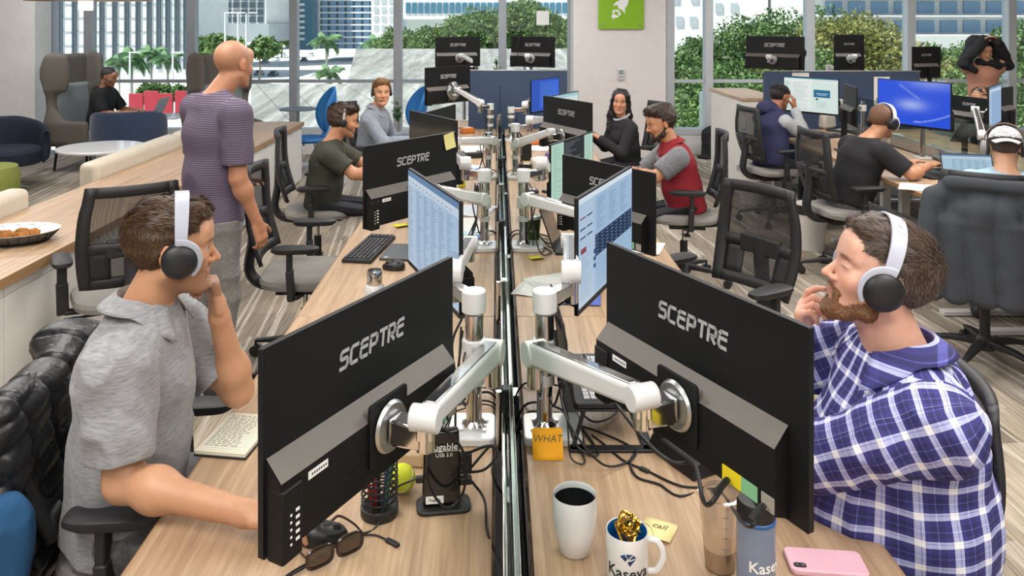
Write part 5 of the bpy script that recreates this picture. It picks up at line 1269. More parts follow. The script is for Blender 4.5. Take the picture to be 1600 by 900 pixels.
# mug with logo
mx_, my_ = .268, 1.665; t = thing('mug', 'white mug with blue inside, logo lettering and gold ribbon', 'mug', T((mx_, my_, DZ)))
MB().lathe([(0, 0), (.040, 0), (.043, .004), (.043, .100), (.0425, .102), (.0405, .100)], n=48).build('body', mat('ceramic_white2', 'eeeef0', .2, coat=.5), t)
MB().lathe([(.0405, .1005), (.0405, .008), (0, .006)], n=48).build('inside', mat('mug_blue', '1f78c0', .25), t)
MB().tube(bez([(.041, -.006, .085), (.062, -.012, .082), (.072, -.015, .055), (.060, -.012, .026), (.041, -.008, .020)], 8), .0065, 12, sx=.8).build('handle', MC['ceramic_white2'], t)
def curved_text(txt, size, r, zc, a0, name, m, parent, bold=0):
    c = text_mesh(txt, size, name, m, parent, M.Identity(4), bold=bold, extr=.0002)
    for v in c.data.vertices:
        a = a0+v.co.x/r; rr2 = r+.0006+v.co.z; z = zc+v.co.y; v.co = (rr2*sin(a), -rr2*cos(a), z)
    return c
mb = mat('logo_navy', '1c3f6e', .4); curved_text('Kaseya', .033, .043, .036, -.12, 'lettering', mat('ink_mug', '20242c', .4), t, bold=.0004)
q = MB()
for tri_ in ([(-.012, .004), (-.005, .008), (-.001, .001), (-.004, -.003)], [(-.003, .008), (.007, .008), (.000, .001)], [(.009, .007), (.013, .002), (.002, .000)], [(-.001, -.004), (.012, .000), (.003, -.010)]):
    vs = [(.0437*sin(-.12+x*1.3/.043), -.0437*cos(-.12+x*1.3/.043), .066+y*1.3) for x, y in tri_]; q.add(vs, [tuple(range(len(vs)))])
q.build('logo', mb, t, solid=.0006)
t = thing('gold_ribbon', 'shiny gold ribbon string heaped in the white mug', 'ribbon', T((mx_, my_, DZ+.095))); gold = mat('gold_foil', 'd8b04a', .18, 1); q = MB(); r2 = random.Random(5)
for k in range(14):
    a = r2.uniform(0, 6.28); q.tube(bez([(.03*cos(a+i*1.1)*r2.uniform(.3, 1), .03*sin(a+i*1.1)*r2.uniform(.3, 1), r2.uniform(-.01, .028)) for i in range(6)], 5), .0013, 4, sx=2)
q.tube(bez([(.02, 0, .02), (.05, .02, .0), (.062, .015, -.03), (.075, -.01, -.06)], 5), .0006, 4); q.build('strands', gold, t)
for k in range(3): MB().cyl((-.01+.012*k, -.005, -.08), (-.012+.014*k, .0, .0), .004, n=8).build('metal_straw', chrome, t)
# iced coffee cup
clear = glass_mat('clear_plastic', 'f6f4f1', .16, .12); coffee = mat('coffee_milk', 'b08d6a', .4); t = thing('iced_coffee_cup', 'clear plastic cup with a little milky coffee and flat lid', 'cup', T((.470, 1.70, DZ)))
MB().lathe([(0, 0), (.031, 0), (.044, .150), (.0435, .150), (.0305, .002), (0, .002)], n=40).build('body', clear, t); MB().lathe([(.0, .003), (.0300, .003), (.0335, .045), (0, .045)], n=36).build('coffee', coffee, t)
MB().lathe([(.046, .146), (.048, .150), (.047, .156), (.040, .158), (.038, .152), (.034, .153), (.0335, .163), (0, .163)], n=40).build('lid', clear, t); q = MB(); [q.box((.0, -.036-.004*k/3*.8, .06+.022*k), (.014, .0006, .0015)) for k in range(4)]; q.build('measure_marks', frame_grey, t)
# blue grey water bottle
t = thing('water_bottle', 'blue grey see-through bottle with black lid and white lettering', 'bottle', T((.518, 1.615, DZ))); bp_ = mat('bottle_plastic', '6f86a8', .12, alpha=.72, coat=.4)
MB().lathe([(0, 0), (.035, 0), (.038, .006), (.038, .150), (.037, .158)], n=44).build('body', bp_, t); MB().lathe([(.0385, .154), (.0388, .160), (.037, .162)], n=44).build('ring', mat('ring_blue', '2a5a9c', .4), t)
MB().lathe([(.0372, .160), (.0375, .186), (.034, .193), (0, .194)], n=44).build('lid', black_plastic, t); MB().box((.004, -.012, .197), (.022, .034, .008)).build('spout', chrome, t, bev=.003); curved_text('Kaseya', .030, .0385, .078, .42, 'lettering', paper, t, bold=.0004)
# pink phone
t = thing('phone', 'smartphone in a pink case lying face down at the desk front', 'phone', T((*G(1290, 884, DZ)[:2], DZ), R(84)))
MB().poly(rrect(.077, .158, .012, 6), .012).build('case', mat('case_pink', 'e3b4c4', .45), t, bev=.003, seg=3); m = MB().poly(rrect(.014, .026, .006, 5), .0012, T((-.022, .058, .012))); m.build('camera_window', black_plastic, t)
for yy in (.052, .064): MB().cyl((-.022, yy, .013), (-.022, yy, .0138), .0045, n=14).build('camera_lens', steel, t)
# laptop riser and laptop, camera box
t = thing('laptop_riser', 'black metal laptop riser on the right desk', 'laptop stand', T((.305, 2.30, DZ))); q = MB()
q.box((-.09, 0, .004), (.045, .30, .008)); q.box((.10, 0, .004), (.03, .30, .008)); q.box((0, -.14, .004), (.22, .03, .008)); q.box((0, .14, .004), (.22, .03, .008)); q.build('base_frame', black_plastic, t, bev=.002)
for s_ in (-.13, .13): MB().bar((-.10, s_, .006), (-.07, s_*.9, .098), .022, .008, up=(1, 0, 0)).build('upright', black_plastic, t, bev=.002)
MB().box((-.0, 0, .101), (.24, .26, .006)).build('platform', black_plastic, t, bev=.002)
laptop('open dark laptop with silver keys on the black riser', (.315, 2.34, DZ+.105), R(92), ang=98, W=.33, D=.22, keyc=mat('key_silver', 'b9bbbd', .4, .3)); 
t = thing('web_camera', 'black camera clipped on top of the raised laptop', 'webcam', T((.215, 2.42, DZ+.335), R(80))); MB().box((0, 0, .02), (.055, .03, .05)).build('body', black_plastic, t, bev=.006); MB().bar((0, -.01, -.002), (0, .03, -.035), .04, .006).build('clip', black_plastic, t, bev=.002)
laptop('open dark laptop beside the green coffee cup', (.42, 4.10, DZ), R(80), ang=110, W=.32, D=.22)
laptop('open laptop with lit page in front of the white cap man', (3.22, 5.42, DZ), R(-12), ang=112, lit=scr_doc('a9cbe0', side=False)); laptop('open dark laptop under the hand of the black shirt man', (3.22, 6.02, DZ), R(-78), ang=178)
laptop('open silver laptop on the small white table by the window', (-4.44, 10.25, .705), R(-90), ang=115, body=mat('laptop_silver', 'a9acb0', .35, .6))
laptop('open black laptop back between the wide and the tall far monitors', (3.75, 9.05, 1.02), R(170), ang=100, W=.34, D=.26); laptop('open grey laptop back right of the tall far monitor', (4.35, 9.05, 1.02), R(185), ang=100, W=.32, D=.22, body=mat('laptop_grey', '77777a', .4, .5))
t = thing('desk_phone', 'black and silver desk phone below the nearest right monitor', 'phone', T((.52, 2.13, DZ), R(-62))); MB().box((0, 0, .022), (.19, .17, .040), top=(.92, .82)).build('body', black_plastic, t, bev=.006); MB().bar((-.07, -.07, .048), (-.07, .07, .050), .038, .022).build('handset', black_plastic, t, bev=.008)
MB().box((.03, .03, .044), (.09, .06, .004)).build('display', mat('silver_face', 'b4b6b8', .3, .5), t, bev=.002); q = MB(); [q.box((.0+.024*i, -.015-.018*j, .044), (.016, .011, .006)) for i in range(4) for j in range(3)]; q.build('keys', mat('key_cream', 'd8d6d0', .5), t)
mouse('black mouse beside the laptop riser', (.44, 2.40), R(150))
# monitor cables of the nearest right screen
t_, mw_ = MON['M2']; c1 = mw_ @ V((-.155, .05, -.147)); c2 = mw_ @ V((-.245, .05, -.147))
cable('thick black cable from the yellow port of the nearest right monitor', [tuple(c1), tuple(c1+V((-.05, -.03, -.03))), gz(1085, 726, .10), gz(1050, 722, .07), gz(1010, 690, .10), (.30, 2.12, DZ+.16), (.235, 2.2, DZ+.24)], .0045, ends=[(tuple(c1), tuple(c1+V((-.03, -.018, -.018))))])
cable('black power cable from the lower port looping over the right desk', [tuple(c2), tuple(c2+V((-.04, -.03, -.02))), gz(1120, 765, .02), gz(1062, 775), gz(1030, 757), gz(995, 745), gz(985, 720), gz(1000, 700)], .003, ends=[(tuple(c2), tuple(c2+V((-.03, -.02, -.015))))])
cable('black cable with ferrite barrel crossing to the riser', [gz(1100, 762), gz(1060, 758), gz(1010, 735), gz(975, 720), gz(945, 695), gz(925, 680)], .0028, ends=[(gz(1000, 731, .004), gz(1014, 737, .004))])
cable('black cable running off the right desk edge by the checked shirt', [gz(1262, 796), gz(1290, 798), gz(1330, 808), gz(1362, 826), tuple(V((.86, 1.84, DZ-.01))), tuple(V((.875, 1.85, DZ-.12)))], .003)
# hanging cables round the poles
r2 = random.Random(21)
for i, y in enumerate(PY):
    for side, px_ in ((-1, -.065), (1, .132)):
        for k in range(6 if i < 2 else 4):
            a = px_+r2.uniform(-.03, .03); o = side*r2.uniform(.05, .24); yy = y+r2.uniform(-.12, .12); z1 = DZ+r2.uniform(.18, .30); w2_ = -.02 if side < 0 else .09
            pts = [(px_+side*r2.uniform(.02, .04), y+r2.uniform(-.03, .03), z1), (px_+side*.05, yy-.05, DZ+.12), (px_+o*.6, yy-.08, DZ+.02), (px_+o, yy+r2.uniform(-.1, .1), DZ+.006), (px_+o*.5, yy+.14, DZ+.005), (w2_, yy+.18, DZ+.01), (.04, yy+.2, DZ-.10)]
            if k % 3 == 0: pts = [(px_+side*.03, y, DZ+.33), (px_+side*.06, y-.02, DZ+.25), (px_+side*.035, y-.03, DZ+.12), (px_+side*.01, y+.03, DZ+.05), (.035, y+.08, DZ-.05)]
            t = thing('cable', 'black cable hanging from the chrome pole on the %s desks %s' % (('left', LBL[i]) if side < 0 else ('right', LBR[i])), 'cable', None, 'cables at the pole %d %s' % (i, 'left' if side < 0 else 'right'))
            MB().tube(bez(pts, 8), r2.choice((.0022, .003, .0036)), 7).build('cord', cable_black, t)
for k, (pts, lab) in enumerate([([(-.075, 1.90, DZ+.13), (-.02, 1.86, DZ+.17), (.0, 1.92, DZ+.12), (-.03, 1.98, DZ+.05), (-.075, 1.93, DZ+.07), (-.085, 1.90, DZ+.09)], 'black cable loop right of the docking station'), ([(-.06, 1.90, DZ+.10), (-.02, 1.95, DZ+.12), (-.01, 2.05, DZ+.06), (-.01, 2.0, DZ+.02), (.03, 2.0, DZ-.05)], 'black cable from dock into the trough'),
        ([(-.15, 1.87, DZ+.19), (-.16, 1.85, DZ+.10), (-.12, 1.85, DZ+.035), (-.08, 1.86, DZ+.06), (-.075, 1.87, DZ+.14), (-.12, 1.875, DZ+.20), (-.15, 1.87, DZ+.19)], 'black cable ring hanging over the docking station front'), ([(-.06, 1.91, DZ+.06), (-.03, 1.90, DZ+.02), (-.02, 1.80, DZ+.003), (.02, 1.75, DZ-.05)], 'thin black cable behind the docking station base')]): cable(lab, pts, .0032)
# bits further down the rows
def gadget(name, label, cat, px, py, sz, colr, rz=0, z=DZ):
    c = G(px, py, z); t = thing(name, label, cat, T((c.x, c.y, z), R(rz))); MB().box((0, 0, sz[2]/2), sz, top=(.92, .9)).build('body', mat(name+colr, colr, .45), t, bev=min(sz)*.2); MB().box((0, 0, sz[2]+.0006), (sz[0]*.5, sz[1]*.4, .0012)).build('label', paper, t); return t
gadget('hard_drive', 'small black drive on the desk by the second right pole', 'drive', 832, 300, (.07, .10, .02), '1c1c1e', 10); gadget('power_brick', 'black power brick by the third right pole', 'power adapter', 822, 262, (.05, .13, .03), '161618', 80)
gadget('speaker_box', 'black desk speaker near the third right pole', 'speaker', 822, 250, (.09, .09, .15), '1b1b1d', 5); gadget('pouch', 'black pouch on the left desk by the third pole', 'pouch', 735, 246, (.20, .12, .05), '202022', 15)
gadget('tissue_box', 'pale tissue box right of the divider beyond the third pole', 'box', 842, 262, (.12, .2, .07), 'c9c2b4', 5); gadget('card_box', 'tan card box behind the tennis ball', 'box', 640, 716, (.10, .09, .035), 'b59a78', -10)
gadget('snack_box', 'orange snack box on the left desk before the navy partition', 'box', 730, 208, (.14, .1, .06), 'c8742c', 20); gadget('face_mask_pack', 'light blue face mask pack on the left desk edge', 'face mask', 742, 366, (.16, .09, .01), 'a8c6cf', 6)
gadget('cable_box', 'black cable box between the third poles left of the divider', 'box', 748, 300, (.06, .16, .05), '17171a', 3); gadget('usb_hub', 'slim black usb hub right of the second right pole', 'usb hub', 858, 300, (.10, .04, .015), '1a1a1c', 30)
gadget('desk_fan_base', 'round purple desk gadget beyond the third right pole', 'gadget', 862, 248, (.10, .10, .05), '6a5a8c', 10); gadget('juice_bottle', 'yellow squeeze bottle by the left second pole', 'bottle', 722, 292, (.045, .045, .11), 'd8c828', 0)
gadget('snack_pack', 'orange snack pack right of the divider near the navy partition', 'pack', 836, 226, (.12, .08, .04), 'c86a30', 15); gadget('glasses_case', 'black glasses case beside the blue folder', 'case', 716, 252, (.16, .06, .04), '17171a', 35)
mouse('small dark mouse near the olive shirt man', (-.42, 5.6), R(170)); keyboard('black keyboard under the hands of the olive shirt man', (-.60, 6.0), R(85)); keyboard('black keyboard under the hands of the headset man', (-.62, 7.75), R(88)); keyboard('black keyboard before the woman in black', (.72, 7.72), R(92)); keyboard('black keyboard before the red polo man', (.66, 5.9), R(93)); keyboard('black keyboard before the checked shirt man', (.50, 1.93), R(95)) if False else None
keyboard('black keyboard on the right bench before the pale dashboard', G(1285, 215, DZ), R(20)); 
c = G(1500, 262, DZ); cup('white paper cup beside the lit laptop of the white cap man', 3.42, 5.25, DZ, .028, .040, .11, paper, white_enamel)
for a in [('white sheets on the right bench before the black shirt man', G(1412, 262, DZ), 30), ('white sheet at the right bench edge below the laptop', G(1430, 293, DZ), -30, .2, .26), ('white sheet beside the pale dashboard monitor', G(1330, 215, DZ), 15), ('white sheet near the stacked papers of the right bench', G(1370, 240, DZ), -15)]: sheet(*a)
gadget('paper_bag', 'crumpled white paper bag below the pale dashboard monitor', 'bag', 1292, 200, (.22, .14, .16), 'd8cfc4', 25); gadget('sleeve_case', 'black laptop sleeve lying right of the paper bag', 'laptop sleeve', 1318, 205, (.30, .22, .02), '1e1e22', 30)
gadget('tissue_box', 'blue tissue box right of the chrome pole on the right bench', 'box', 1448, 240, (.12, .12, .08), '3c5c9c', 10); gadget('desk_scanner', 'pale device below the blue wallpaper monitor', 'device', 1400, 226, (.16, .12, .10), 'b8b0a6', -10)
t = thing('snack_bag', 'yellow snack bag on the window desk beside the small far monitor', 'bag', T((4.72, 8.9, 1.02), .2)); MB().box((0, 0, .025), (.25, .16, .05), top=(.8, .7)).build('body', mat('bag_yellow', 'd8c030', .4), t, bev=.01)
# bins, backpack
def bin_(label, x, y, liner=None):
    t = thing('waste_bin', label, 'bin', T((x, y, 0)), 'white round waste bins'); MB().lathe([(0, 0), (.11, 0), (.145, .36), (.150, .365), (.148, .372), (.142, .365), (.107, .006), (0, .006)], n=40).build('body', mat('bin_white', 'dedbd6', .5), t)
    MB().lathe([(.1435, .30 if liner else .33), (.151, .372), (.147, .378), (.135, .30), (.09, .12), (0, .10)], n=40).build('liner', black_soft if liner else glass_mat('liner_clear', 'e8e8e8', .12), t)
bin_('white waste bin with clear liner beside the storage cupboard', 2.66, 8.45); bin_('white waste bin with black liner beside the black shirt man\'s chair', 2.62, 6.75, True)
def backpack():
    c = (3.02, 11.22); mw = T((c[0], c[1], 0)); t = thing('backpack', 'black backpack standing on the carpet against the low window wall', 'backpack', mw); bm_ = mat('backpack_black', '1a1b1e', .8, bump=.3, bscale=300)
    A = lambda x, y, z: (c[0]+x, c[1]+y, z)
    net_obj('body', bm_, [bx(A(0, 0, .20), (.17, .09, .20), None, .07, .05), el(A(0, .0, .36), (.13, .08, .09), None, .05), bx(A(.02, -.10, .14), (.13, .035, .11), None, .03, .02), el(A(-.04, -.06, .02), (.22, .10, .03), None, .03)], .012, t, mw.inverted(), disp=folds(.012, (16, 16, 16), 4))
    MB().tube(bez([(-.03, 0, .44), (0, -.01, .475), (.03, 0, .44)], 6), .008, 8).build('handle', bm_, t); MB().tube(bez([(.12, -.03, .36), (.17, -.06, .25), (.19, -.07, .10), (.13, -.06, .04)], 6), .014, 8, sx=.4).build('strap', bm_, t)
backpack()
# food tray on the credenza
t = thing('food_tray', 'black wire oval tray lined with paper on the credenza', 'tray', T((*G(22, 378, .72)[:2], .72), R(10))); q = MB()
for k in range(5): q.tube([((.17+.012*k)*cos(a), (.115+.010*k)*sin(a), .006+.012*k) for a in [i*pi/20 for i in range(41)]], .0028, 6)
for k in range(26): a = k*2*pi/26; q.tube([(.12*cos(a), .08*sin(a), .004), (.17*cos(a), .115*sin(a), .006), (.22*cos(a), .155*sin(a), .056)], .002, 5)
q.build('wire_basket', dark_metal, t); MB().lathe([(0, .010), (.15, .012), (.19, .04), (.23, .066)], n=18).build('liner', paper, t, M.Scale(.72, 4, (0, 1, 0)))
for k, (dx, dy) in enumerate([(-.06, 0), (.02, .03), (.05, -.03), (-.01, -.04), (.08, .03)]):
    c = G(22, 378, .72); net_obj('fried_chicken_piece', mat('fried', '9c6428', .8, bump=.8, bscale=120, var=.4, vscale=60), [el((c.x+dx, c.y+dy, .758+.008*(k % 2)), (.030, .020, .016)), rc((c.x+dx, c.y+dy, .758), (c.x+dx+.02, c.y+dy+.02, .765), .016, .010)], .006, disp=folds(.012, (70, 70, 70), k), label='piece of fried chicken in the tray, '+['leftmost', 'in the middle back', 'in front right', 'front middle', 'rightmost'][k], cat='food', group='fried chicken in the tray')
# plants at the window
def plant(label, px, py, Y, s=1.0):
    c = P(px, py, Y); z0 = (1.02 if px > 1000 else .75) if Y < 9.9 else .0; t = thing('potted_plant', label, 'plant', T((c.x, Y, z0))); h = c.z-z0
    MB().lathe([(0, 0), (.07*s, 0), (.09*s, .14*s), (.08*s, .14*s), (0, .12*s)], n=24).build('pot', white_enamel, t); MB().tube([(0, 0, .1*s), (.01, 0, h*.6), (0, 0, h)], .01, 6).build('stem', bark, t)
    q = MB(); r3 = random.Random(px)
    for k in range(46):
        a = r3.uniform(0, 6.28); e_ = r3.uniform(-.2, 1.2); L_ = r3.uniform(.08, .15)*s; b_ = V((0, 0, h*r3.uniform(.7, 1))); d = V((cos(a)*cos(e_), sin(a)*cos(e_), sin(e_))); w_ = d.cross(V((0, 0, 1))).normalized()*L_*.18
        q.add([b_, b_+d*L_*.5+w_, b_+d*L_, b_+d*L_*.5-w_], [(0, 1, 2, 3)])
    q.build('leaves', mat('leaf_house', '3f6a38', .5), t)
plant('potted plant in the window gap above the blue shell chair', 622, 160, 10.6, 1.0); plant('small plant on the window desk between the two far monitors', 776, 98, 9.4, .7); plant('bushy dark plant behind the small far monitor', 1462, 82, 9.42, 1.3)
# clear bag on the monitor left of the navy partition
m_ = MON['M8'][1]; net_obj('plastic_bag', glass_mat('bag_clear', 'dfe6ea', .25, .2), [el(tuple(m_ @ V((.02, .08, -.06))), (.07, .05, .085))], .014, disp=folds(.03, (20, 20, 20), 2), label='clear plastic bag hanging on the monitor left of the navy partition', cat='bag')
# ================================================================== clothes on chairs
def quilt_mat():
    m, N, L, b = newmat('quilted_nylon'); b.inputs['Base Color'].default_value = srgb('1b1c20'); b.inputs['Roughness'].default_value = .38; tc = N.new('ShaderNodeTexCoord')
    n = N.new('ShaderNodeTexNoise'); n.inputs['Scale'].default_value = 45; n.inputs['Detail'].default_value = 4; L.new(tc.outputs['Object'], n.inputs['Vector']); bp = N.new('ShaderNodeBump'); bp.inputs['Strength'].default_value = .5; bp.inputs['Distance'].default_value = .006; L.new(n.outputs[0], bp.inputs['Height']); L.new(bp.outputs[0], b.inputs['Normal']); return m
def jacket():
    c = np.array((-1.235, 2.18, .73))
    def quilt(p):
        q = p-c; u = q[:, 1]*1.0+q[:, 2]*.35; v = q[:, 2]-q[:, 1]*.30
        a = np.abs(np.sin(v*pi/.068)); b = np.abs(np.sin(u*pi/.11)); return .013*np.sqrt(a)*np.minimum(1, b*3)-.008+.010*(vnoise(p*18)-.5)
    add = [bx(c+(.0, 0, -.02), (.060, .255, .24), None, .05, .06), bx(c+(-.02, -.02, -.26), (.07, .27, .16), None, .06, .08), rc(c+(.02, -.20, .205), c+(.02, .22, .215), .045, .05, .05), el(c+(-.03, .18, .24), (.09, .10, .045), None, .05),
           rc(c+(-.02, -.20, .14), c+(.02, -.27, -.12), .065, .06, .06), rc(c+(.02, -.27, -.12), c+(.05, -.22, -.34), .062, .055, .06)]
    net_obj('quilted_jacket', quilt_mat(), add, .0055, disp=quilt, cut=[el(c+(.075, -.305, -.06), (.055, .05, .12), None, .01)], label='black quilted jacket draped over the chair back of the polo man', cat='jacket', kind='thing')
    net_obj('blue_sweater', mat('blue_knit', '1f4f78', .9, bump=.5, bscale=350), [el(c+(.085, -.262, -.07), (.045, .035, .115), None, .02), rc(c+(.06, -.27, .01), c+(.075, -.275, -.15), .035, .028, .02)], .006, disp=folds(.014, (14, 14, 8), 1), label='blue knit sweater showing through the armhole of the quilted jacket', cat='sweater')
jacket()
def hoodie():
    a = R(60); o = np.array((2.72, 4.50, 0)); f = A3_(cos(a), sin(a), 0); l = A3_(-sin(a), cos(a), 0); u = A3_(0, 0, 1); Rm = np.stack([f, l, u], 1)
    at = lambda x, y, z: o+f*x+l*y+u*z
    fold_ = lambda p: (lambda q: .030*(np.abs(np.sin((q@l)*23+2.2*vnoise(p*np.array([6, 6, 2.5]))))**.7-.5)*np.clip((1.06-p[:, 2])*2.6, 0.05, 1)+.008*(vnoise(p*14)-.5))(p-o)
    add = [bx(at(-.305, 0, .82), (.028, .235, .20), Rm, .03, .05), bx(at(-.36, .01, .64), (.035, .25, .22), Rm, .03, .06), rc(at(-.325, -.17, 1.04), at(-.325, .17, 1.04), .035, .035, .03), bx(at(-.26, 0, .92), (.03, .22, .13), Rm, .028, .05),
           rc(at(-.33, .24, .96), at(-.37, .285, .62), .055, .050, .04), rc(at(-.37, .285, .62), at(-.38, .29, .50), .048, .040, .03), rc(at(-.33, -.23, .96), at(-.36, -.28, .66), .055, .05, .04), rc(at(-.36, -.28, .66), at(-.37, -.28, .52), .048, .040, .03), el(at(-.36, .0, .90), (.05, .13, .07), Rm, .05)]
    net_obj('hoodie', mat('hoodie_grey', '3b3f46', .9, bump=.3, bscale=500, var=.06), add, .0075, disp=fold_, label='dark grey hoodie draped over the chair at the right edge', cat='hoodie')
A3_ = lambda *p: np.array(p, float)
hoodie()
# ================================================================== people
np.random.seed(2)
A3 = lambda *p: np.array(p, float)
def hex3(c): return np.array(srgb(c)[:3])
def rotm(yaw, pitch=0, roll=0):
    """columns: x = right hand side, y = forward, z = up; degrees; pitch up positive"""
    f = V((cos(R(yaw))*cos(R(pitch)), sin(R(yaw))*cos(R(pitch)), sin(R(pitch)))); r = f.cross(V((0, 0, 1))).normalized(); u = r.cross(f)
    q = M.Rotation(R(roll), 3, f); r = q @ r; u = q @ u
    return np.array([[r.x, f.x, u.x], [r.y, f.y, u.y], [r.z, f.z, u.z]])
def hand_prims(w, d, n, side, curl=(15, 25, 15), thumb=(.75, .55, .25), s=1.0, spread=.012, curls=None):
    """w wrist, d finger direction, n palm normal, side = +1/-1 puts the thumb on +-(d x n)"""
    d = nrm(d); n = nrm(n-d*np.dot(n, d)); t = np.cross(d, n)*side; Rm = np.stack([d, t, n], 1); k = .005
    P_ = [bx(w+d*.048*s, (.046*s, .037*s, .0125*s), Rm, .012*s, .012), rc(w-d*.01, w+d*.03*s, .024*s, .022*s, .015), el(w+d*.04*s+t*.026*s+n*.006, (.03*s, .016*s, .015*s), Rm, .01)]
    for i, (o, L, r) in enumerate([(.029, .072, .0086), (.0095, .080, .0088), (-.0095, .074, .0084), (-.027, .058, .0074)]):
        c = curls[i] if curls else curl; p = w+d*(.088-.004*abs(i-1.2))*s+t*o*s; dd = d*1.0+t*(.5-i*.36)*spread*8; a = 0
        for j, (f_, ang) in enumerate(zip((.45, .30, .25), c)):
            a += R(ang); v = nrm(nrm(dd)*cos(a)+n*sin(a)); q = p+v*L*f_*s; r1 = r*(1-.08*j)*s
            P_.append(rc(p, q, r1, r1*.93, k)); p = q
    p = w+d*.022*s+t*.028*s+n*.004; v = nrm(t*thumb[0]+d*thumb[1]+n*thumb[2])
    for L, r in ((.036, .0125), (.030, .0102), (.024, .0092)):
        q = p+v*L*s; P_.append(rc(p, q, r*s, r*.92*s, .008)); p = q; v = nrm(v+d*.28+n*.12)
    return P_
def head_prims(c, Rm, s=1.0, fem=False, jaw=1.0, closed=False):
    g = lambda x, y, z: c+Rm@(A3(x, y, z)*s); e = lambda p, r, k=.02, rot=None: el(g(*p), A3(*r)*s, Rm if rot is None else Rm@rot, k*s)
    add = [e((0, -.018, .032), (.076, .096, .086)), e((0, .030, -.020), (.062, .064, .085), .03), e((0, .042, -.078), (.042*jaw, .044, .034), .025)]
    for q in (-1, 1):
        add += [rc(g(q*.054*jaw, -.008, -.055), g(q*.022, .066, -.100), .017*s, .015*s, .022*s), e((q*.040, .060, -.026), (.023, .022, .024), .02), rc(g(q*.012, .084, .020), g(q*.044, .070, .022), .0105*s, .0085*s, .012*s),
                e((q*.0115, .0975, -.034), (.0080, .0095, .0075), .005)]
    add += [el(g(0, .078, -.104), A3(.019, .017, .016)*s, Rm, .012*s), rc(g(0, .088, .010), g(0, .1135, -.030), .0062*s, .0092*s, .009*s), e((0, .078, .052), (.05, .02, .035), .03)]
    add += [rc(g(-.017, .090, -.061), g(.017, .090, -.061), .0052*s, .0052*s, .006*s), rc(g(-.014, .089, -.071), g(.014, .089, -.071), .0062*s, .0062*s, .006*s), rc(g(0, .092, -.046), g(0, .094, -.057), .006*s, .006*s, .006*s)]
    add += [rc(g(q*.019, .0855, .0090), g(q*.043, .0795, .0085), .0036*s, .0030*s, .004*s) for q in (-1, 1)]+[rc(g(q*.019, .0845, -.0040), g(q*.042, .0790, -.0035), .0030*s, .0026*s, .004*s) for q in (-1, 1)]
    cut = [el(g(q*.0305, .0985, .0025), A3(.0140, .0125, .0062)*s, Rm, .008*s) for q in (-1, 1)]+[el(g(0, .103, -.0662), A3(.022, .008, .0016)*s, Rm, .002*s)]
    if closed: cut = cut[2:]; add += [el(g(q*.0305, .0775, .0025), A3(.0165, .0105, .0105)*s, Rm, .006*s) for q in (-1, 1)]; cut += [el(g(q*.032, .093, .0125), A3(.016, .010, .004)*s, Rm, .008*s) for q in (-1, 1)]
    for q in (-1, 1):
        er = np.array(M.Rotation(R(q*-22), 3, 'Z')); add.append(el(g(q*.080, -.012, -.006), A3(.0085, .019, .031)*s, Rm@er, .006*s)); cut.append(el(g(q*.092, -.006, -.004), A3(.006, .010, .018)*s, Rm@er, .004*s))
    return add, cut
def skin_col(c, Rm, s, tone, lip, brow, beard=0, beard_c='3a2a20', scalp=0, scalp_c='8a7a70', fem=False, closed=False, redface=.15):
    T0 = hex3(tone)*A3(1.0, 1.0, 1.02); LP = hex3(lip); BR = hex3(brow); BD = hex3(beard_c); SC = hex3(scalp_c); RD = T0*A3(1.12, .78, .72)
    def f(p):
        l = (p-c)@Rm/s; col = np.tile(T0, (len(p), 1)); near = (np.abs(l) < .16).all(1)
        def mix(mask, C, a=1):
            w_ = np.clip(mask, 0, 1)[:, None]*a; return col*(1-w_)+C*w_
        x, y, z = np.abs(l[:, 0]), l[:, 1], l[:, 2]; nz = vnoise(p*90)
        ch = near*np.exp(-(((x-.042)/.018)**2+((z+.03)/.02)**2))*(y > .03)+near*np.exp(-((x/.014)**2+((z+.03)/.014)**2))*(y > .09)+near*(x > .079)*.8
        col = mix(ch*redface*3, RD)
        if scalp: col = mix(near*np.clip(((z-.02)+(.06-y)*.6-.02)/.02, 0, 1)*(z > -.06)*(y < .085)*(x < .084)*np.clip((.075-z+.03*(y < 0))/.02+scalp, 0, 1), SC, .55*min(1, scalp))
        if beard: col = mix(near*np.clip((-.038-z+.02*(x > .045)+.1*(nz-.5)*.2)/.010, 0, 1)*np.clip((y+.03)/.04, 0, 1)*(z > -.135)*(1-np.exp(-((x/.022)**2+((z+.066)/.0095)**2)**2)*(y > .07)), BD, beard)
        col = mix(near*(y > .07)*np.exp(-((x/.021)**4+((z+.066)/(.0085))**4)), LP, .85)
        bz = .0235+.006*np.clip((.030-x)/.02, -1, 1)*-1*0-.25*np.clip(x-.036, 0, 1)
        col = mix(near*(y > .05)*np.exp(-(((x-.031)/.0165)**4+((z-bz)/(.0042 if fem else .0052))**4)), BR, .85)
        if closed: col = mix(near*(y > .06)*np.exp(-(((x-.031)/.013)**4+((z-.0005)/.0022)**4)), BR, .7)
        elif fem: col = mix(near*(y > .06)*np.exp(-(((x-.031)/.016)**4+((z-.009)/.0025)**4)), BR, .7)
        return col
    return f
skin_m = vcol_mat('skin', .48, sss=.12, bump=.12, bscale=700, var=.05, vscale=40)
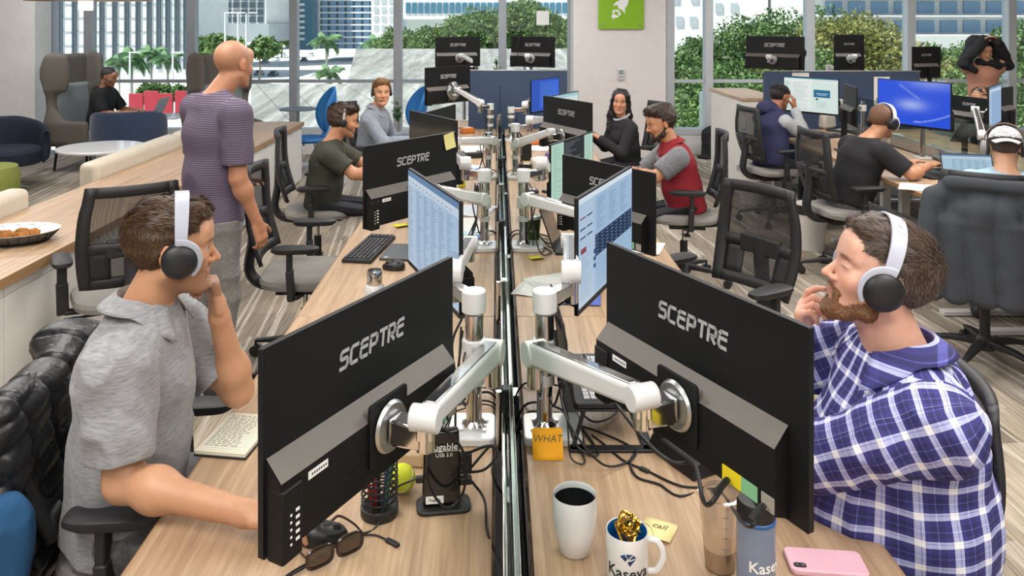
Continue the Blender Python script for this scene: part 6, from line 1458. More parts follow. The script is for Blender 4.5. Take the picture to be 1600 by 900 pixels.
def hair_mat(name, c1, c2):
    if name in MC: return MC[name]
    m, N, L, b = newmat(name); tc = N.new('ShaderNodeTexCoord'); mp = N.new('ShaderNodeMapping'); mp.inputs['Scale'].default_value = (1, .22, .35); L.new(tc.outputs['Object'], mp.inputs[0])
    n = N.new('ShaderNodeTexNoise'); n.inputs['Scale'].default_value = 420; n.inputs['Detail'].default_value = 4; L.new(mp.outputs[0], n.inputs['Vector']); r = ramp(N, [(.35, c1), (.68, c2)]); L.new(n.outputs[0], r.inputs[0]); L.new(r.outputs[0], b.inputs['Base Color'])
    b.inputs['Roughness'].default_value = .5; bp = N.new('ShaderNodeBump'); bp.inputs['Strength'].default_value = .9; bp.inputs['Distance'].default_value = .004; L.new(n.outputs[0], bp.inputs['Height']); L.new(bp.outputs[0], b.inputs['Normal'])
    MC[name] = m; return m
def hair_prims(c, Rm, s, style):
    g = lambda x, y, z: c+Rm@(A3(x, y, z)*s); e = lambda p, r, k=.02: el(g(*p), A3(*r)*s, Rm, k*s); n3 = lambda *v: Rm@A3(*v)
    th = {'short': .006, 'quiff': .008, 'curly': .014, 'long': .012, 'buzz': .003}[style]
    add = [e((0, -.020, .034), (.077+th, .098+th, .088+th))]; cut = []
    if style == 'quiff': add += [e((.01, .040, .100), (.055, .055, .026), .03), e((-.01, .06, .095), (.05, .035, .02), .02)]
    if style == 'short': add += [e((0, .030, .095), (.056, .055, .022), .03)]
    if style == 'curly': add += [e((0, .02, .09), (.07, .06, .035), .03), e((0, -.05, .06), (.075, .05, .05), .03)]
    if style == 'long':
        add += [rc(g(q*.066, -.03, .0), g(q*.085, -.05, -.14), .030*s, .035*s, .03) for q in (-1, 1)]+[rc(g(q*.085, -.05, -.14), g(q*.10, -.02, -.30), .035*s, .022*s, .03) for q in (-1, 1)]+[rc(g(0, -.06, -.05), g(0, -.09, -.25), .06*s, .05*s, .03)]
        cut = [e((0, .085, -.055), (.066, .085, .135), .012)]
    else:
        zs = {'short': .058, 'quiff': .066, 'curly': .062, 'buzz': .055}[style]
        cut = [bx(g(0, .10, zs-.15), (.14*s, .075*s, .15*s), Rm@np.array(M.Rotation(R(8), 3, 'X')), .02, .01), ('pl', g(0, -.05, -.055 if style != 'curly' else -.07), nrm(n3(0, -.35, 1)), .006)]
        for q in (-1, 1): cut.append(el(g(q*.088, .002, -.012), A3(.03, .027, .036)*s, Rm, .006))
    am = {'short': .004, 'quiff': .005, 'curly': .012, 'long': .004, 'buzz': .0015}[style]
    def disp(p):
        l = (p-c)@Rm/s; return am*2*(vnoise(l*np.array([95, 28, 55])+30)-.5)+am*(vnoise(l*45+9)-.5)
    return add, cut, disp
def strand_mat(c1, c2):
    n_ = 'strand_'+c1+c2
    if n_ in MC: return MC[n_]
    m, N, L, b = newmat(n_); a = N.new('ShaderNodeAttribute'); a.attribute_name = 'Col'; r = ramp(N, [(0, c1), (1, c2)]); L.new(a.outputs['Fac'], r.inputs[0]); L.new(r.outputs[0], b.inputs['Base Color']); b.inputs['Roughness'].default_value = .42; MC[n_] = m; return m
def strands(o, c, Rm, s, style, n, c1, c2, width=.0011):
    me = o.data; nv = len(me.vertices); co = np.zeros(nv*3); me.vertices.foreach_get('co', co); no = np.zeros(nv*3); me.vertices.foreach_get('normal', no); co = co.reshape(-1, 3); no = no.reshape(-1, 3)
    l = (co-c)@Rm/s; ok = np.nonzero((no*(co-c)).sum(1) > 0)[0]; rg = np.random.RandomState(9); i = ok[rg.randint(0, len(ok), n)]; p = co[i]+rg.normal(size=(n, 3))*.0012; nn = no[i]; l = l[i]
    top = np.clip((l[:, 2]-.035)/.045, 0, 1)[:, None]
    if style == 'long': comb = np.array([0, -.25, -1.0])+0*l; comb = comb*(1-top)+np.stack([np.sign(l[:, 0])*.9, -.2+0*l[:, 0], -.2+0*l[:, 0]], 1)*top; Ls = .045+0*top[:, 0]; lift = .05
    else:
        side = np.array([0, -.35, -1.0]); fwd = np.stack([l[:, 0]*0+.35, 0*l[:, 0]+1.0, 0*l[:, 0]+.15], 1); comb = side*(1-top)+fwd*top
        Ls = {'short': .009, 'quiff': .010, 'buzz': .004, 'curly': .016}[style]+{'short': .017, 'quiff': .022, 'buzz': .002, 'curly': .012}[style]*top[:, 0]; lift = {'short': .32, 'quiff': .40, 'buzz': .5, 'curly': .9}[style]
        if style == 'quiff': comb = side*(1-top)+np.stack([l[:, 0]*0+.5, 0*l[:, 0]-.7, 0*l[:, 0]+.3], 1)*top
    cl = vnoise(l*60+5)[:, None]-.5; cl2 = vnoise(l*60+31)[:, None]-.5
    d = (comb+rg.normal(size=(n, 3))*.22+np.concatenate([cl*1.4, cl2*.8, cl*.3], 1))@Rm.T; d -= nn*(d*nn).sum(1)[:, None]; d /= np.linalg.norm(d, axis=1)[:, None]; d = d+nn*lift*(.5+rg.rand(n)[:, None]); d /= np.linalg.norm(d, axis=1)[:, None]
    w_ = np.cross(d, nn); w_ /= np.linalg.norm(w_, axis=1)[:, None]+1e-9; Ls = (Ls*(.6+.8*rg.rand(n)))[:, None]*s; W_ = width*s
    m1 = p+d*Ls*.55; tip = p+d*Ls-nn*Ls*.22
    V_ = np.stack([p-w_*W_, p+w_*W_, m1+w_*W_*.8, m1-w_*W_*.8, tip], 1).reshape(-1, 3); k = np.arange(n)[:, None]*5
    F_ = [tuple(r) for r in (k+np.array([0, 1, 2, 3])).tolist()]+[tuple(r) for r in (k+np.array([3, 2, 4])).tolist()]
    m2 = bpy.data.meshes.new('hair_strands'); m2.from_pydata(V_.tolist(), [], F_); a = m2.color_attributes.new('Col', 'FLOAT_COLOR', 'POINT'); a.data.foreach_set('color', np.repeat(np.clip(rg.rand(n)*.7+.3*(vnoise(l*40)), 0, 1), 20).astype(np.float32)); m2.materials.append(strand_mat(c1, c2)); m2.shade_smooth()
    q = bpy.data.objects.new('hair_strands', m2); COL.objects.link(q); q['kind'] = 'stuff'; return q
def head_gear(c, Rm, s, kind, label, cat='headphones', band='c9ccd2', cup='1c1e22', rb=.097, rot=0, fwd=0):
    mw = M(((*Rm[0], c[0]), (*Rm[1], c[1]), (*Rm[2], c[2]), (0, 0, 0, 1))) @ M.Scale(s, 4) @ M.Translation((0, fwd, 0)) @ M.Rotation(R(rot), 4, 'X')
    t = thing('headphones' if kind != 'headset' else 'headset', label, cat, mw)
    bm_, cm_ = mat('band_'+band, band, .35), mat('cup_'+cup, cup, .45)
    if kind == 'headset':
        m = MB(); m.tube([(.092*cos(a), -.005, .022+.108*sin(a)) for a in [R(-8+196*i/24) for i in range(25)]], .0055, 8, sx=1.8, flat=(0, 0, 1)); m.build('headband', bm_, t)
        for q in (-1, 1):
            g = MB().lathe([(0, 0), (.026, 0), (.030, .006), (.028, .018), (.016, .022), (0, .022)], n=24); g.build('ear_cup', cm_, t, M.Translation((q*.080, -.004, -.008)) @ M.Rotation(q*pi/2, 4, 'Y'))
        MB().tube(bez([(.098, .0, -.014), (.092, .04, -.045), (.060, .088, -.072), (.028, .106, -.070)], 6), .0028, 6).build('mic_boom', cm_, t); MB().sphere((.024, .108, -.070), .007, 10).build('mic_tip', cm_, t)
        return t
    def bandf(u, v):
        a = R(-12+204*u); w_ = .036-.010*abs(2*u-1)**2; x = rb*cos(a); z = .026+(rb+.006)*sin(a)*1.02; prof = [(-1, 0), (-1, 1), (1, 1), (1, 0)]; i = int(round(v*3)); py, pr = prof[i]
        return (x*(1+.05*pr*1.2), py*w_/2, z+(.006*pr if sin(a) > 0 else 0))
    m = MB(); m.grid(bandf, 33, 4); nv = 4; m.f += [(i*nv+3, (i+1)*nv+3, (i+1)*nv, i*nv) for i in range(32)]; m.build('headband', bm_, t, bev=.0015)
    for q in (-1, 1):
        MB().tube([(q*(.106+.004*math.sin(a)), .0475*cos(a)-.002, .0475*sin(a)-.010) for a in [R(100-150*i/16) for i in range(17)]], [.010-.005*i/16 for i in range(17)], 8, sx=.5, flat=(0, 0, 1)).build('yoke', bm_, t)
        mwc = M.Translation((q*.076, -.002, -.010)) @ M.Rotation(q*pi/2, 4, 'Y') @ M.Scale(1, 4)
        MB().lathe([(.022, .0), (.038, .0), (.043, .006), (.042, .016), (.030, .020)], n=36).build('ear_cushion', black_soft, t, mwc)
        MB().lathe([(0, .016), (.040, .016), (.0435, .024), (.042, .034), (.034, .042), (.018, .046), (0, .047)], n=40).build('ear_cup', cm_, t, mwc)
    return t
def ik(a, c, l1, l2, hint):
    a, c = A3(*a), A3(*c); d = c-a; D = min(np.linalg.norm(d), (l1+l2)*.995); u = nrm(d); h = A3(*hint)-a; h = nrm(h-u*(h@u)); ca = (l1*l1+D*D-l2*l2)/(2*l1*D); ca = max(-1, min(1, ca))
    return a+u*l1*ca+h*l1*math.sqrt(1-ca*ca)
def person(label, pelvis, neck, head, yaw, hyaw, hpitch=0, hroll=0, s=1.0, girth=1.0, res=.008, tone='c69475', lip='a8625a', brow='2e221c', hair=('short', '3a2a20', '6b5040'), beard=0, beard_c='4a3426', beard_piece=None,
           scalp=0, scalp_c='6a5a50', fem=False, shirt=None, sleeve=.5, top_m=None, pants_m=None, armL=None, armR=None, handL={}, handR={}, legs=None, collar=False, seated=True, closed=False, hs=1.0, neckline=.02, eyes=True,
           sleeve_mats=None, frame=False, fold=.006, belly=0, shoe='2a2a2c', group=None, hem=-.10, cap=None, shw=1.0, hide_face=False, iris='2a1c14', jaw=1.0):
    pv, nb, hc = A3(*pelvis), A3(*neck), A3(*head); t = thing('person', label, 'person', T(pelvis), group); inv0 = T(pelvis).inverted()
    def own(o, fr=None):
        if o is None: return None
        o.parent = t; o.matrix_parent_inverse = inv0
        if fr is not None: o.matrix_basis = fr
        return o
    L = A3(-sin(R(yaw)), cos(R(yaw)), 0); Fd = A3(cos(R(yaw)), sin(R(yaw)), 0); up = nrm(nb-pv); Rm = rotm(hyaw, hpitch, hroll); sl = np.linalg.norm(nb-pv)
    fr = nrm(Fd-up*(Fd@up)); sh = {}; at = lambda f_: pv+up*sl*f_
    for q in (1, -1): sh[q] = at(.86)+L*q*.172*shw*s+fr*.005
    # ---- arms
    skin = []; arms = {}
    for q, arm, hd in ((1, armL, handL), (-1, armR, handR)):
        if arm is None: arm = dict(wrist=tuple(at(.25)+Fd*.42*s+L*q*.12))
        w_ = A3(*arm['wrist']); e_ = A3(*arm['elbow']) if 'elbow' in arm else ik(sh[q], w_, .29*s, .255*s, arm.get('hint', tuple(sh[q]+A3(0, 0, -1)+L*q*.5)))
        arms[q] = (sh[q], e_, w_); ag = .9 if fem else (.5+.5*girth)
        skin += [rc(sh[q], e_, .050*s*ag, .041*s*ag, .02), rc(e_, w_, .040*s*ag, .026*s, .02), el(e_+(w_-e_)*.28, (.046*s*ag,)*3, None, .03)]
        d = A3(*hd['dir']) if 'dir' in hd else (w_-e_); n = A3(*hd['palm']) if 'palm' in hd else A3(0, 0, -1)
        skin += hand_prims(w_+nrm(w_-e_)*.012, d, n, hd.get('side', -q), hd.get('curl', (18, 28, 18)), hd.get('thumb', (.75, .55, .25)), s*(.9 if fem else 1), hd.get('spread', .012), hd.get('curls'))
    ha, hcut = head_prims(hc, Rm, hs, fem, jaw, closed); nk = hc+Rm@(A3(0, -.022, -.075)*hs)
    skin += ha+[rc(nb-up*.03+fr*-.005, nk, (.050 if fem else .060)*s*(.6+.4*girth), (.046 if fem else .056)*hs*(.75+.25*girth), .025), rc(sh[1]*.7+sh[-1]*.3+up*.015, sh[-1]*.7+sh[1]*.3+up*.015, .040, .040, .04), ec(at(.45), at(.88), (.11, .07), (.12, .07), L, .04)]
    cf = skin_col(hc, Rm, hs, tone, lip, brow, beard, beard_c, scalp, scalp_c, fem, closed)
    own(net_obj('body', skin_m, skin, res, cut=hcut, colf=cf))
    # ---- eyes
    if eyes and not closed:
        for q in (-1, 1):
            m = MB(); m.sphere((0, 0, 0), .0120*hs, 16, col='b9afa8'); 
            if not closed: m.sphere((0, .0042*hs, 0), .0086*hs, 14, col=iris); m.sphere((0, .0062*hs, 0), .0070*hs, 10, col='060607')
            else: m.c = [srgb(tone)]*len(m.v)
            p = hc+Rm@(A3(q*.0305, .0755, .0028)*hs)
            own(m.build('eye', vcol_mat('eye', .45), None), M(((*Rm[0], p[0]), (*Rm[1], p[1]), (*Rm[2], p[2]), (0, 0, 0, 1))))
    # ---- hair
    if hair:
        a, c_, dsp = hair_prims(hc, Rm, hs, hair[0]); own(net_obj('hair', hair_mat('hair_'+hair[1]+hair[2], hair[1], hair[2]), a, max(res*.9, .0033), cut=c_, disp=dsp))
        ho = t.children[-1] if False else [x for x in bpy.data.objects if x.parent == t and x.name.startswith('hair')][-1]
        if not cap: own(strands(ho, hc, Rm, hs, hair[0], 16000 if res < .005 else (5000 if res < .009 else 2000), hair[1], hair[2], .0008 if res < .005 else .0018))
    if beard_piece:
        g = lambda x, y, z: hc+Rm@(A3(x, y, z)*hs)
        a = [rc(g(q*.060, -.004, -.035), g(q*.050, .02, -.078), .012*hs, .016*hs, .02) for q in (-1, 1)]+[rc(g(q*.055, .02, -.074), g(q*.030, .060, -.094), .014*hs, .016*hs, .02) for q in (-1, 1)]+[rc(g(q*.030, .062, -.096), g(0, .078, -.104), .016*hs, .0195*hs, .02) for q in (-1, 1)]+[rc(g(q*.054, .010, -.056), g(q*.040, .048, -.072), .008*hs, .011*hs, .014) for q in (-1, 1)]+[rc(g(q*.004, .094, -.050), g(q*.024, .082, -.062), .0055*hs, .006*hs, .008) for q in (-1, 1)]+[rc(g(q*.024, .082, -.062), g(q*.02, .078, -.09), .007*hs, .012*hs, .012) for q in (-1, 1)]
        bo = own(net_obj('beard', hair_mat('beard_'+beard_piece[0], *beard_piece), a, max(res*.9, .0033), disp=lambda p: .004*(vnoise((p-hc)@Rm*130)-.5)))
        bs = own(strands(bo, hc, Rm, hs, 'buzz', 9000 if res < .005 else 2500, *beard_piece, .0008 if res < .005 else .0016)); bs.name = 'beard_strands'
    # ---- top garment
    G_ = girth; tor = [ec(at(-.06), at(.30), (.165*G_*s, .125*G_*s), (.150*G_*s, .118*G_*s), L, .03), ec(at(.30), at(.68), (.150*G_*s, .115*G_*s), (.165*(.5+.5*G_)*s, .118*(.5+.5*G_)*s), L, .05), ec(at(.66), at(.86), (.165*(.5+.5*G_)*s, .118*(.5+.5*G_)*s), (.135*s, .080*s), L, .05),
           rc(sh[1]-up*.008, sh[-1]-up*.008, .056*s*(.6+.4*G_), None, .06), rc(at(.90), at(.97), .085*s, .064*s*(.5+.5*G_), .05)]
    if belly: tor.append(el(at(.28)+fr*.07, (.15*G_*s, .12*G_*s+belly, .17*s), np.stack([L, fr, up], 1), .08))
    if fem: tor += [el(at(.58)+fr*.075+L*q*.07, (.062, .055, .065), None, .05) for q in (-1, 1)]
    ncut = [('pl', nb+up*neckline+fr*.0, -nrm(up-fr*.35), .006)]
    hemc = [('pl', at(hem), up, .004)]
    tm = top_m; TF = None
    if frame:
        ax = np.stack([L, fr, up], 1); TF = M(((*ax[0], pv[0]), (*ax[1], pv[1]), (*ax[2], pv[2]), (0, 0, 0, 1)))
    fd = folds(fold, (10, 10, 7), sum(pelvis))
    own(net_obj('shirt', tm, tor, res*1.15, disp=fd, infl=.008, cut=ncut+hemc, inv=TF.inverted() if TF else None), TF)
    for qi, (q, (S_, E_, W_)) in enumerate(arms.items()):
        ag = .9 if fem else (.5+.5*G_); sm = (sleeve_mats[qi] if sleeve_mats else tm); sv = sleeve if not isinstance(sleeve, (tuple, list)) else sleeve[qi]
        fl = 0 if sv > 1 else .010*s
        pr = [rc(S_-up*.01, E_, (.062+fl)*s*ag, (.052+fl*1.2)*s*ag, .02), rc(S_-(nb-S_)*0-up*.015, S_*.75+nb*.25-up*.05, .060*s*ag, .07*s*ag, .03)]
        if sv > 1: pr += [rc(E_, E_+(W_-E_)*(sv-1), .050*s*ag, .038*s, .02)]
        e2 = E_ if sv > 1 else S_+(E_-S_)*min(1, sv*1.6)
        dv = nrm((W_-E_) if sv > 1 else (E_-S_)); ce = (E_+(W_-E_)*(sv-1)) if sv > 1 else S_+(E_-S_)*sv
        ct = [('pl', ce, -dv, .003)]
        if sv > 1: ct = []  # rounded cuff stops at the wrist end
        z_ = nrm(S_-E_); x_ = nrm(np.cross(z_, fr)); y_ = np.cross(z_, x_); SFm = M(((x_[0], y_[0], z_[0], E_[0]), (x_[1], y_[1], z_[1], E_[1]), (x_[2], y_[2], z_[2], E_[2]), (0, 0, 0, 1))) if frame else None
        own(net_obj('sleeve', sm, pr, res*1.1, disp=folds(fold*1.1, (14, 14, 9), q*3+1), infl=.004, cut=ct, inv=SFm.inverted() if SFm else None), SFm)
    if collar:
        cm = MB(); rad = .066*s*(.55+.45*G_); ctr = nb+up*(neckline-.012)
        def cf_(u, v):
            a = R(-52+284*u); fr_ = -sin(a); side_ = abs(cos(a)); end = max(0, fr_)
            if v < .35: q_ = v/.35; r_ = rad*(1.02+.04*q_); hgt = .002+.036*q_
            else: q_ = (v-.35)/.65; r_ = rad*(1.06+(.62+.25*end)*q_); hgt = .038-.030*q_-(.055*end+.012*(1-side_)*(fr_ < 0))*q_*1.1
            p = ctr+(cos(a)*L-sin(a)*fr)*r_+up*(hgt-.028*max(0, fr_))+fr*.010; return tuple(p)
        cm.grid(cf_, 36, 9); own(cm.build('collar', tm if collar is True else collar, None, solid=.003))
    # ---- trousers, feet
    if pants_m:
        if legs is None:
            if seated: legs = [(tuple(pv+Fd*.42*s+L*q*.12+A3(0, 0, -.03)), tuple(A3(pv[0], pv[1], 0)+Fd*.46*s+L*q*.13+A3(0, 0, .09))) for q in (1, -1)]
            else: legs = [(tuple(pv+L*q*.10+Fd*.02+A3(0, 0, -pv[2]+.49)), tuple(A3(pv[0], pv[1], .09)+L*q*.11-Fd*.02)) for q in (1, -1)]
        lp = [ec(at(-.08), at(.08), (.158*G_*s, .112*G_*s), (.140*G_*s, .100*G_*s), L, .04)]
        for q, (kn, an) in zip((1, -1), legs):
            hp = pv+L*q*.09*s*G_+(Fd*.02 if seated else A3(0, 0, -.04)); kn, an = A3(*kn), A3(*an)
            lp += [rc(hp, kn, .088*s*(.4+.6*G_), .062*s, .03), rc(kn, an, .062*s, .048*s, .02)]
        own(net_obj('trousers', pants_m, lp, res*1.3, disp=folds(fold*1.2, (9, 9, 9), 4), cut=[('pl', at(.06 if seated else -.06), -up, .004)]))
        for q, (kn, an) in zip((1, -1), legs):
            an = A3(*an); z0 = an[2]-.09; f2 = A3(Fd[0], Fd[1], 0); b_ = A3(an[0], an[1], z0+.045)
            own(net_obj('shoe', mat('shoe_'+shoe, shoe, .5), [rc(b_-f2*.05, b_+f2*.15, .040, .034, .02), rc(b_-f2*.03, b_-f2*.03+A3(0, 0, .06), .04, .042, .02)], .010, cut=[('pl', A3(0, 0, z0+.002), A3(0, 0, 1), .002)]))
    if cap:
        g = lambda x, y, z: hc+Rm@(A3(x, y, z)*hs); col_, back = cap; cmx = mat('cap_'+col_, col_, .85, bump=.3, bscale=500)
        o = own(net_obj('cap', cmx, [el(g(0, -.016, .036), A3(.090, .108, .092)*hs, Rm, .02)], max(res*.8, .004), cut=[('pl', g(0, 0, .040), Rm@nrm(A3(0, .12, 1)), .003), el(g(0, -.016, .036), A3(.085, .103, .087)*hs, Rm, .002)]))
        sg = -1 if back else 1; m = MB(); y0 = -.016+sg*.085
        m.grid(lambda u, v: tuple(g((u-.5)*2*.075*(1-.25*v*v), y0+sg*(.02+.07*v-(.05*(2*u-1)**2)*(1-.3*v)), .046-.018*v-.012*(2*u-1)**2*1.2)), 12, 6); own(m.build('cap_brim', cmx, None, solid=.004))
        if back: o_ = MB(); o_.tube([tuple(g(.05*cos(a), .088, .052+.028*sin(a))) for a in [pi*i/12 for i in range(13)]], .004, 6); own(o_.build('cap_strap', mat('cap_strap', '6b4a38', .7), None))
    return t, dict(hc=hc, Rm=Rm, nb=nb, up=up, fr=fr, L=L, own=own, pv=pv, at=at, arms=arms)
# ---- cloth materials
def heather(name, c1, c2, sc=(40, 40, 260)):
    m, N, L, b = newmat(name); tc = N.new('ShaderNodeTexCoord'); mp = N.new('ShaderNodeMapping'); mp.inputs['Scale'].default_value = sc; mp.inputs['Rotation'].default_value = (R(12), R(8), 0); L.new(tc.outputs['Object'], mp.inputs[0])
    n = N.new('ShaderNodeTexNoise'); n.inputs['Scale'].default_value = 1; n.inputs['Detail'].default_value = 4; L.new(mp.outputs[0], n.inputs['Vector']); r = ramp(N, [(.3, c1), (.7, c2)]); L.new(n.outputs[0], r.inputs[0]); L.new(r.outputs[0], b.inputs['Base Color']); b.inputs['Roughness'].default_value = .85; b.inputs['Sheen Weight'].default_value = .2
    bp = N.new('ShaderNodeBump'); bp.inputs['Strength'].default_value = .15; bp.inputs['Distance'].default_value = .002; L.new(n.outputs[0], bp.inputs['Height']); L.new(bp.outputs[0], b.inputs['Normal']); return m
def stripes(name, c1, c2, per):
    m, N, L, b = newmat(name); tc = N.new('ShaderNodeTexCoord'); w_ = N.new('ShaderNodeTexWave'); w_.bands_direction = 'Z'; w_.inputs['Scale'].default_value = 1/per/3.18; w_.inputs['Distortion'].default_value = .8; w_.inputs['Detail Scale'].default_value = 3; L.new(tc.outputs['Object'], w_.inputs['Vector'])
    r = ramp(N, [(.35, c1), (.6, c2)]); L.new(w_.outputs['Fac'], r.inputs[0]); L.new(r.outputs[0], b.inputs['Base Color']); b.inputs['Roughness'].default_value = .85; return m
def plaid(name, rad):
    m, N, L, b = newmat(name); tc = N.new('ShaderNodeTexCoord'); sp = N.new('ShaderNodeSeparateXYZ'); L.new(tc.outputs['Object'], sp.inputs[0])
    at = N.new('ShaderNodeMath'); at.operation = 'ARCTAN2'; L.new(sp.outputs[0], at.inputs[0]); L.new(sp.outputs[1], at.inputs[1])
    def tri(src, mul):
        a = N.new('ShaderNodeMath'); a.operation = 'MULTIPLY'; a.inputs[1].default_value = mul; L.new(src, a.inputs[0]); f = N.new('ShaderNodeMath'); f.operation = 'FRACT'; L.new(a.outputs[0], f.inputs[0])
        r = ramp(N, [(0, 'ffffff'), (.15, 'd8d8d8'), (.18, 'ffffff'), (.26, '505050'), (.40, '000000'), (.585, '9a9a9a'), (.615, '000000'), (.80, '505050')]); r.color_ramp.interpolation = 'CONSTANT'; L.new(f.outputs[0], r.inputs[0]); return r.outputs[0]
    a = tri(at.outputs[0], rad/.052); c = tri(sp.outputs[2], 1/.052)
    ad = N.new('ShaderNodeMix'); ad.data_type = 'RGBA'; ad.inputs[0].default_value = .5; L.new(a, ad.inputs[6]); L.new(c, ad.inputs[7])
    r = ramp(N, [(0, '2c2a5e'), (.10, '3d3c86'), (.3, '6a6bb8'), (.5, 'a9addb'), (.8, 'eceef8'), (1, 'f6f6fb')]); L.new(ad.outputs[2], r.inputs[0]); L.new(r.outputs[0], b.inputs['Base Color']); b.inputs['Roughness'].default_value = .8; return m
polo_m = heather('heather_grey', '75777b', '98999d'); jean_grey = heather('trousers_grey', '4a4b4e', '6b6c6e', (60, 60, 60)); tee_m = stripes('purple_stripe', '4a4054', '6f6478', .011)
plaidT, plaidS = plaid('checked_cloth', .165), plaid('checked_sleeve', .062)
olive_m = mat('olive_cloth', '3b3c31', .85, var=.1); blk_cloth = mat('black_cloth', '1d1d20', .9, var=.1, bump=.2, bscale=500); bluegrey_m = heather('blue_grey_cloth', '6f7784', '939aa6'); dark_pants = mat('dark_trousers', '23252b', .85, var=.15)
red_m = mat('red_cloth', '8e1f2b', .85, var=.08); greych = heather('grey_cloth', '5f6066', '7e8086'); navy_cloth = mat('navy_cloth', '2a2c52', .8, var=.1); chalk = mat('chalk_cloth', 'a9adb2', .85); lt_blue = mat('light_blue_cloth', 'a8c8dc', .85, var=.05); tan_cloth = mat('tan_cloth', 'c08a72', .8); jean_blue = mat('jean_blue', '5a7390', .85, var=.15); khaki = heather('khaki_grey', '6d6b6a', '87847f', (60, 60, 60))

near = dict(res=.0042)
# 1 polo man, near left
t1, k1 = person('seated man in grey heather polo and white headphones, hand at his chin', (-1.00, 2.17, .60), (-.945, 2.15, 1.135), (-.872, 2.16, 1.295), 8, 22, -4, 0, s=1.08, girth=1.02, hs=1.04, tone='c0906f', brow='4a3222', beard=.5, beard_c='5a4030',
       hair=('short', '23170f', '63462c'), top_m=polo_m, pants_m=jean_grey, sleeve=.80, collar=True, armR=dict(elbow=(-.88, 1.90, .815), wrist=(-.560, 1.795, .805)), armL=dict(elbow=(-.755, 2.34, .83), wrist=(-.775, 2.25, 1.075)),
       handR=dict(dir=(1, -.05, -.05), palm=(0, 0, -1), curl=(15, 25, 20)), handL=dict(dir=(-.12, -.05, 1), palm=(-.9, -.4, -.1), curl=(70, 65, 30), thumb=(.5, .8, .3)), scalp=.0, shw=1.12, fold=.016, **near)
head_gear(k1['hc'], k1['Rm'], 1.04, 'over', 'white over-ear headphones worn by the polo man', rot=2, band='a6aab8', rb=.103, fwd=.020)
# 2 checked shirt man, near right
t2, k2 = person('bearded man in blue and white checked shirt and white headphones', (1.00, 1.98, .62), (.975, 1.96, 1.10), (.925, 1.95, 1.285), 176, 171, 16, 0, s=1.10, girth=1.30, hs=1.07, tone='d6a58e', lip='a8685c', brow='6a4a34', beard=.0, beard_c='7a5236', beard_piece=('5c3a22', '9a6a44'), closed=True,
       hair=('short', '2e2420', '746256'), top_m=plaidT, sleeve_mats=(plaidS, plaidS), pants_m=dark_pants, sleeve=1.92, collar=True, frame=True, belly=.05, armL=dict(elbow=(.74, 1.86, .90), wrist=(.64, 2.07, .82)), armR=dict(elbow=(.66, 2.32, .84), wrist=(.80, 2.15, 1.045)), handL=dict(dir=(.05, .95, -.1), palm=(0, 0, -1)),
       handR=dict(dir=(-.05, -.2, 1), palm=(.75, -.5, .3), curl=(45, 60, 30), curls=[(20, 35, 25), (45, 60, 30), (55, 65, 30), (60, 70, 30)], thumb=(.7, .6, .6)), shw=1.15, fold=.016, **near)
head_gear(k2['hc'], k2['Rm'], 1.07, 'over', 'white over-ear headphones worn by the checked shirt man', band='b4b8c8', rot=6, rb=.101, fwd=.022)
# 3 standing bald man
t3, k3 = person('standing bald man in purple striped t-shirt and grey trousers, back turned', (-1.47, 4.17, .93), (-1.465, 4.19, 1.525), (-1.385, 4.24, 1.675), 48, 62, -6, 0, s=1.06, girth=1.0, hs=1.04, res=.006, tone='b98465', hair=None, scalp=.6, scalp_c='94705a', brow='3a2a20', top_m=tee_m, pants_m=khaki, sleeve=.80, seated=False,
       armR=dict(elbow=(-1.295, 4.03, 1.115), wrist=(-1.225, 4.10, .885)), armL=dict(elbow=(-1.66, 4.46, 1.12), wrist=(-1.50, 4.60, .98)), handR=dict(dir=(.25, .1, -1), palm=(-.9, .5, 0), curl=(25, 40, 25)), handL=dict(dir=(.6, .5, .1), palm=(.3, 0, -1)), hem=-.17, shw=1.10, fold=.008)
# 4 olive shirt man
t4, k4 = person('man in olive t-shirt and thin headset working left of the sticky note monitor', (-1.30, 6.0, .56), (-1.235, 6.0, 1.005), (-1.15, 6.02, 1.155), 5, 14, -8, 0, girth=1.0, res=.006, tone='c68f6a', hair=('quiff', '2c1f18', '5a4232'), beard=.25, top_m=olive_m, pants_m=dark_pants, sleeve=.75,
       armR=dict(elbow=(-1.03, 5.80, .80), wrist=(-.78, 5.84, .80)), armL=dict(wrist=(-.76, 6.16, .80)))
head_gear(k4['hc'], k4['Rm'], 1.0, 'headset', 'black and silver headset worn by the olive shirt man', band='b9b4ad')
# 5 grey blue shirt man
t5, k5 = person('man in long sleeved grey blue shirt and headset looking at the camera', (-1.24, 7.8, .56), (-1.17, 7.76, 1.055), (-1.11, 7.74, 1.215), -15, -72, 0, 0, girth=1.0, res=.0055, tone='cf9a78', hair=('quiff', '6a4a2e', '9a7448'), brow='5a3e2a', top_m=bluegrey_m, pants_m=dark_pants, sleeve=1.85, collar=True,
       armR=dict(wrist=(-.80, 7.52, .79)), armL=dict(wrist=(-.82, 7.92, .79)))
head_gear(k5['hc'], k5['Rm'], 1.0, 'headset', 'black headset with boom worn by the man in grey blue', band='2a2a2c')
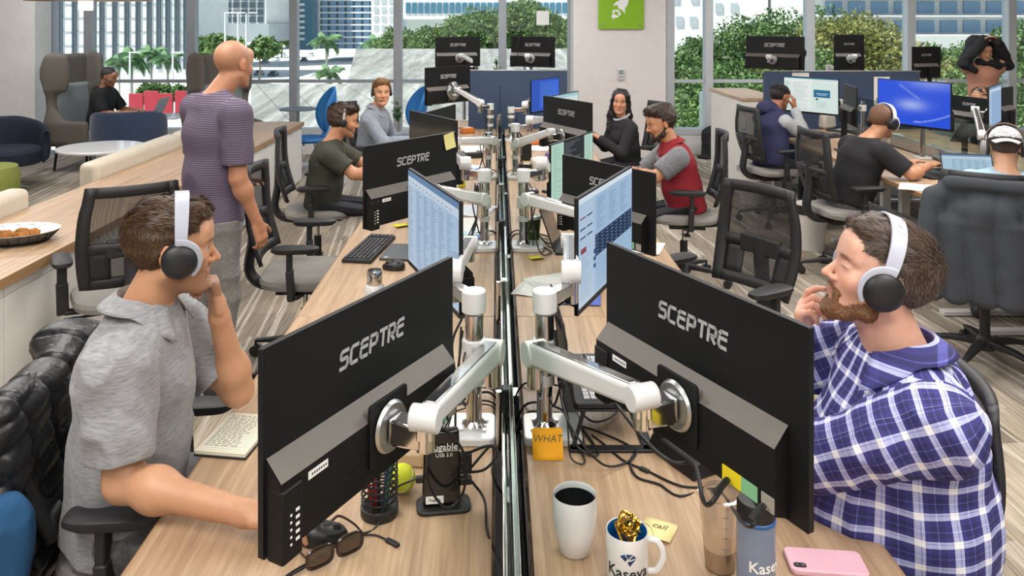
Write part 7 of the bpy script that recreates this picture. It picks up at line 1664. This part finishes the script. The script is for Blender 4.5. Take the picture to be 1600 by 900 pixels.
# 6 woman
t6, k6 = person('woman with long black hair in black sweater with white neckline', (1.26, 7.80, .55), (1.20, 7.75, .955), (1.18, 7.73, 1.125), 200, 256, 0, -4, fem=True, s=.95, hs=.95, girth=.95, res=.0052, tone='c08c6e', lip='a85a56', hair=('long', '141214', '2e282a'), brow='1a1414', top_m=blk_cloth, pants_m=dark_pants, sleeve=1.9,
       armR=dict(wrist=(.92, 7.88, .79)), armL=dict(wrist=(.96, 7.56, .80)))
c6 = MB(); q6 = [tuple(k6['nb']+k6['up']*(.030-.018*cos(a))+(k6['L']*sin(a)+k6['fr']*cos(a))*.074) for a in [2*pi*i/24 for i in range(25)]]; c6.tube(q6, .011, 8); k6['own'](c6.build('neckline', chalk, None))
# 7 red polo man
t7, k7 = person('bearded man in red polo with grey front looking down, right of the divider', (1.38, 5.9, .56), (1.275, 5.9, 1.00), (1.195, 5.9, 1.155), 180, 188, -14, 0, girth=1.08, res=.006, tone='c08a68', hair=('quiff', '241a16', '4a3428'), beard=.0, beard_c='2a1e18', beard_piece=('1e1612', '3e2c22'), top_m=red_m, sleeve_mats=(greych, greych), pants_m=dark_pants, sleeve=.8, collar=red_m,
       armL=dict(elbow=(1.12, 5.70, .80), wrist=(.87, 5.78, .81)), armR=dict(wrist=(.86, 6.04, .80)))
# grey chest panel of the shirt
fp7 = [ec(k7['at'](.10)+k7['fr']*.035, k7['at'](.78)+k7['fr']*.028, (.13, .105), (.13, .10), k7['L'], .03)]
k7['own'](net_obj('chest_panel', greych, fp7, .009, infl=.006, cut=[('pl', k7['at'](.4)+k7['fr']*.04, k7['fr'], .004), ('pl', k7['at'](.86), -k7['up'], .004)]))
# 8 hooded jacket man
t8_, k8 = person('man in navy jacket and black cap, one hand held to his ear', (2.60, 7.68, .56), (2.66, 7.80, 1.02), (2.755, 7.86, 1.165), 20, 25, -12, 0, girth=1.08, res=.0085, tone='a06a4c', hair=('buzz', '1a1412', '2c2220'), brow='1a1412', top_m=navy_cloth, sleeve_mats=(navy_cloth, chalk), pants_m=dark_pants, sleeve=1.9, cap=('1a1a1e', False),
       armR=dict(elbow=(2.90, 7.62, .83), wrist=(2.84, 7.70, 1.06)), armL=dict(wrist=(3.05, 8.0, .79)), handR=dict(dir=(0, .1, 1), palm=(-.8, .6, 0), curl=(40, 40, 20)), legs=[((3.0, 7.85, .54), (2.98, 7.85, .09)), ((2.95, 7.5, .54), (2.78, 7.25, .09))], shoe='3a302c')
k8['own'](net_obj('hood', navy_cloth, [el(k8['nb']-k8['fr']*.06+k8['up']*.03, (.11, .08, .07), None, .03), rc(k8['nb']+k8['L']*.08, k8['nb']-k8['L']*.08, .045, .045, .03)], .01, disp=folds(.012, (14, 14, 14), 3)))
# 9 black shirt man
t9, k9 = person('man in black t-shirt with white headphones before the blue wallpaper screen', (2.63, 6.04, .57), (2.79, 6.08, 1.01), (2.925, 6.12, 1.14), 14, 22, -14, 0, girth=1.12, res=.0075, tone='c08a68', hair=('buzz', '5a4030', '8a6448'), beard=.3, top_m=blk_cloth, pants_m=jean_grey, sleeve=.85,
       armR=dict(elbow=(2.98, 5.80, .80), wrist=(3.18, 5.95, .83)), armL=dict(wrist=(3.16, 6.25, .80)), legs=[((3.03, 6.22, .53), (3.0, 6.22, .09)), ((3.02, 5.85, .50), (3.22, 5.55, .10))])
head_gear(k9['hc'], k9['Rm'], 1.03, 'over', 'white over-ear headphones worn by the black shirt man', band='dfe1e6')
# 10 white cap man
t10, k10 = person('man in light blue t-shirt and backwards white cap facing his laptop', (2.97, 4.80, .55), (3.06, 4.84, .985), (3.085, 4.90, 1.135), 60, 62, -10, 0, girth=1.08, res=.007, tone='c99a7c', hair=('buzz', '2e241e', '4e3e34'), top_m=lt_blue, pants_m=dark_pants, sleeve=.85, cap=('d8d9dc', True), armL=dict(wrist=(3.0, 5.22, .79)), armR=dict(wrist=(3.40, 5.12, .79)), legs=[((3.12, 5.15, .54), (3.1, 5.2, .09)), ((3.3, 5.0, .54), (3.35, 5.05, .09))])
head_gear(k10['hc'], k10['Rm'], 1.07, 'over', 'brown banded headphones worn over the white cap', band='6b5548', cup='8f8c8c')
# 11 armchair man
t11, k11 = person('man in black polo working on a laptop in the highback chair by the window', (-5.12, 10.36, .56), (-5.03, 10.34, 1.04), (-4.965, 10.32, 1.185), 0, -8, -16, 0, girth=1.12, res=.010, tone='a8785a', hair=('buzz', '2a2422', '4a4440'), beard=.45, beard_c='3a302c', top_m=blk_cloth, pants_m=dark_pants, sleeve=.85, armR=dict(wrist=(-4.68, 10.16, .75)), armL=dict(wrist=(-4.66, 10.42, .75)))
# 12 person pulling a sweater over the head
t12, k12 = person('standing person in tan shirt pulling a black sweater over the head', (6.02, 10.0, .90), (6.01, 9.98, 1.40), (6.00, 9.93, 1.53), 262, 262, -12, 0, girth=1.0, res=.010, tone='c99478', hair=('short', '1c1614', '30262a'), top_m=tan_cloth, pants_m=dark_pants, sleeve=.7, seated=False, shw=1.05,
       armR=dict(elbow=(5.78, 9.92, 1.46), wrist=(5.90, 9.86, 1.62)), armL=dict(elbow=(6.24, 9.92, 1.46), wrist=(6.12, 9.86, 1.62)), hem=-.15, fold=.001)
sw = [rc((5.93, 10.02, 1.62), (6.08, 10.02, 1.62), .10, .10, .04), rc((5.90, 9.98, 1.60), (5.74, 9.92, 1.38), .075, .06, .05), rc((6.10, 9.98, 1.60), (6.28, 9.92, 1.36), .075, .065, .05), rc((5.9, 9.9, 1.40), (6.15, 9.9, 1.36), .03, .05, .04), rc((5.74, 9.90, 1.38), (5.84, 9.86, 1.30), .05, .03, .04), rc((5.78, 9.90, 1.46), (5.93, 9.84, 1.65), .062, .055, .03), rc((6.24, 9.90, 1.46), (6.09, 9.84, 1.65), .062, .055, .03)]
swo = net_obj('sweater', blk_cloth, sw, .010, disp=folds(.022, (14, 14, 10), 2), label='black sweater being pulled over the head of the standing person in tan', cat='sweater')
# 13 black cap person behind monitors
t13, k13 = person('person in a black cap with white emblem, half hidden behind a monitor', (4.62, 7.55, .56), (4.56, 7.53, 1.02), (4.505, 7.52, 1.165), 190, 215, 0, 0, res=.012, tone='b98a6c', hair=None, top_m=blk_cloth, pants_m=dark_pants, sleeve=1.8, cap=('141416', True))
m = MB(); m.poly([(p[0], p[1]) for p in rrect(.042, .030, .006)], .002); g13 = k13['hc']+k13['Rm']@A3(0, .088, .072); q = k13['Rm']
k13['own'](m.build('emblem', paper, None), M(((q[0][0], q[0][2], -q[0][1]*-1, g13[0]), (q[1][0], q[1][2], q[1][1], g13[1]), (q[2][0], q[2][2], q[2][1], g13[2]), (0, 0, 0, 1))))
# 14 person behind the wide monitor
t14, k14 = person('person mostly hidden behind the wide far monitor, one cheek and curly hair showing', (3.66, 9.85, .80), (3.66, 9.82, 1.28), (3.655, 9.80, 1.435), 270, 268, 0, 0, res=.012, tone='b5805e', hair=('curly', '2a1c18', '4a302a'), top_m=blk_cloth, pants_m=dark_pants, sleeve=1.8, seated=False, legs=[((3.76, 9.85, .47), (3.76, 9.85, .09)), ((3.56, 9.85, .47), (3.56, 9.85, .09))],armL=dict(wrist=(3.78, 9.62, 1.06)), armR=dict(wrist=(3.52, 9.62, 1.06)))
